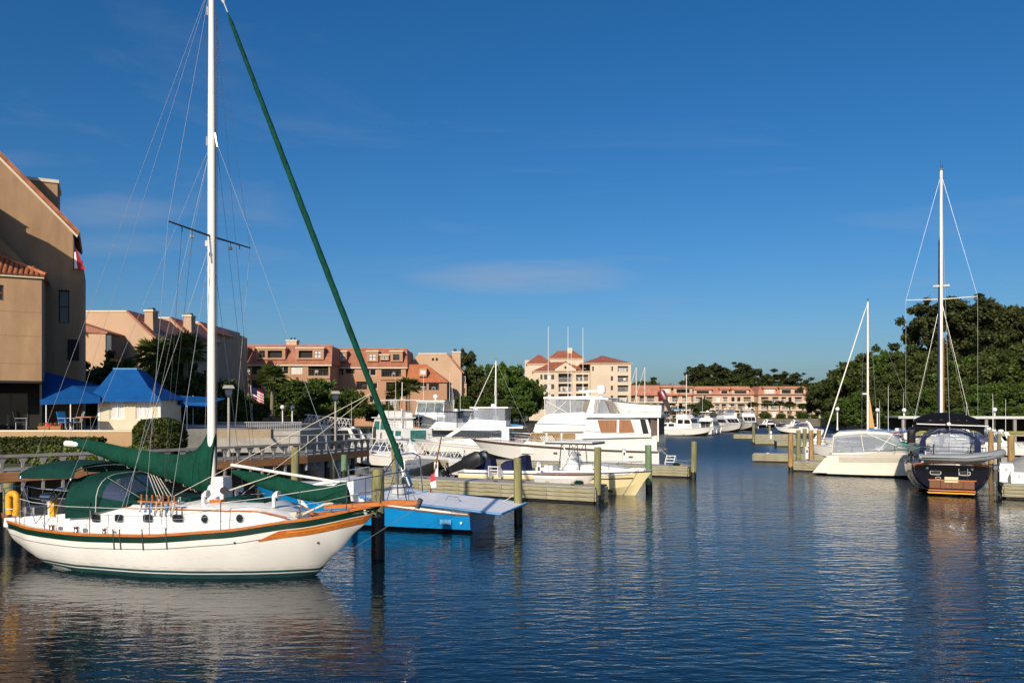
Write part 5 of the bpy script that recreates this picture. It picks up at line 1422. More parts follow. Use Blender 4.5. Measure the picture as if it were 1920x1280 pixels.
H.strip(lambda u: 0.33, lambda u: 0.226, 0.010, 1.3, 11.3).build('waterline_stain', stainmat('waterline_scum', (0.42, 0.33, 0.17), 0.25), S, True)
H.strip(lambda u: H.zs(u) - 0.22, lambda u: H.zs(u) - 0.75, 0.009, 0.9, 10.0).build('run_marks', stainmat('rain_run_marks', (0.50, 0.45, 0.36), 0.08), S, True)
H.rail(0.15, 0.07, 0.02).build('cap_rail', 'teak', S, True)
H.strip(lambda u: H.zs(u) - lerp(0.40, 0.235, min(1, (u - 10.0) / 0.5)), lambda u: H.zs(u) - 0.43, 0.03, 10.0, 12.86, n=24).build('trail_board', 'teak', S, True)
H.strip(lambda u: H.zs(u) - 0.29, lambda u: H.zs(u) - 0.315, 0.036, 10.7, 12.5, n=16).build('trail_board_carving', mat('gilded_carving', (0.62, 0.28, 0.06), 0.4), S, True)
H.deck(0.13).build('deck', 'deck', S, True)
MB().box(0.48, 0.51, -0.25, 0.25, 1.05, 1.30).build('transom_plate', 'teak', S)
for u in (5.95, 6.17, 6.88, 7.58):                            # chainplates on both sides
    for sg in (-1, 1):
        z0 = H.zs(u) - 0.40; z1 = H.zs(u) + 0.16; y0 = H.y(u, z0); y1 = H.b(u)
        MB().add([(u - 0.016, sg * (y0 + 0.008), z0), (u + 0.016, sg * (y0 + 0.008), z0), (u + 0.016, sg * (y1 + 0.036), z1), (u - 0.016, sg * (y1 + 0.036), z1),
                  (u - 0.016, sg * (y0 + 0.022), z0), (u + 0.016, sg * (y0 + 0.022), z0), (u + 0.016, sg * (y1 + 0.05), z1), (u - 0.016, sg * (y1 + 0.05), z1)],
                 [(4, 5, 6, 7), (0, 1, 5, 4), (2, 3, 7, 6), (0, 4, 7, 3), (1, 2, 6, 5)]).build('chainplate', 'dkgrey', S)
for u, z in ((9.4, 1.02), (11.35, 0.98)):
    MB().cyl((u, -H.y(u, z) - 0.001, z), (u, -H.y(u, z) - 0.015, z), 0.035, n=10).build('through_hull', 'dkgrey', S)
# cabin trunk
def trunk_half(u): return min(1.10, H.b(u) - 0.42) if u < 9.6 else max(0.22, min(1.1, H.b(u) - 0.40))
rings = []
for u in frange(4.3, 10.55, 26):
    w = trunk_half(u); zd = H.zs(u) - 0.14; k = min(1.0, max(0.0, (10.55 - u) / 1.0)) ** 0.7
    zt = lerp(zd + 0.05, 1.86 + 0.05 * (u - 6) / 5, k)
    rings.append([(u, -w, zd), (u, -w * 0.965, zt - 0.05), (u, -w * 0.88, zt), (u, -w * 0.4, zt + 0.06), (u, 0, zt + 0.075), (u, w * 0.4, zt + 0.06), (u, w * 0.88, zt), (u, w * 0.965, zt - 0.05), (u, w, zd)])
MB().loft(rings, True).build('cabin_trunk', 'gel2', S, True)
for sg in (-1, 1):
    MB().path([(u, sg * (trunk_half(u) * 0.975 + 0.012), 1.775 + 0.05 * (u - 6) / 5) for u in frange(4.35, 9.6, 16)] + [(9.95, sg * (trunk_half(9.95) + 0.012), 1.78), (10.5, sg * (trunk_half(10.5)), 1.63)], 0.024, 5).build('cabin_trim', 'teak', S)
MB().path([(u, -1.0, 1.93) for u in frange(4.5, 5.7, 4)], 0.022, 5).build('handrail', 'teak', S)
def port(px, py, w, h, round_=False):
    u, z = sf.P(px, py, -1.08); y = -(trunk_half(u) * 0.982) - 0.006
    n = 16; e = 2 if round_ else 4; pts = []
    for i in range(n):
        a = 2 * math.pi * i / n; c, s_ = math.cos(a), math.sin(a)
        pts.append((u + w / 2 * math.copysign(abs(c) ** (2 / e), c), z + h / 2 * math.copysign(abs(s_) ** (2 / e), s_)))
    o = MB().slab(pts, y - 0.018, y + 0.04).build('porthole', 'glass', S)
    fr_ = MB(); big = [(u + (a - u) * 1.2, z + (b_ - z) * 1.25) for a, b_ in pts]
    vs = [(a, y - 0.026, b_) for a, b_ in pts] + [(a, y - 0.026, b_) for a, b_ in big] + [(a, y + 0.02, b_) for a, b_ in big]
    fr_.add(vs, [(i, (i + 1) % n, n + (i + 1) % n, n + i) for i in range(n)] + [(n + i, n + (i + 1) % n, 2 * n + (i + 1) % n, 2 * n + i) for i in range(n)])
    fr_.build('porthole_frame', 'steel', o)
for px, w in ((182, 0.26), (225, 0.26), (279, 0.29), (335, 0.31)): port(px, 971, w, 0.18)
for px in (385, 447): port(px, 972, 0.19, 0.19, True)
# coach-roof furniture: hatches under green covers, dorade vents, pin rail
for (u0, u1, w, z0, z1) in ((5.75, 6.6, 0.75, 1.93, 2.02), (6.75, 7.35, 0.5, 1.93, 2.03), (8.3, 8.9, 0.4, 1.92, 2.05), (9.0, 9.6, 0.35, 1.90, 2.0)):
    MB().loft([[(u0, -w, z0 - 0.1), (u1, -w, z0 - 0.1), (u1, w, z0 - 0.1), (u0, w, z0 - 0.1)], [(u0 + 0.02, -w + 0.02, z1), (u1 - 0.02, -w + 0.02, z1), (u1 - 0.02, w - 0.02, z1), (u0 + 0.02, w - 0.02, z1)]]).build('hatch_cover', 'canvas2', S)
MB().box(8.05, 8.42, -0.62, -0.40, 1.9, 2.03).build('dorade_box', 'teak', S)
for u, y in ((7.95, -0.75), (7.95, 0.75), (9.9, -0.35)):
    b = MB().cyl((u, y, 1.85), (u, y, 2.10), 0.05, n=10); b.path([(u, y, 2.08), (u + 0.02, y, 2.16), (u + 0.10, y, 2.20), (u + 0.16, y, 2.20)], [0.055, 0.07, 0.095, 0.11], 10); b.build('cowl_vent', 'gel2', S, True)
MB().loft([[(7.9, -0.28, 1.95), (8.25, -0.28, 1.95), (8.25, 0.15, 1.95), (7.9, 0.15, 1.95)], [(7.92, -0.26, 2.62), (8.22, -0.26, 2.62), (8.22, 0.13, 2.62), (7.92, 0.13, 2.62)]]).build('liferaft_canister', 'gel2', S)
b = MB().cyl((8.24, -0.24, 2.25), (8.26, -0.30, 2.25), 0.10, n=12); b.build('deck_light', 'black', S)
for (u, y, r) in ((5.3, -1.45, 0.07), (4.3, -1.40, 0.09), (3.4, -1.36, 0.10), (6.6, -0.85, 0.06), (7.2, -0.8, 0.06)):
    zz0 = 1.05 if y < -1.2 else 1.9
    b = MB().cyl((u, y, zz0), (u, y, zz0 + 0.12), r * 1.15, r * 0.8, 12).cyl((u, y, zz0 + 0.12), (u, y, zz0 + 0.2), r * 0.8, r, 12); b.build('winch', 'steel', S, True)
pr = MB().box(6.35, 7.62, -1.40, -1.34, 1.98, 2.03).build('pin_rail', 'teak', S)
for i, u in enumerate(frange(6.45, 7.5, 7)):
    MB().cyl((u, -1.37, 1.84), (u, -1.37, 2.20), 0.018, 0.024, 6).build('belaying_pin', 'teak', pr)
    c = MB(); pts = [(u + 0.035 * math.sin(k * 2.1 + i), -1.42 + 0.02 * math.cos(k * 1.7), 2.02 - 0.30 * abs(math.sin(k * 0.9))) for k in range(14)]
    c.path(pts, 0.013, 4); c.build('rope_coil', random.choice(['rope', 'rope', 'ltgrey', 'bluetrim']), S)
# mast, spreaders, boom
MU = 7.65; MT = 16.85
mb_ = MB(); ring = []
for z, rx, ry in ((1.3, 0.125, 0.095), (6, 0.122, 0.092), (12, 0.112, 0.085), (MT, 0.075, 0.065)):
    ring.append([(MU + rx * math.cos(2 * math.pi * i / 16), ry * math.sin(2 * math.pi * i / 16), z) for i in range(16)])
mast = mb_.loft(ring).build('mast', 'mast', S, True)
MB().cyl((MU + 0.13, 0, 12.35), (MU + 0.2, 0, 11.95), 0.05, 0.03).build('stay_tang', 'steel', mast)
MB().box(MU - 0.125, MU - 0.09, -0.1, -0.06, 12.0, 12.25).box(MU - 0.12, MU - 0.08, -0.1, -0.05, 15.7, 15.95).build('mast_winch', 'steel', mast)
SZ = 9.43
sp = MB().cyl((MU, -1.78, SZ + 0.03), (MU, -0.06, SZ), 0.022, 0.034, 6).build('spreader', 'dkgrey', S)
MB().cyl((MU, 0.06, SZ), (MU, 1.84, SZ + 0.03), 0.034, 0.022, 6).build('spreader', 'dkgrey', S)
for y in (-0.82, 0.88):
    MB().cyl((MU, y, SZ - 0.01), (MU, y, SZ - 0.13), 0.012).cyl((MU, y, SZ - 0.13), (MU, y, SZ - 0.21), 0.045, 0.06, 8).build('deck_flood_light', 'ltgrey', S)
for y in (-1.25, 1.3): MB().cyl((MU, y, SZ), (MU + 0.02, y, SZ - 0.12), 0.013).build('flag_block', 'dkgrey', S)
MB().cyl((MU - 0.14, -0.02, SZ - 0.28), (MU - 0.14, -0.02, SZ - 0.12), 0.05).build('mast_light', 'ltgrey', mast)
# furled headsail on its stay, with drum
tip = Vector((13.95, 0, 2.06)); hd = Vector((MU + 0.08, 0, MT - 0.05))
dirn = (hd - tip).normalized()
fz = lambda t: tip.lerp(hd, t)
fpts, frad = [], []
for i in range(150):                                   # cloth rolled in a slow spiral, so the outline is never quite even
    t = lerp(0.06, 0.93, i / 149); e = min(1.0, (t - 0.055) / 0.02) * min(1.0, (0.935 - t) / 0.03)
    base = 0.084 - 0.030 * max(0, (t - 0.55) / 0.4)
    frad.append(max(0.012, e * base * (1 + 0.025 * math.sin(i * 1.05) + 0.02 * math.sin(i * 0.31 + 1))))
    fpts.append(fz(t) + Vector((0.002 * math.cos(i * 0.8), 0.003 * math.sin(i * 0.8), -0.04 * math.sin(math.pi * t))))
fu = MB().path(fpts, frad, 10)
fu.build('furled_headsail', 'canvas', S, True)
MB().path([fz(0.9), fz(0.945), fz(0.95), fz(0.97), fz(0.972), fz(1.0)], [0.012, 0.018, 0.05, 0.045, 0.016, 0.012], 8).build('furler_swivel', 'ltgrey', S, True)
MB().path([fz(0.0), fz(0.028), fz(0.03), fz(0.046), fz(0.048), fz(0.058)], [0.015, 0.018, 0.085, 0.085, 0.03, 0.025], 10).build('furler_drum', 'steel', S, True)
# mainsail under cover on the boom
def cover(pts_top, pts_bot, w, name, m, lean=0.0):
    b = MB(); rings = []
    for (ut, zt), (ub, zb_), wd in zip(pts_top, pts_bot, w):
        r = []
        for k in range(12):
            a = 2 * math.pi * k / 12; zc = (zt + zb_) / 2; hh = (zt - zb_) / 2; uc = lerp(ub, ut, (math.sin(a) + 1) / 2)
            ww = wd * (1.0 if math.sin(a) < 0 else 1.0 - 0.55 * math.sin(a))
            r.append((uc, math.cos(a) * ww, zc + math.sin(a) * hh))
        rings.append(r)
    o = b.loft(rings).build(name, m, S, True)
    for r in rings[2:-1:2]:
        cx_ = sum(q[1] for q in r) / len(r); cz_ = sum(q[2] for q in r) / len(r)
        MB().path([(q[0], cx_ + (q[1] - cx_) * 1.012, cz_ + (q[2] - cz_) * 1.012) for q in r], 0.007, 4, True).build('seam', 'canvas2', o)
    for r in rings[2:-2]:
        lo_ = min(r, key=lambda q: q[2]); MB().path([(lo_[0], -0.05, lo_[2] + 0.03), (lo_[0] + 0.02, -0.03, lo_[2] - 0.05), (lo_[0] + 0.04, 0.03, lo_[2] - 0.05)], 0.008, 4).build('tie', 'rope', o)
    return o
top_px = [(139, 822), (165, 824), (200, 830), (240, 839), (285, 846), (320, 851), (348, 852), (364, 846), (378, 832), (388, 813), (405, 812)]
bot_px = [(139, 838), (165, 847), (200, 860), (240, 874), (285, 889), (320, 900), (345, 908), (358, 914), (366, 918), (380, 921), (398, 921)]
wd = [0.07, 0.13, 0.16, 0.18, 0.20, 0.21, 0.21, 0.21, 0.20, 0.18, 0.15]
cover([sf.P(*p) for p in top_px], [sf.P(*p) for p in bot_px], wd, 'mainsail_cover', 'canvas')
bu0 = sf.P(124, 831); bu1 = sf.P(142, 832)
MB().cyl((bu0[0], 0, bu0[1]), (bu1[0] + 0.3, 0, bu1[1] - 0.02), 0.095, 0.095, 12).build('boom_end', 'mast', S, True)
MB().cyl((bu1[0] + 0.25, 0, bu1[1] - 0.1), (MU - 0.1, 0, 2.45), 0.06, 0.07, 8).build('boom', 'mast', S, True)
# staysail club under its cover, and the pole above it
top_px = [(437, 880), (470, 884), (520, 893), (560, 901), (595, 910), (625, 910), (638, 903), (648, 903)]
bot_px = [(437, 888), (470, 906), (520, 924), (560, 936), (595, 941), (625, 942), (645, 943), (657, 944)]
cover([sf.P(*p) for p in top_px], [sf.P(*p) for p in bot_px], [0.05, 0.11, 0.14, 0.16, 0.17, 0.17, 0.15, 0.10], 'staysail_cover', 'canvas')
a = sf.P(434, 871, 0.25); c = sf.P(645, 905, 0.1)
MB().cyl((a[0], 0.25, a[1]), (c[0], 0.1, c[1]), 0.045, 0.035, 8).build('whisker_pole', 'mast', S, True)
a = sf.P(475, 885, 0.2); c = sf.P(552, 900, 0.2)
MB().quadthick((a[0], 0.2, a[1]), (c[0], 0.2, c[1]), (c[0], 0.34, c[1] - 0.16), (a[0] + 0.4, 0.34, a[1] - 0.16), 0.02).build('sail_bag', 'grey', S)
# bowsprit with its platform, pulpit
zb0 = 1.86
MB().loft([[(11.4, -0.30, zb0 - 0.02), (11.4, 0.30, zb0 - 0.02), (11.4, 0.30, zb0 + 0.08), (11.4, -0.30, zb0 + 0.08)], [(12.9, -0.22, zb0 + 0.10), (12.9, 0.22, zb0 + 0.10), (12.9, 0.22, zb0 + 0.20), (12.9, -0.22, zb0 + 0.20)],
           [(13.2, -0.11, zb0 + 0.12), (13.2, 0.11, zb0 + 0.12), (13.2, 0.11, zb0 + 0.25), (13.2, -0.11, zb0 + 0.25)], [(14.0, -0.07, zb0 + 0.14), (14.0, 0.07, zb0 + 0.14), (14.0, 0.07, zb0 + 0.26), (14.0, -0.07, zb0 + 0.26)]]).build('bowsprit', 'teak', S)
MB().cyl((13.95, 0, zb0 + 0.08), (14.07, 0, zb0 + 0.3), 0.085, 0.07, 10).build('cranse_iron', 'dkgrey', S)
def R3(px, py, v): u, z = sf.P(px, py, v); return (u, v, z)
pul = MB()
tz = 2.88
pul.path([(12.2, -0.55, 2.62), (12.9, -0.42, 2.75), (13.6, -0.22, tz), (13.95, 0, tz + 0.03), (13.6, 0.22, tz), (12.9, 0.42, 2.75), (12.2, 0.55, 2.62)], 0.014, 6)
pul.path([(12.5, -0.48, 2.32), (13.2, -0.3, 2.42), (13.9, 0, 2.48), (13.2, 0.3, 2.42), (12.5, 0.48, 2.32)], 0.011, 6)
for s_ in (-1, 1):
    pul.cyl((12.2, s_ * 0.55, 1.85), (12.2, s_ * 0.55, 2.62), 0.013, n=6); pul.cyl((13.0, s_ * 0.2, 2.05), (13.15, s_ * 0.36, tz - 0.09), 0.013, n=6); pul.cyl((13.7, s_ * 0.07, 2.1), (13.6, s_ * 0.22, tz), 0.013, n=6)
pul.build('pulpit', 'steel', S, True)
wire(MB(), (14.0, 0, zb0 + 0.1), (11.05, 0, 0.12), 0.012).build('bobstay', 'steel', S)
# anchor and chain pile on the foredeck
MB().path([(10.6, -0.2, 1.62), (11.3, -0.1, 1.95), (11.5, 0.0, 1.98)], 0.03, 6).path([(10.6, -0.45, 1.62), (10.7, -0.1, 1.72), (10.6, 0.25, 1.62)], 0.03, 6).build('anchor', 'rope', S, True)
MB().loft([[(10.1, -0.3, 1.45), (10.6, -0.3, 1.48), (10.6, 0.3, 1.48), (10.1, 0.3, 1.45)], [(10.2, -0.2, 1.70), (10.5, -0.2, 1.72), (10.5, 0.2, 1.72), (10.2, 0.2, 1.70)]]).build('windlass', 'tan_hull', S)
# stanchions and lifelines
st = [2.0, 3.25, 5.05, 7.0, 9.0, 11.0]
line_u = [(1.0, 0.0)] + [(u, 0) for u in st] + [(12.2, 0)]
for sg in (-1, 1):
    for u in st:
        yb = sg * (H.b(u) - 0.08); z = H.zs(u)
        MB().cyl((u, yb, z - 0.1), (u, yb, z + 0.74), 0.014, n=6).build('stanchion', 'steel', S)
    for hh, rr in ((0.72, 0.0075), (0.38, 0.006)):
        pts = []
        for u, _ in line_u:
            pts.append((u, sg * (H.b(u) - 0.08), H.zs(u) + hh))
        b = MB()
        for p, q in zip(pts, pts[1:]):
            m_ = Vector(p).lerp(Vector(q), 0.5); m_.z -= 0.025; b.path([p, m_, q], rr, 4)
        b.build('lifeline', mat('white_coated_wire', (0.72, 0.72, 0.70), 0.4) if sg == -1 and hh > 0.5 else M['wire'], S)
psh = MB()
for hh in (0.74, 0.40):
    psh.path([(1.7, -H.b(1.7) + 0.08, 1.2 + hh), (0.9, -H.b(0.9) + 0.05, 1.28 + hh), (0.55, -0.42, 1.36 + hh), (0.45, 0, 1.38 + hh), (0.55, 0.42, 1.36 + hh), (0.8, H.b(0.8) - 0.05, 1.28 + hh), (1.7, H.b(1.7) - 0.08, 1.2 + hh)], 0.014, 6)
for u, y in ((1.7, -H.b(1.7) + 0.08), (0.9, -H.b(0.9) + 0.05), (0.58, -0.4), (0.58, 0.4), (0.9, H.b(0.9) - 0.05), (1.7, H.b(1.7) - 0.08)): psh.cyl((u, y, 1.15), (u, y, H.zs(u) + 0.74), 0.014, n=6)
psh.build('stern_rail', 'steel', S, True)
# cockpit: coamings, bench, wheel and pedestal
for sg in (-1, 1):
    MB().loft([[(1.2, sg * 0.85, 1.05), (1.2, sg * 0.98, 1.05), (1.2, sg * 0.95, 1.30), (1.2, sg * 0.87, 1.30)], [(4.35, sg * 0.95, 1.0), (4.35, sg * 1.14, 1.0), (4.35, sg * 1.08, 1.60), (4.35, sg * 0.98, 1.60)]]).build('cockpit_coaming', 'gel2', S)
MB().cyl((2.4, 0, 0.9), (2.4, 0, 1.75), 0.09, 0.07).build('pedestal', 'gel2', S)
b = MB(); b.path([(2.25, 0.45 * math.cos(a * math.pi / 8), 1.7 + 0.45 * math.sin(a * math.pi / 8)) for a in range(16)], 0.016, 6, True)
for k in range(6): b.cyl((2.25, 0, 1.7), (2.25, 0.45 * math.cos(k * math.pi / 3), 1.7 + 0.45 * math.sin(k * math.pi / 3)), 0.008, n=5)
b.build('wheel', 'steel', S)
MB().box(1.5, 2.1, -0.75, -0.2, 1.1, 1.62).build('deck_locker', 'grey', S)
MB().box(2.75, 3.15, -0.9, -0.55, 1.3, 1.9).build('cushion', 'ltgrey', S)
MB().loft([[(3.05, -1.12, 1.45), (3.2, -1.12, 1.45), (3.2, -0.98, 1.45), (3.05, -0.98, 1.45)], [(3.05, -1.12, 2.0), (3.2, -1.12, 2.0), (3.2, -0.98, 2.0), (3.05, -0.98, 2.0)]]).build('life_sling_bag', 'orange', S)
MB().cyl((2.9, -1.2, 2.0), (3.25, -1.2, 2.0), 0.12, n=10).build('barbecue', 'steel', S, True)
# horseshoe buoy on the stern rail
hb = MB(); pts = []
c0_ = (1.72, -H.b(1.7) - 0.02, 1.72)
for k in range(13):
    a = lerp(-0.35, math.pi + 0.35, k / 12); pts.append((c0_[0] + 0.155 * math.cos(a), c0_[1], c0_[2] + 0.20 + 0.14 * math.sin(a)))
pts = [(c0_[0] + 0.11, c0_[1], c0_[2] - 0.28), (c0_[0] + 0.16, c0_[1], c0_[2] - 0.05)] + pts + [(c0_[0] - 0.16, c0_[1], c0_[2] - 0.05), (c0_[0] - 0.11, c0_[1], c0_[2] - 0.28)]
hb_ = thing('horseshoe_buoy', 'yellow horseshoe life buoy hung on the stern rail of the green sailboat', 'life buoy', (-15.9, 24.8, 0), SA)
hb.path(pts, 0.095, 10); hb.build('buoy_ring', 'orange', hb_, True)
MB().path([(c0_[0] - 0.12, c0_[1] - 0.1, c0_[2] - 0.1), (c0_[0] + 0.12, c0_[1] - 0.1, c0_[2] - 0.1)], 0.012, 5).build('strap', 'white', hb_)
# dodger with clear windows, bimini
def arch(u, w, zb_, zt, n=13, p=2.6):
    r = []
    for k in range(n):
        a = math.pi * k / (n - 1); c, s_ = math.cos(a), math.sin(a)
        r.append((u, -w * math.copysign(abs(c) ** (2 / p), c), zb_ + (zt - zb_) * abs(s_) ** (2 / p)))
    return r
dz = 1.62
MB().loft([arch(3.72, 1.22, dz, 2.60, p=3.2), arch(4.0, 1.22, dz, 2.67, p=3.2), arch(4.4, 1.22, dz, 2.70, p=3.2), arch(4.75, 1.20, dz, 2.66, p=3.2)], False, False).build('dodger', 'canvas2', S, True)
A1 = arch(4.75, 1.20, dz, 2.66, p=3.2); A2 = arch(5.8, 1.08, dz + 0.2, 2.04, p=3.2)
def seg_(r, i0, i1): return [Vector(q) for q in r[i0:i1 + 1]]
for i0, i1, nm in ((1, 4, 'dodger_side_window'), (4, 6, 'dodger_window'), (6, 8, 'dodger_window'), (8, 11, 'dodger_side_window')):
    s1 = seg_(A1, i0, i1); s2 = seg_(A2, i0, i1)
    MB().loft([[a.lerp(b_, 0.16) for a, b_ in zip(s1, s2)], [a.lerp(b_, 0.80) for a, b_ in zip(s1, s2)]], False, False).build(nm, 'clear2', S, True)
b = MB()
for i in (4, 6, 8):
    p = Vector(A1[i]); q = Vector(A2[i]); w = Vector((0, 0.06, 0))
    b.quadthick(p - w, p + w, q + w, q - w, 0.008)
for i0, i1 in ((0, 1), (11, 12)): b.loft([seg_(A1, i0, i1), seg_(A2, i0, i1)], False, False)
s1 = seg_(A1, 0, 12); s2 = seg_(A2, 0, 12)
b.loft([s1, [a.lerp(c, 0.18) for a, c in zip(s1, s2)]], False, False); b.loft([[a.lerp(c, 0.78) for a, c in zip(s1, s2)], s2], False, False)
b.build('dodger_window_border', 'canvas2', S)
b = MB().path(A1, 0.014, 6); b.path([A1[4], A2[4]], 0.014, 5); b.build('dodger_frame', 'ltgrey', S)
MB().loft([[(3.72, -1.235, 1.42), (4.6, -1.24, 1.5), (4.6, -1.22, 1.5), (3.72, -1.215, 1.42)], [(3.72, -1.235, 1.9), (4.6, -1.235, 1.9), (4.6, -1.21, 1.9), (3.72, -1.21, 1.9)]]).build('dodger_side_cloth', 'canvas2', S)
MB().loft([[(4.9, -1.12, 1.90), (6.7, -1.0, 1.90), (6.7, 1.0, 1.90), (4.9, 1.12, 1.90)], [(4.9, -1.1, 2.0), (6.5, -0.95, 1.96), (6.5, 0.95, 1.96), (4.9, 1.1, 2.0)]]).build('dodger_skirt', 'canvas2', S)
bz = 2.52
MB().loft([arch(2.0, 1.20, bz + 0.02, bz + 0.25, p=3.2), arch(2.2, 1.24, bz, bz + 0.37, p=3.2), arch(2.6, 1.26, bz, bz + 0.46, p=3.2), arch(3.5, 1.26, bz + 0.02, bz + 0.45, p=3.2), arch(4.05, 1.24, bz + 0.06, bz + 0.42, p=3.2)], False, False).build('bimini', 'canvas2', S, True)
b = MB()
for u in (2.1, 2.9, 3.9): b.path(arch(u, 1.22, bz - 0.02, bz + 0.34), 0.013, 5)
for sg in (-1, 1):
    b.cyl((2.1, sg * 1.22, bz), (2.75, sg * 1.3, 1.25), 0.013, n=6).cyl((3.9, sg * 1.22, bz), (2.75, sg * 1.3, 1.25), 0.013, n=6)
b.build('bimini_frame', 'steel', S)
# standing and running rigging
b = MB(); mt = (MU, 0, MT - 0.15); r_ = 0.0055
stb = (MU, -1.78, SZ + 0.03); prt = (MU, 1.84, SZ + 0.03)
for tp, sg in ((stb, -1), (prt, 1)):
    wire(b, mt, tp, r_); wire(b, tp, (6.9, sg * (H.b(6.9)), H.zs(6.9) + 0.1), r_)
    wire(b, (MU, 0, SZ - 0.1), (5.95, sg * H.b(5.95), H.zs(5.95) + 0.1), r_); wire(b, (MU, 0, SZ - 0.1), (7.58, sg * H.b(7.58), H.zs(7.58) + 0.1), r_)
    wire(b, (MU, 0, 12.1), (6.17, sg * H.b(6.17), H.zs(6.17) + 0.1), r_ * 0.9)
    wire(b, (MU, 0, 12.1), (3.6, sg * H.b(3.6), H.zs(3.6) + 0.1), r_ * 0.8)
wire(b, mt, (0.55, 0.0, 1.4), r_ * 0.9)
wire(b, (MU + 0.15, 0, 12.15), (11.75, 0, 2.55), r_)
wire(b, mt, (bu0[0] + 0.1, 0, bu0[1] + 0.1), r_ * 0.8)
b.build('standing_rigging', 'wire', S)
b = MB()
for y, z in ((-0.82, SZ - 0.2), (-1.25, SZ - 0.1)): wire(b, (MU, y, z), (7.2, -1.5, 1.4), 0.005)
for dx in (0.11, 0.14, 0.16): wire(b, (MU + dx, 0.06, MT - 1), (MU + dx - 0.02, 0.05, 2.3), 0.006)
wire(b, (MU + 0.1, 0, MT - 0.8), (MU + 0.9, 0.9, 2.2), 0.005); wire(b, (MU + 0.05, 0.0, 13), (MU + 0.5, 1.4, 2.0), 0.005)
b.build('halyards', 'darkwire', S)
b = MB()
for k in range(5): wire(b, (5.45 + 0.11 * k, 0.0, 2.72 - 0.05 * k), (6.05 + 0.09 * k, -0.3 + 0.05 * k, 1.98), 0.011)
wire(b, (8.0, -0.15, 2.15), (9.8, -0.2, 2.70), 0.012); wire(b, (9.9, -0.1, 2.75), (MU + 0.1, -0.05, 2.05), 0.012)
cl_ = fz(0.198)
wire(b, cl_, (7.1, -0.9, 2.12), 0.009); wire(b, cl_, (6.8, 1.45, 1.35), 0.008)
b.build('sheets', 'rope', S)
b = MB(); wire(b, R3(752, 882, 0.1), (14.0, 0.0, 2.1), 0.006); b.build('furling_line', 'rope', S)
# mooring lines from the bow to the near piling and back to the promenade
def mooring(p, q, label, sag=0.3, r=0.014):
    p = Vector(p); q = Vector(q); pts = []
    for i in range(9):
        t = i / 8; c = p.lerp(q, t); c.z -= sag * math.sin(math.pi * t); pts.append(c - p)
    o = MB().path(pts, r, 5).build('mooring_line', 'rope')
    o.location = p; tag(o, label, 'rope', 'mooring lines')
def SW(u, v, z): x, y = sf.W(u, v); return (x, y, z)
mooring(SW(11.6, 0.5, 1.8), (at(709, 0, 24.2).x, 24.2, 2.0), 'short rope from the sailboat bow to the thick mossy piling', 0.12)
# ------------------------------------------------------------------ motor boats
class MHull:
    def __init__(s, L, B, fs, fb, rake=1.3, stern=0.94, pw=1.7):
        s.pw = pw; s.L, s.B, s.fs, s.fb, s.rake, s.stern = L, B, fs, fb, rake, stern
    def b(s, u):
        q = min(1, max(0, u / s.L)); 
        k = s.stern + (1 - s.stern) * min(1, q / 0.4) if q < 0.4 else (1 - ((q - 0.4) / 0.6) ** 2.6) ** 0.9
        return max(0.02, s.B / 2 * k)
    def zs(s, u):
        q = min(1, max(0, u / s.L)); return s.fs + (s.fb - s.fs) * q ** s.pw
    def yside(s, u, z):
        q = min(1, max(0, u / s.L)); zt = s.zs(u); zc = lerp(0.12, zt * 0.5, q ** 4); b_ = s.b(u); bc = b_ * lerp(0.93, 0.72, q ** 2); bm = lerp(bc, b_, 0.55 - 0.22 * q); zm = lerp(zc, zt, 0.5)
        return lerp(bm, b_, (z - zm) / (zt - zm)) if z > zm else lerp(bc, bm, (z - zc) / (zm - zc))
    def rings(s):
        top = []; bot = []
        for i in range(26):
            q = i / 25; q = 1 - (1 - q) ** 1.25; u = s.L * q; b_ = s.b(u) if i < 25 else 0.02; z = s.zs(u)
            zc = lerp(0.12, z * 0.5, q ** 4); bc = b_ * lerp(0.93, 0.72, q ** 2) * (1 if i < 25 else 0.3); xc = u - s.rake * 0.55 * q ** 3; xk = u - s.rake * q ** 3; zk = lerp(-0.45, 0.02, q ** 6)
            bm = lerp(bc, b_, 0.55 - 0.22 * q); zm = lerp(zc, z, 0.5); xm = lerp(xc, u, 0.5)
            top.append([(u, b_, z), (xm, bm, zm), (xc, bc, zc)]); bot.append([(xc, bc, zc), (lerp(xc, xk, 0.5), bc * 0.55, lerp(zc, zk, 0.5)), (xk, 0.0, zk)])
        return top, bot
    def build(s, t, m, bottom='tide', rub='ltgrey', deckm='gel2', rubr=0.035):
        top, bot = s.rings(); mir = lambda R_: [[(x, -y, z) for x, y, z in r] for r in R_]
        a = MB().loft(top, False, False).loft(mir(top), False, False)
        r0 = top[0]; a.add([r0[0], r0[1], r0[2], bot[0][2], (r0[2][0], -r0[2][1], r0[2][2]), (r0[1][0], -r0[1][1], r0[1][2]), (r0[0][0], -r0[0][1], r0[0][2])], [tuple(range(7))])
        h = a.build('hull', m, t, True)
        MB().loft(bot, False, False).loft(mir(bot), False, False).build('bottom', bottom, t, True)
        MB().loft([[(r[0][0], r[0][1] * 0.985, r[0][2] - 0.03), (r[0][0], 0, r[0][2] + 0.03), (r[0][0], -r[0][1] * 0.985, r[0][2] - 0.03)] for r in top], False, False).build('deck', deckm, t, True)
        for sg in (-1, 1):
            MB().path([(r[0][0], sg * (r[0][1] + 0.012), r[0][2] - 0.01) for r in top], rubr, 5).build('rub_rail', rub, t)
        return h

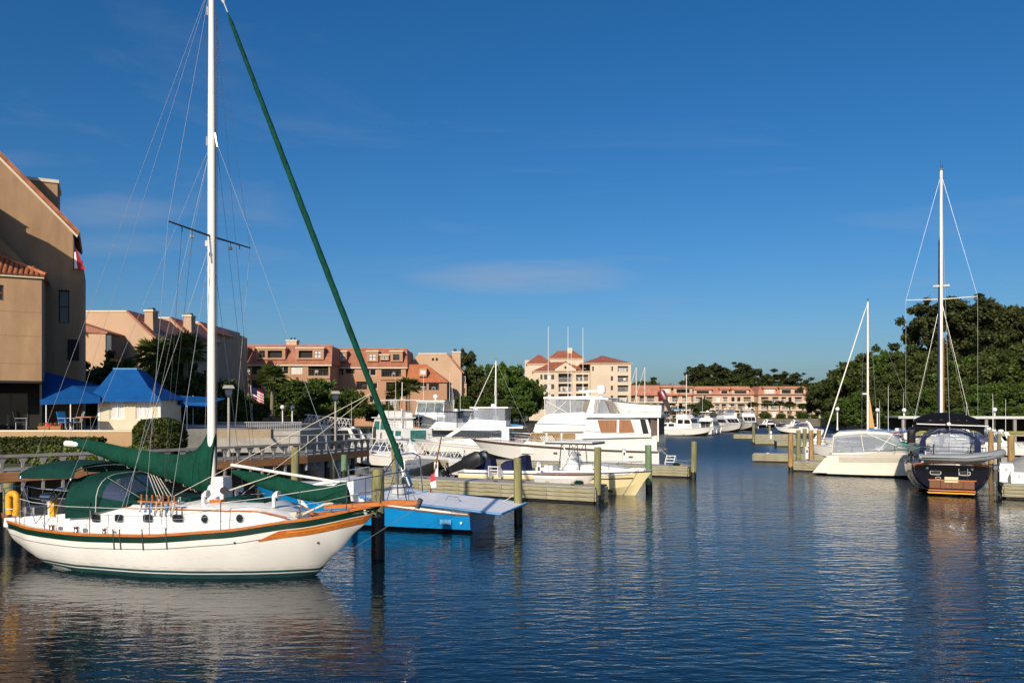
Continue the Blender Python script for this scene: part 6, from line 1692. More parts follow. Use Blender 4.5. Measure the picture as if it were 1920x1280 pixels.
def body(t, prof, w0, w1, name, m, lim=None, parent=None, zr=None):
    """Superstructure piece: side profile (u,z) with half-width going from w0 at the foot to w1 at the top."""
    zs_ = [p[1] for p in prof]; z0, z1 = zr if zr else (min(zs_), max(zs_))
    def w(u, z):
        q = lerp(w0, w1, (z - z0) / max(1e-3, z1 - z0)); return min(q, lim(u)) if lim else q
    n = len(prof); b = MB()
    vs = [(u, w(u, z), z) for u, z in prof] + [(u, -w(u, z), z) for u, z in prof]
    b.add(vs, [tuple(range(n)), tuple(range(2 * n - 1, n - 1, -1))] + [(i, i + n, (i + 1) % n + n, (i + 1) % n) for i in range(n)])
    o = b.build(name, m, parent or t); o_w = w
    return o, w
def side_window(t, prof, w, m, parent=None, name='window', off=0.012, sides=(1, -1), trim=None):
    for sg in sides:
        b = MB(); n = len(prof)
        vs = [(u, sg * (w(u, z) + off), z) for u, z in prof] + [(u, sg * (w(u, z) - 0.03), z) for u, z in prof]
        b.add(vs, [tuple(range(n)), tuple(range(2 * n - 1, n - 1, -1))] + [(i, i + n, (i + 1) % n + n, (i + 1) % n) for i in range(n)])
        o = b.build(name, m, parent or t)
        if trim: MB().path([(u, sg * (w(u, z) + off), z) for u, z in prof], 0.018, 4, True).build('window_trim', trim, o)
def front_window(t, p0, p1, w, m, n=3, name='windshield', off=0.02, gap=0.06, fill=0.88):
    (u0, z0), (u1, z1) = p0, p1
    nx = Vector((z1 - z0, 0, -(u1 - u0))).normalized()
    if nx.x < 0 and u0 > u1 - 1e-6 and False: nx = -nx
    for i in range(n):
        a = lerp(-1, 1, i / n) * fill; c = lerp(-1, 1, (i + 1) / n) * fill
        q = [(u0, w(u0, z0) * a + gap / 2, z0), (u0, w(u0, z0) * c - gap / 2, z0), (u1, w(u1, z1) * c - gap / 2, z1), (u1, w(u1, z1) * a + gap / 2, z1)]
        q = [Vector(k) + nx * off for k in q]
        MB().quadthick(*q, 0.03).build(name, m, t)
def rails(t, pts, h, m='steel', r=0.016, mids=1, both=True, step=1.1, name='bow_rail'):
    for sg in ((-1, 1) if both else (1,)):
        b = MB(); top = [(u, sg * v, z + h) for u, v, z in pts]; b.path(top, r, 5)
        for k in range(mids): b.path([(u, sg * v, z + h * (k + 1) / (mids + 1)) for u, v, z in pts], r * 0.7, 4)
        for u, v, z in pts: b.cyl((u, sg * v, z - 0.05), (u, sg * v, z + h), r * 0.9, n=5)
        b.build(name, m, t)
def antenna(t, u, v, z0, z1, r=0.014, m='white'): MB().cyl((u, v, z0), (u, v, z1), r * 1.4, r * 0.7, 5).build('antenna', m, t)
def outboard(t, u, v, z, rz=0.0, tilt=0.0, m='black', s=1.0, name='outboard', parent=None):
    """u,v,z: the clamp on the transom; the leg hangs aft (towards -x)"""
    c = MB()
    rings = []
    for k, (x, w, h0, h1) in enumerate(((0.10, 0.12, 0.26, 0.70), (0.05, 0.17, 0.20, 0.86), (-0.18, 0.20, 0.16, 0.96), (-0.38, 0.18, 0.18, 0.92), (-0.46, 0.12, 0.24, 0.80))):
        rings.append([(x, -w, h0), (x, -w, lerp(h0, h1, 0.7)), (x, -w * 0.6, h1), (x, w * 0.6, h1), (x, w, lerp(h0, h1, 0.7)), (x, w, h0)])
    c.loft(rings)
    a = c.build(name, m, parent or t, True)
    g = MB().loft([[(-0.02, -0.07, 0.22), (-0.40, -0.07, 0.22), (-0.40, 0.07, 0.22), (-0.02, 0.07, 0.22)], [(-0.10, -0.05, -0.55), (-0.36, -0.05, -0.55), (-0.36, 0.05, -0.55), (-0.10, 0.05, -0.55)], [(-0.12, -0.03, -0.95), (-0.30, -0.03, -0.95), (-0.30, 0.03, -0.95), (-0.12, 0.03, -0.95)]])
    g.cyl((0.05, 0, -0.72), (-0.46, 0, -0.72), 0.07, 0.05, 8).box(-0.52, 0.02, -0.14, 0.14, -0.53, -0.51)
    g.build('outboard_leg', 'black', a, True)
    p = MB()
    for k in range(3):
        q = k * 2.094; p.quadthick((-0.50, 0.04 * math.cos(q), -0.72 + 0.04 * math.sin(q)), (-0.46, 0.16 * math.cos(q + 0.35), -0.72 + 0.16 * math.sin(q + 0.35)), (-0.50, 0.19 * math.cos(q), -0.72 + 0.19 * math.sin(q)), (-0.54, 0.16 * math.cos(q - 0.35), -0.72 + 0.16 * math.sin(q - 0.35)), 0.012)
    p.build('propeller', 'steel', a)
    a.location = (u, v, z); a.rotation_euler = (0, tilt, rz); a.scale = (s, s, s)
    return a

# ---- big flybridge yacht
YA = R(160); YX, YY = 12.2, 64.2
yf = Frame(YX, YY, YA)
Y = thing('motor_yacht', 'big white flybridge motor yacht with brown curtained windows in the centre', 'motor yacht', (YX, YY, 0), YA)
YL = yf.P(884, 822, 0.0)[0]
hz0 = yf.P(1225, 846, 2.3)[1]
yh = MHull(YL, 4.7, hz0, yf.P(884, 822, 0)[1], 1.8, 0.92); yh.build(Y, 'gel', 'tide', 'teakdk', rubr=0.05)
MB().loft([[(r, sg * (yh.b(r) + 0.03), yh.zs(r) + 0.0) for sg in (1,)] + [(r, yh.b(r) + 0.03, yh.zs(r) + 0.1), (r, yh.b(r) - 0.02, yh.zs(r) + 0.1), (r, yh.b(r) - 0.02, yh.zs(r) + 0.0)] for r in frange(0.1, YL - 0.6, 20)]).build('bulwark', 'gel', Y)
lim = lambda u: max(0.3, yh.b(u) - 0.28)
w_ = 2.05
def ypts(l, v=w_): return yf.pts(l, v)
ts, wts = body(Y, ypts([(1231, 850), (1231, 816), (1222, 818), (1090, 822), (1000, 829), (975, 838), (975, 850)], 2.25), 2.32, 2.22, 'topsides', 'gel', lambda u: yh.b(max(u, 0.0)) - 0.01)
side_window(Y, ypts([(1222, 821.5), (1092, 824), (1092, 822.2), (1222, 819.2)], 2.25), wts, 'dkgrey', name='trim_line')
MB().path([(u, sg_ * (yh.b(u) + 0.03), yh.zs(u) - 0.06) for sg_ in (1,) for u in frange(0.05, YL - 0.25, 24)], 0.07, 6).build('hull_stripe', 'shutter', Y)
lo, wlo = body(Y, ypts([(1228, 850), (1220, 816), (1100, 808), (1012, 804), (998, 812), (978, 834), (1000, 850)]), 2.1, 2.0, 'deckhouse', 'gel2', lim)
for r in ([(988, 826), (996, 811), (1022, 811), (1022, 827)], [(1026, 827), (1026, 811), (1050, 811), (1050, 827)], [(1054, 827), (1054, 811), (1078, 811), (1078, 827)]):
    side_window(Y, ypts(r), wlo, 'tancurtain', trim='white')
side_window(Y, ypts([(995, 811), (1092, 811), (1094, 809), (998, 809)]), wlo, 'teakdk', name='trim_line')
up, wup = body(Y, ypts([(1222, 815.5), (1213, 784), (1104, 784), (1018, 780), (1003, 795), (998, 811), (1100, 807.5)]), 2.02, 1.85, 'upper_house', 'gel2', lim)
for r in ([(1126, 811), (1119, 787), (1156, 787), (1156, 811)], [(1160, 811), (1160, 787), (1182, 787), (1190, 811)]):
    side_window(Y, ypts(r), wup, 'browncurtain', trim='white')
side_window(Y, ypts([(1000, 794.5), (1098, 797), (1098, 796), (1001, 793)]), wup, 'dkgrey', name='trim_line')
side_window(Y, ypts([(1205, 813), (1199, 786), (1209, 786), (1216, 813)]), wup, 'dark', name='aft_opening')
body(Y, ypts([(1240, 776), (1240, 782.5), (1098, 782.5), (1098, 775)]), 2.25, 2.25, 'boat_deck', 'gel2', None)
for v in (2.0, -2.0):
    a = yf.P(1234, 818, v); c = yf.P(1232, 783, v); MB().box(a[0] - 0.05, a[0] + 0.05, v - 0.05, v + 0.05, a[1] - 0.4, c[1]).build('deck_pillar', 'white', Y)
cb = MB()
for i in range(5):
    a = yf.P(1222 + i * 2, 815, 1.9); MB_ = cb.box(a[0] - 0.07, a[0] + 0.07, -1.9 + i * 0.05, 1.9 - i * 0.05, a[1] - 0.5, yf.P(1222, 784, 1.9)[1])
cb.build('aft_curtain', mat('striped_aft_curtain', (0.14, 0.10, 0.08), 0.8, var=0.5, scale=6, stretch=(6, 6, 0.3)), Y)
fbp = ypts([(1100, 775), (1092, 772), (1030, 776), (1022, 780), (1100, 784)], 1.6)
body(Y, fbp, 1.7, 1.6, 'flybridge_coaming', 'gel2')
a = yf.P(1020, 747, 1.6); c = yf.P(1112, 745, 1.6); e = yf.P(1141, 749, 1.6)
body(Y, [(a[0], a[1] - 0.02), (e[0], e[1]), (e[0], e[1] + 0.12), (c[0], c[1] + 0.14), (a[0], a[1] + 0.14)], 1.75, 1.7, 'hardtop', 'gel2')
# clear enclosure between coaming and hardtop
for sg in (1, -1):
    q = ypts([(1024, 777), (1021, 749), (1096, 749), (1092, 771)], 1.6)
    MB().slab(q, sg * 1.6 - 0.01, sg * 1.6 + 0.01).build('clear_side_curtain', 'clear', Y)
    b = MB()
    for p0, p1 in (((1024, 752), (1070, 777)), ((1062, 752), (1035, 777)), ((1022, 780), (1021, 748)), ((1070, 780), (1069, 748))):
        u0, z0 = yf.P(*p0, 1.65); u1, z1 = yf.P(*p1, 1.65); b.cyl((u0, sg * 1.65, z0), (u1, sg * 1.65, z1), 0.03, n=5)
    b.build('hardtop_strut', 'white', Y)
    q = ypts([(1097, 784), (1108, 748), (1116, 748), (1112, 784)], 1.7); MB().slab(q, sg * 1.7 - 0.08, sg * 1.7 + 0.08).build('radar_arch', 'gel2', Y)
    q = ypts([(1114, 779), (1118, 751), (1134, 750), (1146, 776)], 1.6); MB().slab(q, sg * 1.62 - 0.01, sg * 1.62 + 0.01).build('clear_aft_curtain', 'clear', Y)
    b = MB()
    for p0, p1 in (((1116, 779), (1119, 750)), ((1125, 779), (1122, 750)), ((1146, 777), (1134, 750))):
        u0, z0 = yf.P(*p0, 1.64); u1, z1 = yf.P(*p1, 1.64); b.cyl((u0, sg * 1.64, z0), (u1, sg * 1.64, z1), 0.022, n=5)
    b.build('curtain_frame', 'steel', Y)
u, z = yf.P(1058, 770, 0)
MB().box(u - 0.4, u + 0.5, -1.2, 1.2, z - 0.5, z - 0.05).build('helm_console', 'gel2', Y)
for v in (0.7, -0.5): MB().box(u - 1.3, u - 0.9, v - 0.3, v + 0.3, z - 0.5, z + 0.25).build('helm_seat', 'tan_hull', Y)
u, z = yf.P(1127, 722, 0.2)
MB().cyl((u, 0.2, z - 1.2), (u, 0.2, z - 0.15), 0.09, 0.07).build('radome_mast', 'white', Y)
MB().cyl((u, 0.2, z - 0.72), (u, 0.2, z - 0.55), 0.3, 0.40, 14).cyl((u, 0.2, z - 0.55), (u, 0.2, z - 0.15), 0.40, 0.38, 14).ell((u, 0.2, z - 0.15), (0.38, 0.38, 0.2), 14, 4, 0).build('radome', 'gel2', Y, True)
u2, z2 = yf.P(1102, 734, 0.2)
MB().box(u2 - 0.75, u2 + 0.75, 0.1, 0.3, z2 - 0.05, z2 + 0.12).cyl((u2, 0.2, z2 - 0.4), (u2, 0.2, z2), 0.18, 0.16, 10).build('radar_scanner', 'gel2', Y)
for px, yt, yb, v in ((1028, 612, 775, 1.3), (1065, 612, 748, 1.3), (1093, 614, 748, 1.3), (1071, 660, 748, -1.2)):
    u, z1 = yf.P(px, yt, v); _, z0 = yf.P(px, yb, v); antenna(Y, u, v, z0, z1, 0.022)
rails(Y, [(u, yh.b(u) - 0.12, yh.zs(u)) for u in frange(8.6, YL - 0.35, 9)], 0.75, mids=1)
rails(Y, [(u, 2.2, yf.P(1150, 776, 2.2)[1]) for u in frange(yf.P(1240, 776, 2.2)[0], yf.P(1150, 776, 2.2)[0], 4)], 0.35, name='boat_deck_rail')
MB().path([(-0.15, 1.5, 0.25), (-0.15, 1.5, yh.fs + 0.7), (-0.15, 1.0, yh.fs + 0.7), (-0.15, 1.0, 0.25)], 0.025, 5).build('transom_ladder', 'steel', Y)
for u in (2.2, 6.4, 8.4):
    z = yh.zs(u) - 0.55; MB().box(u - 0.16, u + 0.16, yh.b(u) * 0.985 - 0.02, yh.b(u) * 0.985 + 0.02, z, z + 0.12).build('hull_port', 'dkgrey', Y)
b = MB()
for k in range(12): b.path([(-0.25 - 0.02 * k, 1.9 - 0.12 * k, 0.2), (-0.1, 1.95 - 0.12 * k, 1.2)], 0.006, 4)
# tender on the boat deck
td = thing('tender', 'white hard dinghy stowed on the yacht boat deck, red and black outboard at its end', 'dinghy', (*yf.W(yf.P(1243, 0, 0)[0], 0.0), yf.P(1240, 772, 0)[1] - 0.05), YA)
tl_ = yf.P(1148, 760, 0)[0] - yf.P(1243, 760, 0)[0]
th = MHull(tl_, 1.7, 0.62, 1.0, 0.6); th.build(td, 'gel2', 'gel2', 'dkgrey', 'ltgrey')
MB().box(0.8, 1.2, -0.7, 0.7, 0.55, 0.66).build('thwart', 'teak', td)
outboard(td, -0.02, 0, 0.72, 0, 0.42, 'redcowl', 1.15)
for k, x in enumerate((0.8, tl_ - 1.2)): MB().box(x - 0.1, x + 0.1, -0.5, 0.5, -0.3, 0.1).build('chock', 'white', td)

# ---- cream-yellow centre console fishing boat
CA = R(-26.6)
cfx, cfy = (-2.5, 46.45)
cf = Frame(cfx, cfy, CA)
C = thing('fishing_boat', 'cream-yellow centre console fishing boat with navy seat covers behind the nearest finger dock', 'motor boat', (cfx, cfy, 0), CA)
CLn = cf.P(1223, 883, 0)[0]
chh = MHull(CLn, 2.7, 0.95, 1.32, 0.9, 0.93); chh.build(C, 'yellow', 'yellow', 'dkgrey')
MB().loft([[(u, sg * 0, 0) for sg in (1,)] for u in (0, 1)], False, False)
for sg in (-1, 1):
    MB().loft([[(u, sg * (chh.b(u) - 0.02), chh.zs(u)), (u, sg * (chh.b(u) - 0.04), chh.zs(u) + 0.16), (u, sg * (chh.b(u) - 0.16), chh.zs(u) + 0.16), (u, sg * (chh.b(u) - 0.18), chh.zs(u))] for u in frange(0.4, CLn - 0.4, 14)]).build('gunwale', 'gel2', C)
bp_, wb = body(C, [(7.3, 1.0), (7.3, 1.55), (7.9, 1.62), (8.6, 1.52), (9.6, 1.42), (10.0, 1.3)], 0.95, 0.8, 'cuddy', 'gel2', lambda u: max(0.2, chh.b(u) - 0.25))
body(C, [(6.0, 0.7), (6.0, 1.75), (6.5, 1.85), (7.0, 1.6), (7.1, 0.7)], 0.5, 0.42, 'console', 'gel2')
front_window(C, (6.95, 1.62), (6.55, 2.2), lambda u, z: 0.5, 'clear', 1)
for sg in (-1, 1):
    b = MB().cyl((5.9, sg * 0.6, 0.8), (6.1, sg * 0.6, 2.72), 0.03, n=6).cyl((7.2, sg * 0.6, 0.8), (7.0, sg * 0.6, 2.72), 0.03, n=6).cyl((5.9, sg * 0.6, 0.9), (7.0, sg * 0.6, 2.7), 0.02, n=5).cyl((7.1, sg * 0.6, 0.9), (6.1, sg * 0.6, 2.7), 0.02, n=5); b.build('t_top_frame', 'steel', C)
MB().box(5.3, 8.0, -0.95, 0.95, 2.74, 2.79).build('t_top', 'gel2', C)
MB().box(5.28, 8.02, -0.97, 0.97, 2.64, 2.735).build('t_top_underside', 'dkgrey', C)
for q0, q1, mm_, nm_ in ((0.02, 0.13, 'gel2', 'white_band'), (0.30, 0.345, 'black', 'black_stripe')):
    b = MB()
    for sg in (-1, 1): b.loft([[(u, sg * (chh.yside(u, chh.zs(u) - q) + 0.012), chh.zs(u) - q) for q in (q0, (q0 + q1) / 2, q1)] for u in frange(0.05, CLn - 0.9, 24)], False, False)
    b.build(nm_, mm_, C)
b = MB()
for i in range(8): b.cyl((5.25, -0.8 + 0.22 * i, 2.6), (4.9, -0.8 + 0.22 * i, 3.05), 0.018, n=5)
b.build('rod_holders', 'white', C)
for sg in (-1, 1): MB().cyl((6.5, sg * 0.9, 2.8), (2.2, sg * 1.6, 3.0), 0.02, 0.012, 5).build('outrigger', 'ltgrey', C)
MB().box(5.0, 5.5, -0.45, 0.45, 0.7, 1.45).build('leaning_post', 'gel2', C)
for (u0, u1, v, z) in ((0.5, 1.3, 0.55, 1.62), (2.0, 2.7, 0.55, 1.55), (3.2, 3.8, 0.0, 1.9)):
    rr = [[(u0 - 0.1, v - 0.45, 0.85), (u1 + 0.1, v - 0.45, 0.85), (u1 + 0.1, v + 0.45, 0.85), (u0 - 0.1, v + 0.45, 0.85)], [(u0, v - 0.35, z - 0.15), (u1, v - 0.35, z), (u1, v + 0.35, z), (u0, v + 0.35, z - 0.15)], [(u0 + 0.2, v - 0.2, z), (u1 - 0.1, v - 0.2, z + 0.08), (u1 - 0.1, v + 0.2, z + 0.08), (u0 + 0.2, v + 0.2, z)]]
    MB().loft(rr).build('seat_cover', 'navy', C, True)
rails(C, [(u, chh.b(u) - 0.1, chh.zs(u) + 0.14) for u in frange(5.6, CLn - 0.5, 7)], 0.35, mids=0, r=0.014)
for v in (-0.42, 0.42): outboard(C, -0.15, v, 1.0, 0, R(66), 'black', 1.5)
# registration-like dark mark on the console side and hull vent, as seen
MB().box(8.0, 8.5, -0.86, -0.84, 1.28, 1.38).build('cuddy_window', 'glass', C)
MB().box(CLn - 2.2, CLn - 1.9, -chh.b(CLn - 2.05) * 0.9, -chh.b(CLn - 2.05) * 0.86, 0.18, 0.30).build('hull_plate', 'dkgrey', C)
# ---- white dinghy hauled out on the dock
dx, dy = at(1008, 0, 41.2).x, 41.2
dg = thing('dinghy', 'small white dinghy lying on the nearest finger dock by the tall piling', 'dinghy', (dx, dy, 0.92), R(-26.6))
dgh = MHull(3.5, 1.2, 0.30, 0.42, 0.6); dgh.build(dg, 'gel2', 'gel2', 'teakdk', 'ltgrey')
MB().box(1.2, 1.5, -0.55, 0.5, 0.28, 0.33).build('thwart', 'teak', dg)
MB().box(0.6, 0.8, -0.4, 0.4, -0.26, 0.0).build('chock', 'wetwood', dg); MB().box(2.0, 2.2, -0.35, 0.35, -0.26, 0.0).build('chock', 'wetwood', dg)

# ---- the bright blue workboat with its flat white platform
BA = R(163.8); bx0, by0 = -1.1, 30.5
bf = Frame(bx0, by0, BA)
Bt = thing('workboat', 'bright blue hulled workboat with a flat white stern platform behind the sailboat bow', 'motor boat', (bx0, by0, 0), BA)
BL = 10.2
bh = MHull(BL, 3.3, 0.66, 1.60, 1.2, 0.97, 1.25); bh.build(Bt, 'bluehull', 'tide', 'teakdk', 'gel2')
wf = lambda u: max(0.25, bh.b(u) - 0.10)
body(Bt, [(0.15, 0.55), (0.0 + 0.05, 0.80), (4.6, 1.22), (6.6, 1.35), (7.2, 1.18), (7.2, 0.7)], 1.56, 1.5, 'coaming', 'gel2', wf)
pz = lambda u: 0.80 + 0.078 * (u + 1.2)
plat = [(-1.25, 1.8), (4.3, 1.75), (4.3, -1.75), (-1.25, -1.8)]
b = MB(); n = 4
b.add([(x, y, pz(x)) for x, y in plat] + [(x, y, pz(x) - 0.05) for x, y in plat], [(0, 1, 2, 3), (7, 6, 5, 4), (0, 4, 5, 1), (1, 5, 6, 2), (2, 6, 7, 3), (3, 7, 4, 0)])
b.build('stern_platform', mat('platform_white', (0.82, 0.82, 0.84), 0.5, var=0.06, scale=1.5), Bt)
rim = MB()
for (x0, y0), (x1, y1) in zip(plat, plat[1:] + plat[:1]):
    rim.path([(x0, y0, pz(x0) - 0.03), (x1, y1, pz(x1) - 0.03)], 0.045, 6)
rim.build('platform_rim', 'bluetrim', Bt)
body(Bt, [(4.9, 1.0), (5.0, 1.75), (6.2, 1.72), (7.0, 1.5), (8.6, 1.5), (8.8, 1.2)], 1.15, 0.95, 'fore_cabin', 'gel2', lambda u: max(0.2, bh.b(u) - 0.3))
b = MB()
for sg in (-1, 1):
    b.path([(3.0, sg * 1.2, 1.15), (3.1, sg * 1.15, 2.6), (3.3, sg * 0.9, 2.75)], 0.03, 6); b.cyl((4.3, sg * 1.25, 1.1), (3.2, sg * 1.1, 2.65), 0.025, n=6)
b.path([(3.3, -0.9, 2.75), (3.3, 0.9, 2.75)], 0.03, 6); b.build('tow_frame', 'steel', Bt, True)
MB().cyl((3.5, 0, 1.2), (3.5, 0, 1.55), 0.3, n=14).build('winch_drum', 'ltgrey', Bt, True)
MB().path([(5.2, 0.9, 1.7), (5.25, 0.9, 2.15), (5.25, -0.9, 2.15), (5.2, -0.9, 1.7)], 0.02, 6).build('grab_rail', 'steel', Bt, True)
MB().cyl((0.32, bh.b(0.3) + 0.0, 0.38), (0.32, bh.b(0.3) + 0.03, 0.38), 0.045, n=10).build('hull_light', 'white', Bt)
MB().box(0.7, 1.15, bh.b(0.9) - 0.02, bh.b(0.9) + 0.012, 0.30, 0.48).build('name_plate', mat('faded_lettering', (0.10, 0.30, 0.52), 0.5, var=0.5, scale=12), Bt)
MB().loft([[(0.6, 1.3, 0.62), (2.6, 1.3, 0.7), (2.6, 1.56, 0.7), (0.6, 1.56, 0.62)], [(0.8, 1.5, 0.80), (2.3, 1.5, 0.95), (2.3, 1.54, 0.95), (0.8, 1.54, 0.80)]]).build('quarter_fairing', 'gel2', Bt)
MB().path([(0.9, 0.1, pz(0.9) + 0.01), (1.0, 0.1, pz(1) + 0.16), (1.4, 0.1, pz(1.4) + 0.16), (1.5, 0.1, pz(1.5) + 0.01)], 0.012, 5).build('platform_handle', 'dkgrey', Bt)
# dark pole with a small red and white flag on the workboat
fpx, fpy = bf.W(bf.P(806, 940, -1.5)[0], -1.5)
fg = thing('boat_pole', 'dark leaning pole with a small red and white flag behind the workboat platform', 'pole', (fpx, fpy, 1.0), BA)
MB().cyl((0, 0, 0), (-0.55, 0.1, 2.4), 0.035, 0.025, 6).build('pole', 'teakdk', fg)
MB().quadthick((-0.30, 0.09, 0.62), (-0.06, 0.12, 0.55), (-0.10, 0.12, 0.85), (-0.22, 0.09, 0.92), 0.01).build('flag', 'red', fg)
MB().quadthick((-0.32, 0.09, 0.35), (-0.12, 0.13, 0.30), (-0.07, 0.13, 0.54), (-0.30, 0.09, 0.61), 0.01).build('flag_lower', 'white', fg)

M['tealgrey'] = mat('grey_tinted_glass', (0.16, 0.19, 0.19), 0.1, var=0.5, scale=1.5)
# ---- parametric cruisers for the rest of the harbour
def cruiser(kind, px, D, ang, L, label, hull='gel', canvas='navy', name='cabin_cruiser', cat='motor boat', ant=1, glassm='glass', group='moored motor boats', v0=0.0):
    p = at(px, 0, D); fr = Frame(p.x, D, ang); k = L / 12.0
    t = thing(name, label, cat, (p.x, D, 0), ang, group)
    B = 3.9 * k ** 0.75; hh = MHull(L, B, 1.15 * k, 1.85 * k, 1.5 * k); hh.build(t, hull, 'tide', 'ltgrey')
    S_ = lambda l: [(a * k, b * k) for a, b in l]
    lim = lambda u: max(0.25, hh.b(u) - 0.25 * k); W = 1.6 * k ** 0.75
    if kind == 'fly':
        o, w = body(t, S_([(2.2, 1.1), (2.3, 2.95), (7.2, 2.95), (8.8, 1.95), (10.3, 1.6), (10.3, 1.3)]), W, W * 0.88, 'deckhouse', 'gel2', lim)
        side_window(t, S_([(3.0, 2.1), (3.0, 2.75), (6.9, 2.75), (7.9, 2.12)]), w, glassm)
        front_window(t, S_([(8.65, 2.05)])[0], S_([(7.35, 2.87)])[0], w, glassm, 3)
        MB().box(2.12 * k, 2.17 * k, -W * 0.6, W * 0.6, 1.3 * k, 2.7 * k).build('cabin_door', glassm, t)
        o, w2_ = body(t, S_([(1.0, 2.96), (1.0, 3.06), (2.6, 3.06), (2.6, 3.65), (6.0, 3.75), (6.9, 3.0)]), W * 0.9, W * 0.8, 'flybridge', 'gel2', lim)
        front_window(t, S_([(6.2, 3.72)])[0], S_([(5.7, 4.25)])[0], lambda u, z: W * 0.75, 'clear', 3)
        MB().box(2.4 * k, 6.1 * k, -W * 0.8, W * 0.8, 4.85 * k, 4.97 * k).build('hardtop', 'gel2' if canvas == 'gel2' else canvas, t)
        for sg in (-1, 1):
            for u in (2.6, 4.2, 5.8): MB().cyl((u * k, sg * W * 0.76, 3.0 * k), (u * k, sg * W * 0.76, 4.86 * k), 0.03, n=5).build('hardtop_post', 'steel', t)
        for sg in (-1, 1): MB().box(2.7 * k, 5.7 * k, sg * W * 0.77 - 0.01, sg * W * 0.77 + 0.01, 3.7 * k, 4.8 * k).build('clear_curtain', 'clear', t)
        MB().box(3.4 * k, 4.0 * k, -0.5, 0.5, 3.05 * k, 4.1 * k).build('helm_seat', 'ltgrey', t)
        MB().cyl((4 * k, 0, 4.97 * k), (4 * k, 0, 5.25 * k), 0.28, 0.24, 12).build('radome', 'gel2', t, True)
        top = 4.9
    elif kind == 'express':
        o, w = body(t, S_([(3.8, 1.1), (3.9, 1.7), (5.8, 1.95), (7.6, 1.9), (10.6, 1.72), (10.8, 1.4)]), W, W * 0.8, 'cabin_top', 'gel2', lim)
        side_window(t, S_([(6.2, 1.55), (6.2, 1.8), (8.8, 1.75), (9.3, 1.55)]), w, glassm)
        w3 = lambda u, z: W * 0.85
        front_window(t, S_([(7.3, 1.92)])[0], S_([(5.9, 2.65)])[0], w3, glassm if glassm != 'glass' else 'clear2', 3)
        for sg in (-1, 1):
            MB().slab(S_([(4.4, 1.75), (7.2, 1.9), (5.9, 2.62), (4.5, 2.6)]), sg * W * 0.86 - 0.012, sg * W * 0.86 + 0.012).build('side_glass', glassm if glassm != 'glass' else 'clear2', t)
            MB().slab(S_([(2.3, 1.2), (3.2, 1.2), (4.0, 3.05), (3.5, 3.05)]), sg * W * 0.9 - 0.07, sg * W * 0.9 + 0.07).build('radar_arch', 'gel2', t)
        MB().box(3.5 * k, 4.0 * k, -W * 0.97, W * 0.97, 3.0 * k, 3.14 * k).build('arch_top', 'gel2', t)
        MB().loft([[(x * k, y * W * 0.9, z * k) for y, z in ((-1, 2.85), (-0.6, 3.05), (0.6, 3.05), (1, 2.85), (0.6, 3.0), (-0.6, 3.0))] for x in (3.4, 4.6, 5.8)]).build('bimini', canvas, t)
        MB().cyl((3.75 * k, 0, 3.14 * k), (3.75 * k, 0, 3.4 * k), 0.26, 0.22, 12).build('radome', 'gel2', t, True)
        MB().box(1.4 * k, 2.2 * k, -W * 0.8, W * 0.8, 1.0 * k, 1.45 * k).build('aft_seat', 'ltgrey', t)
        top = 3.1
    else:  # trawler
        o, w = body(t, S_([(0.9, 1.1), (0.9, 2.55), (4.6, 2.55), (4.6, 1.1)]), W, W * 0.92, 'aft_cabin', 'gel2', lim)
        side_window(t, S_([(1.4, 1.85), (1.4, 2.35), (2.6, 2.35), (2.6, 1.85)]), w, glassm); side_window(t, S_([(3.0, 1.85), (3.0, 2.35), (4.2, 2.35), (4.2, 1.85)]), w, glassm)
        o, w = body(t, S_([(4.62, 1.1), (4.62, 3.5), (7.6, 3.5), (8.0, 2.5), (8.1, 1.4)]), W * 0.98, W * 0.85, 'pilothouse', 'gel2', lim)
        side_window(t, S_([(5.0, 2.4), (5.0, 3.2), (6.1, 3.2), (6.1, 2.4)]), w, glassm); side_window(t, S_([(6.4, 2.4), (6.4, 3.2), (7.5, 3.2), (7.75, 2.4)]), w, glassm)
        front_window(t, S_([(8.0, 2.55)])[0], S_([(7.65, 3.3)])[0], w, glassm, 3)
        MB().box(0.84 * k, 0.89 * k, -W * 0.5, W * 0.5, 1.3 * k, 2.4 * k).build('cabin_door', glassm, t)
        MB().box(4.3 * k, 8.1 * k, -W * 0.95, W * 0.95, 3.5 * k, 3.6 * k).build('house_roof', 'gel2', t)
        o, w = body(t, S_([(4.5, 3.61), (4.5, 4.2), (6.6, 4.25), (7.2, 3.62)]), W * 0.8, W * 0.75, 'flybridge', 'gel2')
        MB().box(3.0 * k, 6.3 * k, -W * 0.85, W * 0.85, 5.2 * k, 5.3 * k).build('bimini', canvas, t)
        b = MB()
        for sg in (-1, 1):
            for u in (3.2, 4.6, 6.1): b.cyl((u * k, sg * W * 0.8, 3.5 * k if u > 4.5 else 2.5 * k), (u * k, sg * W * 0.8, 5.2 * k), 0.028, n=5)
        b.build('bimini_frame', 'steel', t)
        MB().cyl((4.4 * k, 0, 2.5 * k), (4.2 * k, 0, 7.0 * k), 0.06, 0.04, 6).build('signal_mast', 'white', t)
        rails(t, [(u * k, W * 0.9, 2.55 * k) for u in (1.0, 2.2, 3.4, 4.4)], 0.6 * k, name='deck_rail')
        top = 4.2
    rails(t, [(u, hh.b(u) - 0.1, hh.zs(u)) for u in frange(L * 0.55, L - 0.35, 6)], 0.6 * k, mids=1, r=0.018)
    MB().box(-0.75 * k, -0.01, -B * 0.42, B * 0.42, 0.22 * k, 0.32 * k).build('swim_platform', 'teak' if kind == 'trawler' else 'gel2', t)
    for i in range(ant): antenna(t, (3.6 + 0.7 * i) * k, (0.7 - 1.4 * (i % 2)) * W * 0.9, top * k - 0.6, top * k + 3.2 + 0.6 * i, 0.018)
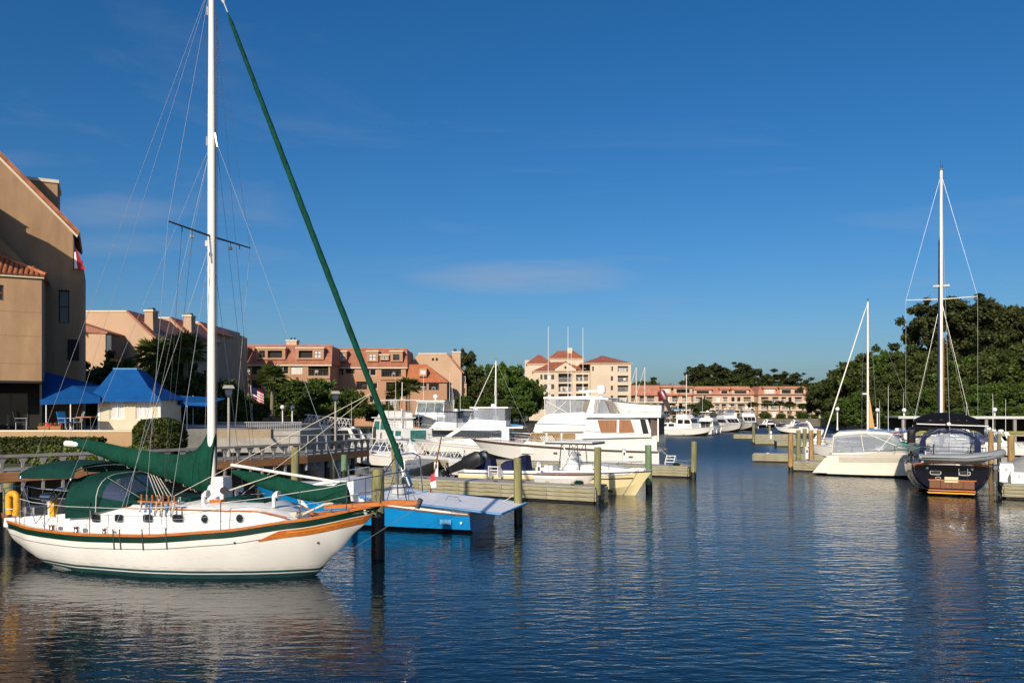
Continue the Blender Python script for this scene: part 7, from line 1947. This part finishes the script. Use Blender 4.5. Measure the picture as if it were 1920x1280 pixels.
    for sg in (-1, 1):
        for u in (L * 0.25, L * 0.55): MB().cyl((u, sg * (hh.b(u) + 0.14), 0.35), (u, sg * (hh.b(u) + 0.14), 0.95), 0.11, n=8).build('fender', 'white', t, True)
    return t

cruiser('trawler', 792, 77, R(124), 12.5, 'white cruiser with tall flybridge seen left of the furled green sail', canvas='gel2', glassm='tealglass')
cruiser('express', 796, 86, R(165), 9.0, 'white express cruiser with teal windows right of the furled green sail', canvas='ltgrey', glassm='tealglass')
bo = thing('cabin_cruiser', 'tall white flybridge cruiser seen bow-on, left of the big yacht', 'motor boat', (at(834, 0, 94).x, 94, 0), R(-97), 'moored motor boats')
boh = MHull(13.0, 4.5, 1.7, 2.75, 1.6); boh.build(bo, 'gel', 'tide', 'dkgrey', rubr=0.05)
bl_ = lambda u: max(0.3, boh.b(u) - 0.2)
_, wq = body(bo, [(2, 1.6), (2, 3.95), (8.5, 3.95), (9.0, 2.3), (9.0, 1.6)], 2.1, 2.0, 'deckhouse', 'gel2', bl_)
for i, (y0, y1, mm_) in enumerate(((-1.55, -0.62, 'dark'), (-0.52, 0.48, 'trimcream'), (0.58, 1.55, 'ltgrey'))):
    MB().quadthick((8.96, y0, 2.75), (8.96, y1, 2.75), (8.66, y1, 3.75), (8.66, y0, 3.75), -0.03).build('front_window', mm_, bo)
side_window(bo, [(3, 2.7), (3, 3.6), (7.8, 3.6), (8.0, 2.7)], wq, 'glass')
_, wq2 = body(bo, [(3.4, 3.96), (3.4, 5.35), (7.3, 5.4), (8.1, 3.96)], 1.6, 1.45, 'flybridge_enclosure', 'gel2')
for y0, y1 in ((-1.42, -0.52), (-0.44, 0.44), (0.52, 1.42)):
    MB().quadthick((8.0, y0, 4.25), (8.0, y1, 4.25), (7.46, y1, 5.25), (7.46, y0, 5.25), -0.03).build('windshield', 'tealgrey', bo)
side_window(bo, [(3.8, 4.3), (3.8, 5.2), (7.1, 5.2), (7.6, 4.3)], wq2, 'tealgrey')
MB().box(3.2, 7.5, -1.6, 1.6, 5.4, 5.52).build('hardtop', 'gel2', bo)
MB().cyl((5, 0, 5.52), (5, 0, 5.8), 0.1).ell((5, 0, 5.98), (0.3, 0.3, 0.26), 12, 6).build('radome', 'gel2', bo, True)
rails(bo, [(u, boh.b(u) - 0.1, boh.zs(u)) for u in frange(8.5, 12.6, 7)], 0.75, mids=1, r=0.025)
MB().box(12.2, 13.9, -0.22, 0.22, 2.68, 2.78).build('bow_pulpit', 'teak', bo)
MB().path([(12.6, 0, 2.85), (13.7, 0, 2.75), (13.9, 0, 2.45)], 0.04, 6).path([(13.6, -0.3, 2.55), (13.92, 0, 2.4), (13.6, 0.3, 2.55)], 0.05, 6).build('anchor', 'dkgrey', bo, True)
for sg in (-1, 1): antenna(bo, 4.5, sg * 1.5, 5.0, 8.6, 0.02)
for sg in (-1, 1):
    for u in (6.0, 9.5): MB().cyl((u, sg * (boh.b(u) + 0.14), 0.4), (u, sg * (boh.b(u) + 0.14), 1.2), 0.13, n=8).build('fender', 'white', bo, True)
cruiser('trawler', 893, 104, R(150), 10.0, 'white trawler with blue and clear flybridge curtains behind the bow-on cruiser', canvas='bluetrim')
cruiser('fly', 1003, 73, R(171), 11.5, 'white flybridge cruiser lying behind the big yacht bow', canvas='gel2')
cruiser('express', 985, 90, R(170), 11.0, 'white express cruiser with navy canvas behind the big yacht bow', canvas='navy')
cruiser('fly', 942, 108, R(165), 11.0, 'low white cruiser below the thin distant mast', canvas='gel2', ant=0)
cruiser('express', 705, 92, R(165), 9.0, 'white cruiser at far left of the moored boats', canvas='gel2')
cruiser('express', 800, 62, R(150), 8.5, 'low white cruiser lying just behind the white gangway', canvas='ltgrey', ant=1)
cruiser('fly', 902, 80, R(140), 10.5, 'white flybridge cruiser between the bow-on cruiser and the thin mast', canvas='navy', ant=2)
cruiser('express', 1282, 150, R(158), 8.0, 'small white cruiser behind the blue topped trawler', canvas='bluetrim', ant=0)
cruiser('fly', 1345, 168, R(-80), 11.0, 'white cruiser bow-on with navy canvas, left of the distant pair', canvas='navy', ant=0)
cruiser('express', 1540, 150, R(175), 8.5, 'white cruiser under the dark oaks at the end of the covered dock', canvas='gel2', ant=0)
cruiser('express', 1690, 90, R(176), 9.0, 'white cruiser with a navy top below the covered dock, left of the navy sailboat mast', canvas='navy', ant=1)
cruiser('express', 1850, 92, R(174), 8.5, 'white cruiser below the covered dock, right of the navy sailboat mast', canvas='gel2', ant=1)
cruiser('trawler', 1236, 142, R(-40), 10.5, 'white trawler with blue flybridge cloth behind the big yacht stern', canvas='bluetrim')
cruiser('fly', 1318, 142, R(62), 10.0, 'white flybridge cruiser seen from astern, nearest in the distant group', canvas='gel2')
cruiser('fly', 1368, 176, R(-105), 12.5, 'white cruiser bow-on in the distant group, brown hardtop', canvas='wallpatio')
cruiser('fly', 1395, 182, R(-98), 12.0, 'white cruiser bow-on in the distant group, rightmost', canvas='gel2')
cruiser('express', 1402, 200, R(150), 10.0, 'white cruiser stern with a red mark behind the distant group', canvas='red')
cruiser('express', 1420, 205, R(2), 7.5, 'dark navy hulled cruiser lying across the far end of the channel', hull='navyhull', canvas='gel2', ant=0)
cruiser('express', 1472, 204, R(-2), 7.0, 'low white cruiser right of the navy hulled one at the far end', canvas='gel2', ant=0)
cruiser('express', 1502, 96, R(-15), 7.0, 'small boat with a raised black canvas top behind the right-hand pilings', canvas='black', ant=0)
cruiser('express', 1762, 66, R(172), 10.5, 'large white express cruiser behind the cream cabin cruiser', canvas='gel2', glassm='tealglass', ant=2)
cruiser('express', 1600, 92, R(-8), 8.0, 'white cruiser with red and grey gear under the covered dock', canvas='ltgrey', ant=0)
cruiser('express', 1935, 78, R(170), 9.0, 'white cruiser with dark windows at the right picture edge', canvas='gel2', ant=2)
cruiser('express', 1905, 88, R(172), 9.0, 'white cruiser below the covered dock near the right edge', canvas='ltgrey', ant=1)

# ---- cream cabin cruiser on the right
JA = R(-27); jx, jy = 22.3, 56.0
jf = Frame(jx, jy, JA)
J = thing('cabin_cruiser', 'cream cabin cruiser with a tan hull panel and clear camper canopy beside the navy sailboat', 'motor boat', (jx, jy, 0), JA)
jl = 9.6
z9j = 1.22
jv = -1.55
jh = MHull(jl, 3.3, jf.P(1548, 852, jv)[1], jf.P(1548, 852, jv)[1] + 0.35, 1.2, 0.95); jh.build(J, 'cream', 'teal', 'ltgrey')
b = MB()
for sg in (-1, 1):
    b.loft([[(u, sg * (jh.yside(u, jh.zs(u) - q) + 0.014), jh.zs(u) - q) for q in (0.12, 0.3, 0.5)] for u in frange(0.75, 7.6, 20)], False, False)
b.build('hull_panel', 'tan_hull', J)
MB().box(4.7, 5.2, -jh.yside(5, 1.2) - 0.04, -jh.yside(5, 1.2) - 0.01, jh.zs(5) - 0.36, jh.zs(5) - 0.22).build('maker_plate', 'white', J)
MB().slab([(-0.95, 0.16), (0.03, 0.16), (0.03, z9j), (-0.12, z9j)], -1.42, 1.42).build('swim_platform', 'cream', J)
MB().loft([[(-0.02, -1.5, 0.3), (-0.02, 1.5, 0.3), (0.0, 1.5, 1.2), (0.0, -1.5, 1.2)], [(0.05, -1.5, 0.3), (0.05, 1.5, 0.3), (0.05, 1.5, 1.2), (0.05, -1.5, 1.2)]]).build('transom', 'cream', J)
jlim = lambda u: max(0.25, jh.b(u) - 0.2)
z9 = jh.fs
body(J, [(0.3, z9 - 0.1), (0.3, z9 + 0.12), (4.0, z9 + 0.32), (5.6, z9 + 0.52), (8.3, z9 + 0.42), (8.8, z9 + 0.3), (8.8, z9)], 1.5, 1.2, 'cabin_top', 'cream', jlim)
zc_ = z9 + 1.62
MB().loft([[(u, y * 1.4, z + dz_) for y, z in ((-1.02, zc_ - 0.42), (-0.85, zc_ - 0.06), (0, zc_ + 0.03), (0.85, zc_ - 0.06), (1.02, zc_ - 0.42), (0.82, zc_ - 0.10), (0, zc_ - 0.02), (-0.82, zc_ - 0.10))] for u, dz_ in ((0.35, -0.25), (0.7, -0.02), (2.0, 0.08), (3.6, 0.02), (4.1, -0.1))]).build('canopy_top', 'cream', J, True)
for sg in (-1, 1):
    MB().slab([(0.32, z9 + 0.14), (0.42, zc_ - 0.35), (2.1, zc_ - 0.12), (2.3, z9 + 0.26)], sg * 1.42 - 0.01, sg * 1.42 + 0.01).build('camper_curtain', 'clear', J)
    MB().slab([(2.36, z9 + 0.26), (2.16, zc_ - 0.12), (4.0, zc_ - 0.2), (4.9, z9 + 0.5)], sg * 1.42 - 0.01, sg * 1.42 + 0.01).build('camper_curtain', 'clear', J)
    MB().slab([(3.4, z9 + 0.36), (3.9, z9 + 0.86), (4.6, z9 + 0.9), (6.3, z9 + 0.52)], sg * 1.38 - 0.012, sg * 1.38 + 0.012).build('side_windscreen', 'tealglass', J)
    b = MB()
    for p, q in (((0.3, z9 + 0.1), (0.42, zc_ - 0.3)), ((2.32, z9 + 0.2), (2.12, zc_ - 0.1)), ((2.4, zc_ - 0.1), (4.6, z9 + 0.55)), ((4.1, zc_ - 0.12), (3.2, z9 + 0.3))): b.cyl((p[0], sg * 1.43, p[1]), (q[0], sg * 1.43, q[1]), 0.03, n=5)
    b.build('canopy_frame', 'cream', J)
MB().slab([(0.30, z9 + 0.1), (0.40, zc_ - 0.3), (0.43, zc_ - 0.3), (0.33, z9 + 0.1)], -1.3, 1.3).build('stern_curtain', 'clear', J)
front_window(J, (6.3, z9 + 0.52), (4.7, z9 + 1.05), lambda u, z: 1.3, 'tealglass', 3)
MB().cyl((4.1, -1.1, zc_ - 0.1), (5.2, -1.1, zc_ + 0.05), 0.05, 0.05, 6).build('canvas_boot', mat('maroon_canvas', (0.16, 0.02, 0.07), 0.8), J)
rails(J, [(u, jh.b(u) - 0.12, jh.zs(u) + 0.1) for u in frange(4.2, 9.0, 7)], 0.5, mids=0)
for i, (u, m_) in enumerate(((1.2, 'tan_hull'), (1.9, 'ltgrey'))): MB().box(u - 0.25, u + 0.25, -0.9, 0.9, z9 - 0.2, z9 + 0.5).build('cockpit_seat', m_, J)

# ---- second sailboat behind it: white mast, bow to the left
def yacht_sail(px_mast, D, ang, L, ytop, label, frac=0.58, hull='gel', cover_m='bluetrim', name='sailboat', spread=True, furl=None):
    p = at(px_mast, 0, D); ex = (math.cos(ang), math.sin(ang)); x0, y0 = p.x - ex[0] * L * frac, D - ex[1] * L * frac
    t = thing(name, label, 'sailboat', (x0, y0, 0), ang, 'background sailboats')
    B = L * 0.15
    hl = SailHull(L, [(0, B * 0.7), (L * 0.4, B), (L * 0.7, B * 0.8), (L * 0.9, B * 0.32), (L, 0.04)], [(0, 1.0), (L * 0.4, 0.95), (L, 1.4)], [(0, 0.3), (L * 0.12, -0.1), (L * 0.5, -0.5), (L * 0.85, -0.15), (L * 0.92, 0.2), (L, 1.35)])
    hl.mesh().build('hull', hull, t, True); hl.deck(0.02).build('deck', 'deck', t, True); hl.rail(0.08, 0.04, 0.02).build('toe_rail', 'teak', t)
    body(t, [(L * 0.25, 0.9), (L * 0.25, 1.5), (L * 0.6, 1.45), (L * 0.72, 1.15), (L * 0.72, 0.9)], B * 0.62, B * 0.5, 'cabin_trunk', 'gel2')
    mu = L * frac; zt = at(0, ytop, D).z
    MB().cyl((mu, 0, 0.9), (mu, 0, zt), 0.10, 0.075, 10).build('mast', 'mast', t, True)
    MB().cyl((mu - 0.1, 0, 2.4), (L * 0.12, 0, 2.5), 0.06, 0.05, 8).build('boom', 'mast', t, True)
    MB().path([(mu - 0.1, 0, 2.75), (mu - 0.6, 0, 2.6), (L * 0.3, 0, 2.6), (L * 0.14, 0, 2.58)], [0.13, 0.2, 0.17, 0.09], 8).build('sail_cover', cover_m, t, True)
    b = MB(); sz = lerp(1.0, zt, 0.55)
    if spread:
        for sg in (-1, 1):
            b.cyl((mu, 0, sz), (mu, sg * B * 0.6, sz + 0.03), 0.025, 0.018, 5)
            wire(b, (mu, 0, zt - 0.1), (mu, sg * B * 0.6, sz + 0.03), 0.01); wire(b, (mu, sg * B * 0.6, sz + 0.03), (mu - 0.2, sg * B * 0.9, 1.0), 0.01)
    wire(b, (mu, 0, zt - 0.1), (0.0, 0, 1.0), 0.010)
    b.build('rigging', 'wire', t)
    MB().path([(L - 0.15, 0, 1.45), (lerp(L - 0.15, mu, 0.3), 0, lerp(1.45, zt, 0.3)), (lerp(L - 0.15, mu, 0.92), 0, lerp(1.45, zt, 0.92)), (mu, 0, zt - 0.1)], [0.05, 0.06, 0.04, 0.012], 6).build('furled_headsail', furl or 'mast', t, True)
    MB().cyl((mu, 0, zt), (mu, 0, zt + 0.35), 0.012, n=5).box(mu - 0.1, mu + 0.1, -0.01, 0.01, zt + 0.2, zt + 0.26).build('wind_vane', 'dkgrey', t)
    return t, hl, mu
t_, h_, mu_ = yacht_sail(1627, 70, R(180 + 6), 10.0, 566, 'white sailboat whose bare white mast rises left of the navy sailboat', 0.56)
MB().box(mu_ + 0.12, mu_ + 0.5, -0.06, 0.06, at(0, 738, 70).z - 0.06, at(0, 738, 70).z + 0.06).build('radar_bracket', 'white', t_)
MB().slab([(mu_ - 0.12, at(0, 740, 70).z), (mu_ - 0.14, 2.9), (mu_ - 0.62, 2.9)], -0.02, 0.02).build('tan_sail_corner', mat('tan_sailcloth', (0.62, 0.36, 0.12), 0.8), t_)
yacht_sail(930, 98, R(180 - 12), 9.0, 676, 'small sailboat with a thin pale mast in front of the bright green trees', 0.5, spread=True)
yacht_sail(1193, 176, R(150), 9.5, 688, 'far sailboat with a thin mast right of the cream building, left one', 0.55)
yacht_sail(1209, 180, R(150), 9.5, 688, 'far sailboat with a thin mast right of the cream building, right one', 0.55)
yacht_sail(1287, 168, R(150), 9.0, 702, 'far sailboat with a dark thin mast behind the red outboard', 0.55, furl='dkgrey')

# ---- navy sailboat seen from astern
NA = R(64.5); nx0, ny0 = at(1783, 0, 41.6).x, 41.6
nf = Frame(nx0, ny0, NA)
Nv = thing('sailboat', 'navy hulled sailboat seen from astern with teak transom panel, at the right', 'sailboat', (nx0, ny0, 0), NA)
NL = 14.0
nh = SailHull(NL, [(0, 1.72), (0.6, 1.86), (3, 2.1), (6, 2.12), (9, 1.75), (12, 0.8), (14, 0.05)], [(0, 1.62), (2, 1.45), (6, 1.35), (10, 1.55), (14, 2.1)], [(0, 0.02), (0.6, -0.15), (3, -0.6), (7, -0.8), (11, -0.5), (12.6, 0.1), (14, 2.0)], (2.2, 1.3), (0.62, 0.85))
nh.mesh().build('hull', 'navyhull', Nv, True)
nh.deck(0.1).build('deck', 'deck', Nv, True); nh.rail(0.14, 0.07, 0.03, out=0.03).build('cap_rail', 'teak', Nv)
nh.strip(lambda u: 0.30, lambda u: 0.26, 0.006, 0.0, 12.5).build('boot_stripe', 'white', Nv)
MB().path([(-0.03, -1.72, 1.60), (-0.04, -0.9, 1.70), (-0.04, 0, 1.74), (-0.04, 0.9, 1.70), (-0.03, 1.72, 1.60)], 0.06, 6).build('taffrail', 'teak', Nv, True)
# transom: local y + is left when looking forward (left in the picture)
for k in range(4):
    y0 = 1.0 - k * 0.52
    MB().box(-0.06, -0.004, y0 - 0.50, y0, 0.40, 0.80).build('teak_panel', 'teakdk', Nv)
MB().box(-0.10, -0.004, -1.14, 1.06, 0.80, 0.85).build('panel_top_trim', 'teak', Nv)
MB().box(-0.20, -0.004, -1.10, 1.05, 0.26, 0.33).build('transom_step', 'teak', Nv)
MB().loft([[(-0.05, -1.05, 0.12), (-0.05, 1.05, 0.12), (-0.002, 1.05, 0.12), (-0.002, -1.05, 0.12)], [(-0.05, -1.12, 0.19), (-0.05, 1.12, 0.19), (-0.002, 1.12, 0.19), (-0.002, -1.12, 0.19)]]).build('waterline_stripe', 'orange', Nv)
MB().box(-0.09, -0.062, -0.32, 0.30, 0.72, 1.0).build('name_board', mat('cream_board', (0.75, 0.62, 0.40), 0.6), Nv)
for yc in (0.72, -0.62):
    ring = [(-0.03, yc + 0.25 * math.copysign(abs(math.cos(a)) ** 0.5, math.cos(a)), 1.20 + 0.10 * math.copysign(abs(math.sin(a)) ** 0.5, math.sin(a))) for a in [2 * math.pi * i / 20 for i in range(20)]]
    o = MB().path(ring, 0.022, 5, True).build('stern_port_rim', 'ltgrey', Nv)
    MB().box(-0.028, -0.012, yc - 0.2, yc + 0.2, 1.13, 1.27).build('stern_port_glass', 'glass', o)
for yc in (1.1, -0.95): MB().ell((-0.06, yc, 1.43), (0.07, 0.07, 0.07), 10, 6).build('stern_light', 'white', Nv, True)
MB().path([(-0.05, -0.35, 1.45), (-0.08, -0.35, 1.1), (-0.05, -0.35, 0.9)], 0.015, 5).path([(-0.05, -0.75, 1.45), (-0.08, -0.75, 1.1), (-0.05, -0.75, 0.9)], 0.015, 5).build('ladder', 'steel', Nv)
# letter-like curls of rope under the left port
MB().path([(-0.05, 0.6 + 0.13 * math.cos(a), 0.92 + 0.06 * math.sin(a)) for a in frange(0, 9, 20)], 0.014, 4).build('rope_coil', 'rope', Nv)
# cockpit enclosure: clear curtains and black top
def narch(u, w, z0, z1, p=3.0, n=13): return [(u, y, z) for (u, y, z) in arch(u, w, z0, z1, n, p)]
MB().loft([narch(0.9, 1.42, 1.75, 3.32), narch(1.6, 1.46, 1.7, 3.5), narch(3.6, 1.45, 1.7, 3.55), narch(4.4, 1.3, 1.7, 3.3)], False, False).build('cockpit_enclosure', 'clear2', Nv, True)
b = MB(); b.path(narch(0.9, 1.43, 1.7, 3.33), 0.05, 6)
b.build('enclosure_edge', 'navy', Nv, True)
for y in (-1.43, 1.43): MB().quadthick((0.88, y, 1.75), (0.88, y * 0.78, 1.75), (0.88, y * 0.80, 3.2), (0.88, y, 2.8), 0.02).build('enclosure_corner', 'navy', Nv)
st_ = MB().quadthick((0.86, -0.95, 2.1), (0.86, 0.95, 2.1), (0.98, 0.9, 3.22), (0.98, -0.9, 3.22), 0.012).build('rear_curtain', 'clear', Nv)
MB().loft([narch(2.4, 1.72, 3.70, 3.95, 2.2), narch(3.2, 1.75, 3.62, 4.25, 2.2), narch(5.5, 1.7, 3.6, 4.35, 2.2), narch(6.6, 1.5, 3.6, 4.15, 2.2)], False, False).build('boom_tent', 'blackcanvas', Nv, True)
MB().loft([narch(2.4, 1.72, 3.55, 3.95, 2.2), narch(2.42, 1.72, 3.0, 3.5, 2.2)], False, False).build('tent_flap', 'blackcanvas', Nv)
MB().cyl((2.2, -1.9, 3.62), (2.2, 1.55, 3.72), 0.03, n=6).build('tent_pole', 'white', Nv)
MB().path([(0.3, y, 2.55 - 0.02 * abs(y)) for y in (-1.6, -0.8, 0, 0.8, 1.6)], 0.022, 6).path([(0.3, y, 2.1) for y in (-1.65, 0, 1.65)], 0.016, 6).build('stern_rail', 'steel', Nv)
for y in (-1.6, -0.8, 0.8, 1.6): MB().cyl((0.3, y, 1.6), (0.3, y, 2.55), 0.018, n=6).build('rail_post', 'steel', Nv)
for i in range(9):
    y = random.uniform(-1.2, 1.2); z = random.uniform(1.75, 2.2); u = random.uniform(1.2, 2.4); s = random.uniform(0.08, 0.2)
    MB().loft([[(u - s, y - s, z - s), (u + s, y - s, z - s), (u + s, y + s, z - s), (u - s, y + s, z - s)], [(u - s * .7, y - s * .7, z + s), (u + s * .7, y - s * .7, z + s), (u + s * .7, y + s * .7, z + s), (u - s * .7, y + s * .7, z + s)]]).build('cockpit_gear', random.choice(['ltgrey', 'white', 'dkgrey', 'red', 'steel']), Nv)
body(Nv, [(4.2, 1.3), (4.3, 2.1), (9.0, 2.0), (10.2, 1.55), (10.2, 1.3)], 1.3, 1.1, 'cabin_trunk', 'gel2')
nmu = 7.1; nD = nf.W(nmu, 0)[1]
nmz = CH + (HY - 318) * nD / F
ring = []
nmo = nf.P(1764.5, 700, 0)  # keep the mast where the photo shows it
mx_ = nmo[0] if 3 < nmo[0] < 11 else nmu
nD = nf.W(mx_, 0)[1]; nmz = CH + (HY - 318) * nD / F
MB().cyl((mx_, 0, 1.2), (mx_, 0, nmz), 0.115, 0.085, 12).build('mast', 'mast', Nv, True)
spz = CH + (HY - 561) * nD / F
for sg in (-1, 1): MB().cyl((mx_, 0, spz), (mx_, sg * 1.98, spz + 0.06), 0.034, 0.022, 6).build('spreader', 'mast', Nv)
for sg in (-1, 1): MB().box(mx_ - 0.25, mx_ + 0.05, sg * 0.28 - 0.17, sg * 0.28 + 0.17, spz + 0.75, spz + 0.87).build('spreader_lamp', 'ltgrey', Nv)
MB().path([(mx_ - 0.16, 0.14, 2.8), (mx_ - 0.16, 0.13, 8), (mx_ - 0.14, 0.12, nmz - 4.5), (mx_ - 0.1, 0.10, nmz - 4.3)], [0.06, 0.06, 0.045, 0.01], 8).build('furled_sail', mat('deep_blue_sailcloth', (0.006, 0.02, 0.09), 0.7), Nv, True)
MB().path([(mx_ - 0.16, -0.14, 2.4), (mx_ - 0.16, -0.12, 9)], 0.035, 6).build('halyard_bundle', 'fascia', Nv)
MB().cyl((mx_ - 0.2, 0, 3.5), (0.8, 0.05, 3.75), 0.10, 0.09, 10).build('boom', 'mast', Nv, True)
b = MB()
for sg in (-1, 1):
    wire(b, (mx_, 0, nmz - 0.3), (mx_, sg * 1.98, spz + 0.06), 0.006); wire(b, (mx_, sg * 1.98, spz + 0.06), (mx_, sg * 2.0, 1.5), 0.005)
    wire(b, (mx_, 0, spz), (mx_ - 0.9, sg * 2.02, 1.5), 0.006); wire(b, (mx_, 0, spz), (mx_ + 0.6, sg * 1.9, 1.5), 0.006)
wire(b, (mx_, 0, nmz - 0.2), (13.8, 0, 2.1), 0.014); wire(b, (mx_, 0, nmz - 0.2), (0.1, 0.0, 1.8), 0.010)
b.build('standing_rigging', 'wire', Nv)
MB().cyl((mx_ - 0.06, 0.05, nmz), (mx_ - 0.06, 0.05, nmz + 0.55), 0.012, n=5).cyl((mx_ + 0.05, -0.06, nmz), (mx_ + 0.05, -0.06, nmz + 0.3), 0.02, n=5).box(mx_ - 0.12, mx_ + 0.12, -0.12, 0.12, nmz - 0.05, nmz + 0.02).build('masthead_gear', 'dkgrey', Nv)
# grey inflatable on the davits, outboard on the rail
dv = thing('inflatable_dinghy', 'grey inflatable dinghy slung across the stern of the navy sailboat', 'dinghy', (*nf.W(-0.75, 0.0), 1.95), NA + R(-90))
b = MB()
b.path([(-1.5, 0.52, 0.1), (0.6, 0.55, 0.1), (1.5, 0.45, 0.2), (2.05, 0.22, 0.34), (2.2, 0, 0.40), (2.05, -0.22, 0.34), (1.5, -0.45, 0.2), (0.6, -0.55, 0.1), (-1.5, -0.52, 0.1)], [0.14, 0.205, 0.205, 0.20, 0.20, 0.20, 0.205, 0.205, 0.14], 12)
b.build('tube', 'tube', dv, True)
MB().path([(-1.4, -0.74, 0.11), (0.6, -0.76, 0.11), (1.5, -0.66, 0.22), (2.1, -0.36, 0.37)], 0.022, 6).build('rub_strake', 'dkgrey', dv)
MB().loft([[(-1.3, -0.4, -0.05), (-1.3, 0, -0.2), (-1.3, 0.4, -0.05)], [(1.2, -0.35, -0.02), (1.2, 0, -0.2), (1.2, 0.35, -0.02)], [(1.9, -0.1, 0.2), (1.9, 0, 0.1), (1.9, 0.1, 0.2)]], False, False).build('hard_bottom', 'tan_hull', dv, True)
MB().box(-1.25, -1.2, -0.38, 0.38, -0.05, 0.42).build('transom', 'ltgrey', dv)
for y in (-0.9, 0.8):
    MB().path([(0.4, -0 + y, 1.7), (0.2, y, 2.65), (-0.4, y, 2.72), (-0.75, y, 2.6), (-0.75, y, 2.15)], 0.03, 6).build('davit', 'steel', Nv, True)
om = thing('outboard_motor', 'small black outboard motor clamped to the navy sailboat stern rail', 'outboard motor', (*nf.W(0.35, 1.85), 2.55), NA + R(180))
outboard(om, 0, 0, 0, 0, R(12), 'black', 1.05)
MB().box(-0.02, 0.1, -0.12, 0.12, -0.25, 0.2).build('clamp_board', 'dkgrey', om)
# fenders between hulls
for i, (px, y, D, lab) in enumerate(((1712, 880, 45.5, 'grey fender between cream cruiser and navy sailboat'), (1868, 890, 43.0, 'grey fender between navy sailboat and the right edge dock'))):
    p = at(px, y, D); o = thing('fender', lab, 'fender', p)
    MB().ell((0, 0, 0), (0.15, 0.15, 0.3), 10, 8).build('fender_body', 'grey', o, True); wire(MB(), (0, 0, 0.28), (0, 0, 0.9), 0.012).build('lanyard', 'rope', o)
# covered skiff at the right edge
sk = thing('covered_skiff', 'skiff under a taut grey cover at the right picture edge', 'motor boat', (at(1873, 0, 47.5).x, 47.5, 0), R(-20))
skh = MHull(6.5, 2.1, 0.8, 1.1, 0.8); skh.build(sk, 'gel', 'tide', 'dkgrey')
MB().loft([[(u, sg * skh.b(u) * 1.01 * q, skh.zs(u) + 0.03 + hgt * (1 - q * q)) for sg, q in ((1, 1), (1, 0.5), (1, 0), (-1, 0.5), (-1, 1))] for u, hgt in ((0.05, 0.25), (1.2, 0.95), (2.2, 1.0), (4.0, 0.55), (6.2, 0.1))], False, False).build('boat_cover', 'grey', sk, True)

# ---- dock clutter: coiled hoses, ropes, steps, a bicycle-less walkway has fenders and buckets
def W_on(px, D): return (at(px, 0, D).x, D)
def hose(px, D, z, m, label):
    x, y = W_on(px, D); t = thing('hose_coil', label, 'hose', (x, y, z))
    MB().path([((0.22 + 0.03 * math.sin(k)) * math.cos(k * 0.7), (0.22 + 0.03 * math.sin(k)) * math.sin(k * 0.7), 0.02 + 0.012 * k * 0.3) for k in range(40)], 0.02, 5).build('coil', m, t, True)
    MB().cyl((0.24, 0, 0.02), (0.42, 0.05, 0.03), 0.028, n=6).build('nozzle', 'orange', t)
def steps(px, D, z, rz, label):
    x, y = W_on(px, D); t = thing('boarding_steps', label, 'steps', (x, y, z), rz)
    for k in range(3): MB().box(-0.3, 0.3, k * 0.22, k * 0.22 + 0.24, k * 0.2 + 0.16, k * 0.2 + 0.2).build('tread', 'gel2', t)
    for sx in (-1, 1): MB().slab([(0, 0), (0.66, 0), (0.66, 0.62), (0.44, 0.62), (0.0, 0.18)], -0.02, 0.02).build('side_panel', 'gel2', t).rotation_euler = (0, 0, math.pi / 2); 
    for i, o in enumerate([c for c in t.children if c.name.startswith('side_panel')]): o.location.x = -0.3 + 0.6 * i
hose(1046, 40.6, 0.80, 'bluetrim', 'blue hose coil on the nearest finger dock')
hose(1085, 39.6, 0.80, 'dgreen', 'green hose coil at the outer end of the nearest finger dock')
hose(1268, 53.8, 0.74, 'dgreen', 'green hose coil on the finger dock with the lone piling')
steps(1255, 54.6, 0.74, R(-26), 'white boarding steps on the finger dock beside the yacht stern')
steps(936, 44.2, 0.80, R(150), 'white boarding steps on the nearest finger dock by the navy seat covers')
for px, D, lab in ((1010, 42.6, 'white power pedestal in the middle of the nearest finger dock'), (1170, 57.2, 'white power pedestal on the finger dock beside the yacht'), (1512, 60.5, 'white power pedestal on the right-hand finger dock')):
    x, y = W_on(px, D); t = thing('power_pedestal', lab, 'pedestal', (x, y, 0.76))
    MB().box(-0.11, 0.11, -0.1, 0.1, 0, 0.85).build('column', 'white', t)
    MB().ell((0, 0, 0.85), (0.15, 0.15, 0.14), 10, 4, 0).build('cap', 'ltgrey', t, True)
    MB().box(-0.06, 0.06, -0.125, -0.102, 0.5, 0.7).build('socket_panel', 'dkgrey', t)
mooring((*cf.W(CLn - 0.6, -0.3), 1.4), (at(1120, 0, 38.5).x, 38.5, 1.5), 'rope from the cream-yellow fishing boat bow to the tall mossy piling', 0.25)
mooring((*yf.W(0.1, 1.9), 1.5), (at(1300, 0, 52.3).x, 52.3, 1.2), 'rope from the yacht stern to the lone piling', 0.4)
mooring((*yf.W(0.1, 1.0), 1.5), (at(1290, 0, 53.2).x, 53.2, 0.8), 'second rope from the yacht stern to the finger dock', 0.3)
mooring((*jf.W(0.1, -1.4), 1.3), (at(1483, 0, 58.5).x, 58.5, 1.3), 'rope from the cream cruiser stern to the brown corner piling', 0.3)
mooring((*bf.W(0.2, -1.5), 0.75), (at(972, 0, 31.5).x, 31.5, 1.3), 'rope from the blue workboat stern to the mossy piling', 0.15)
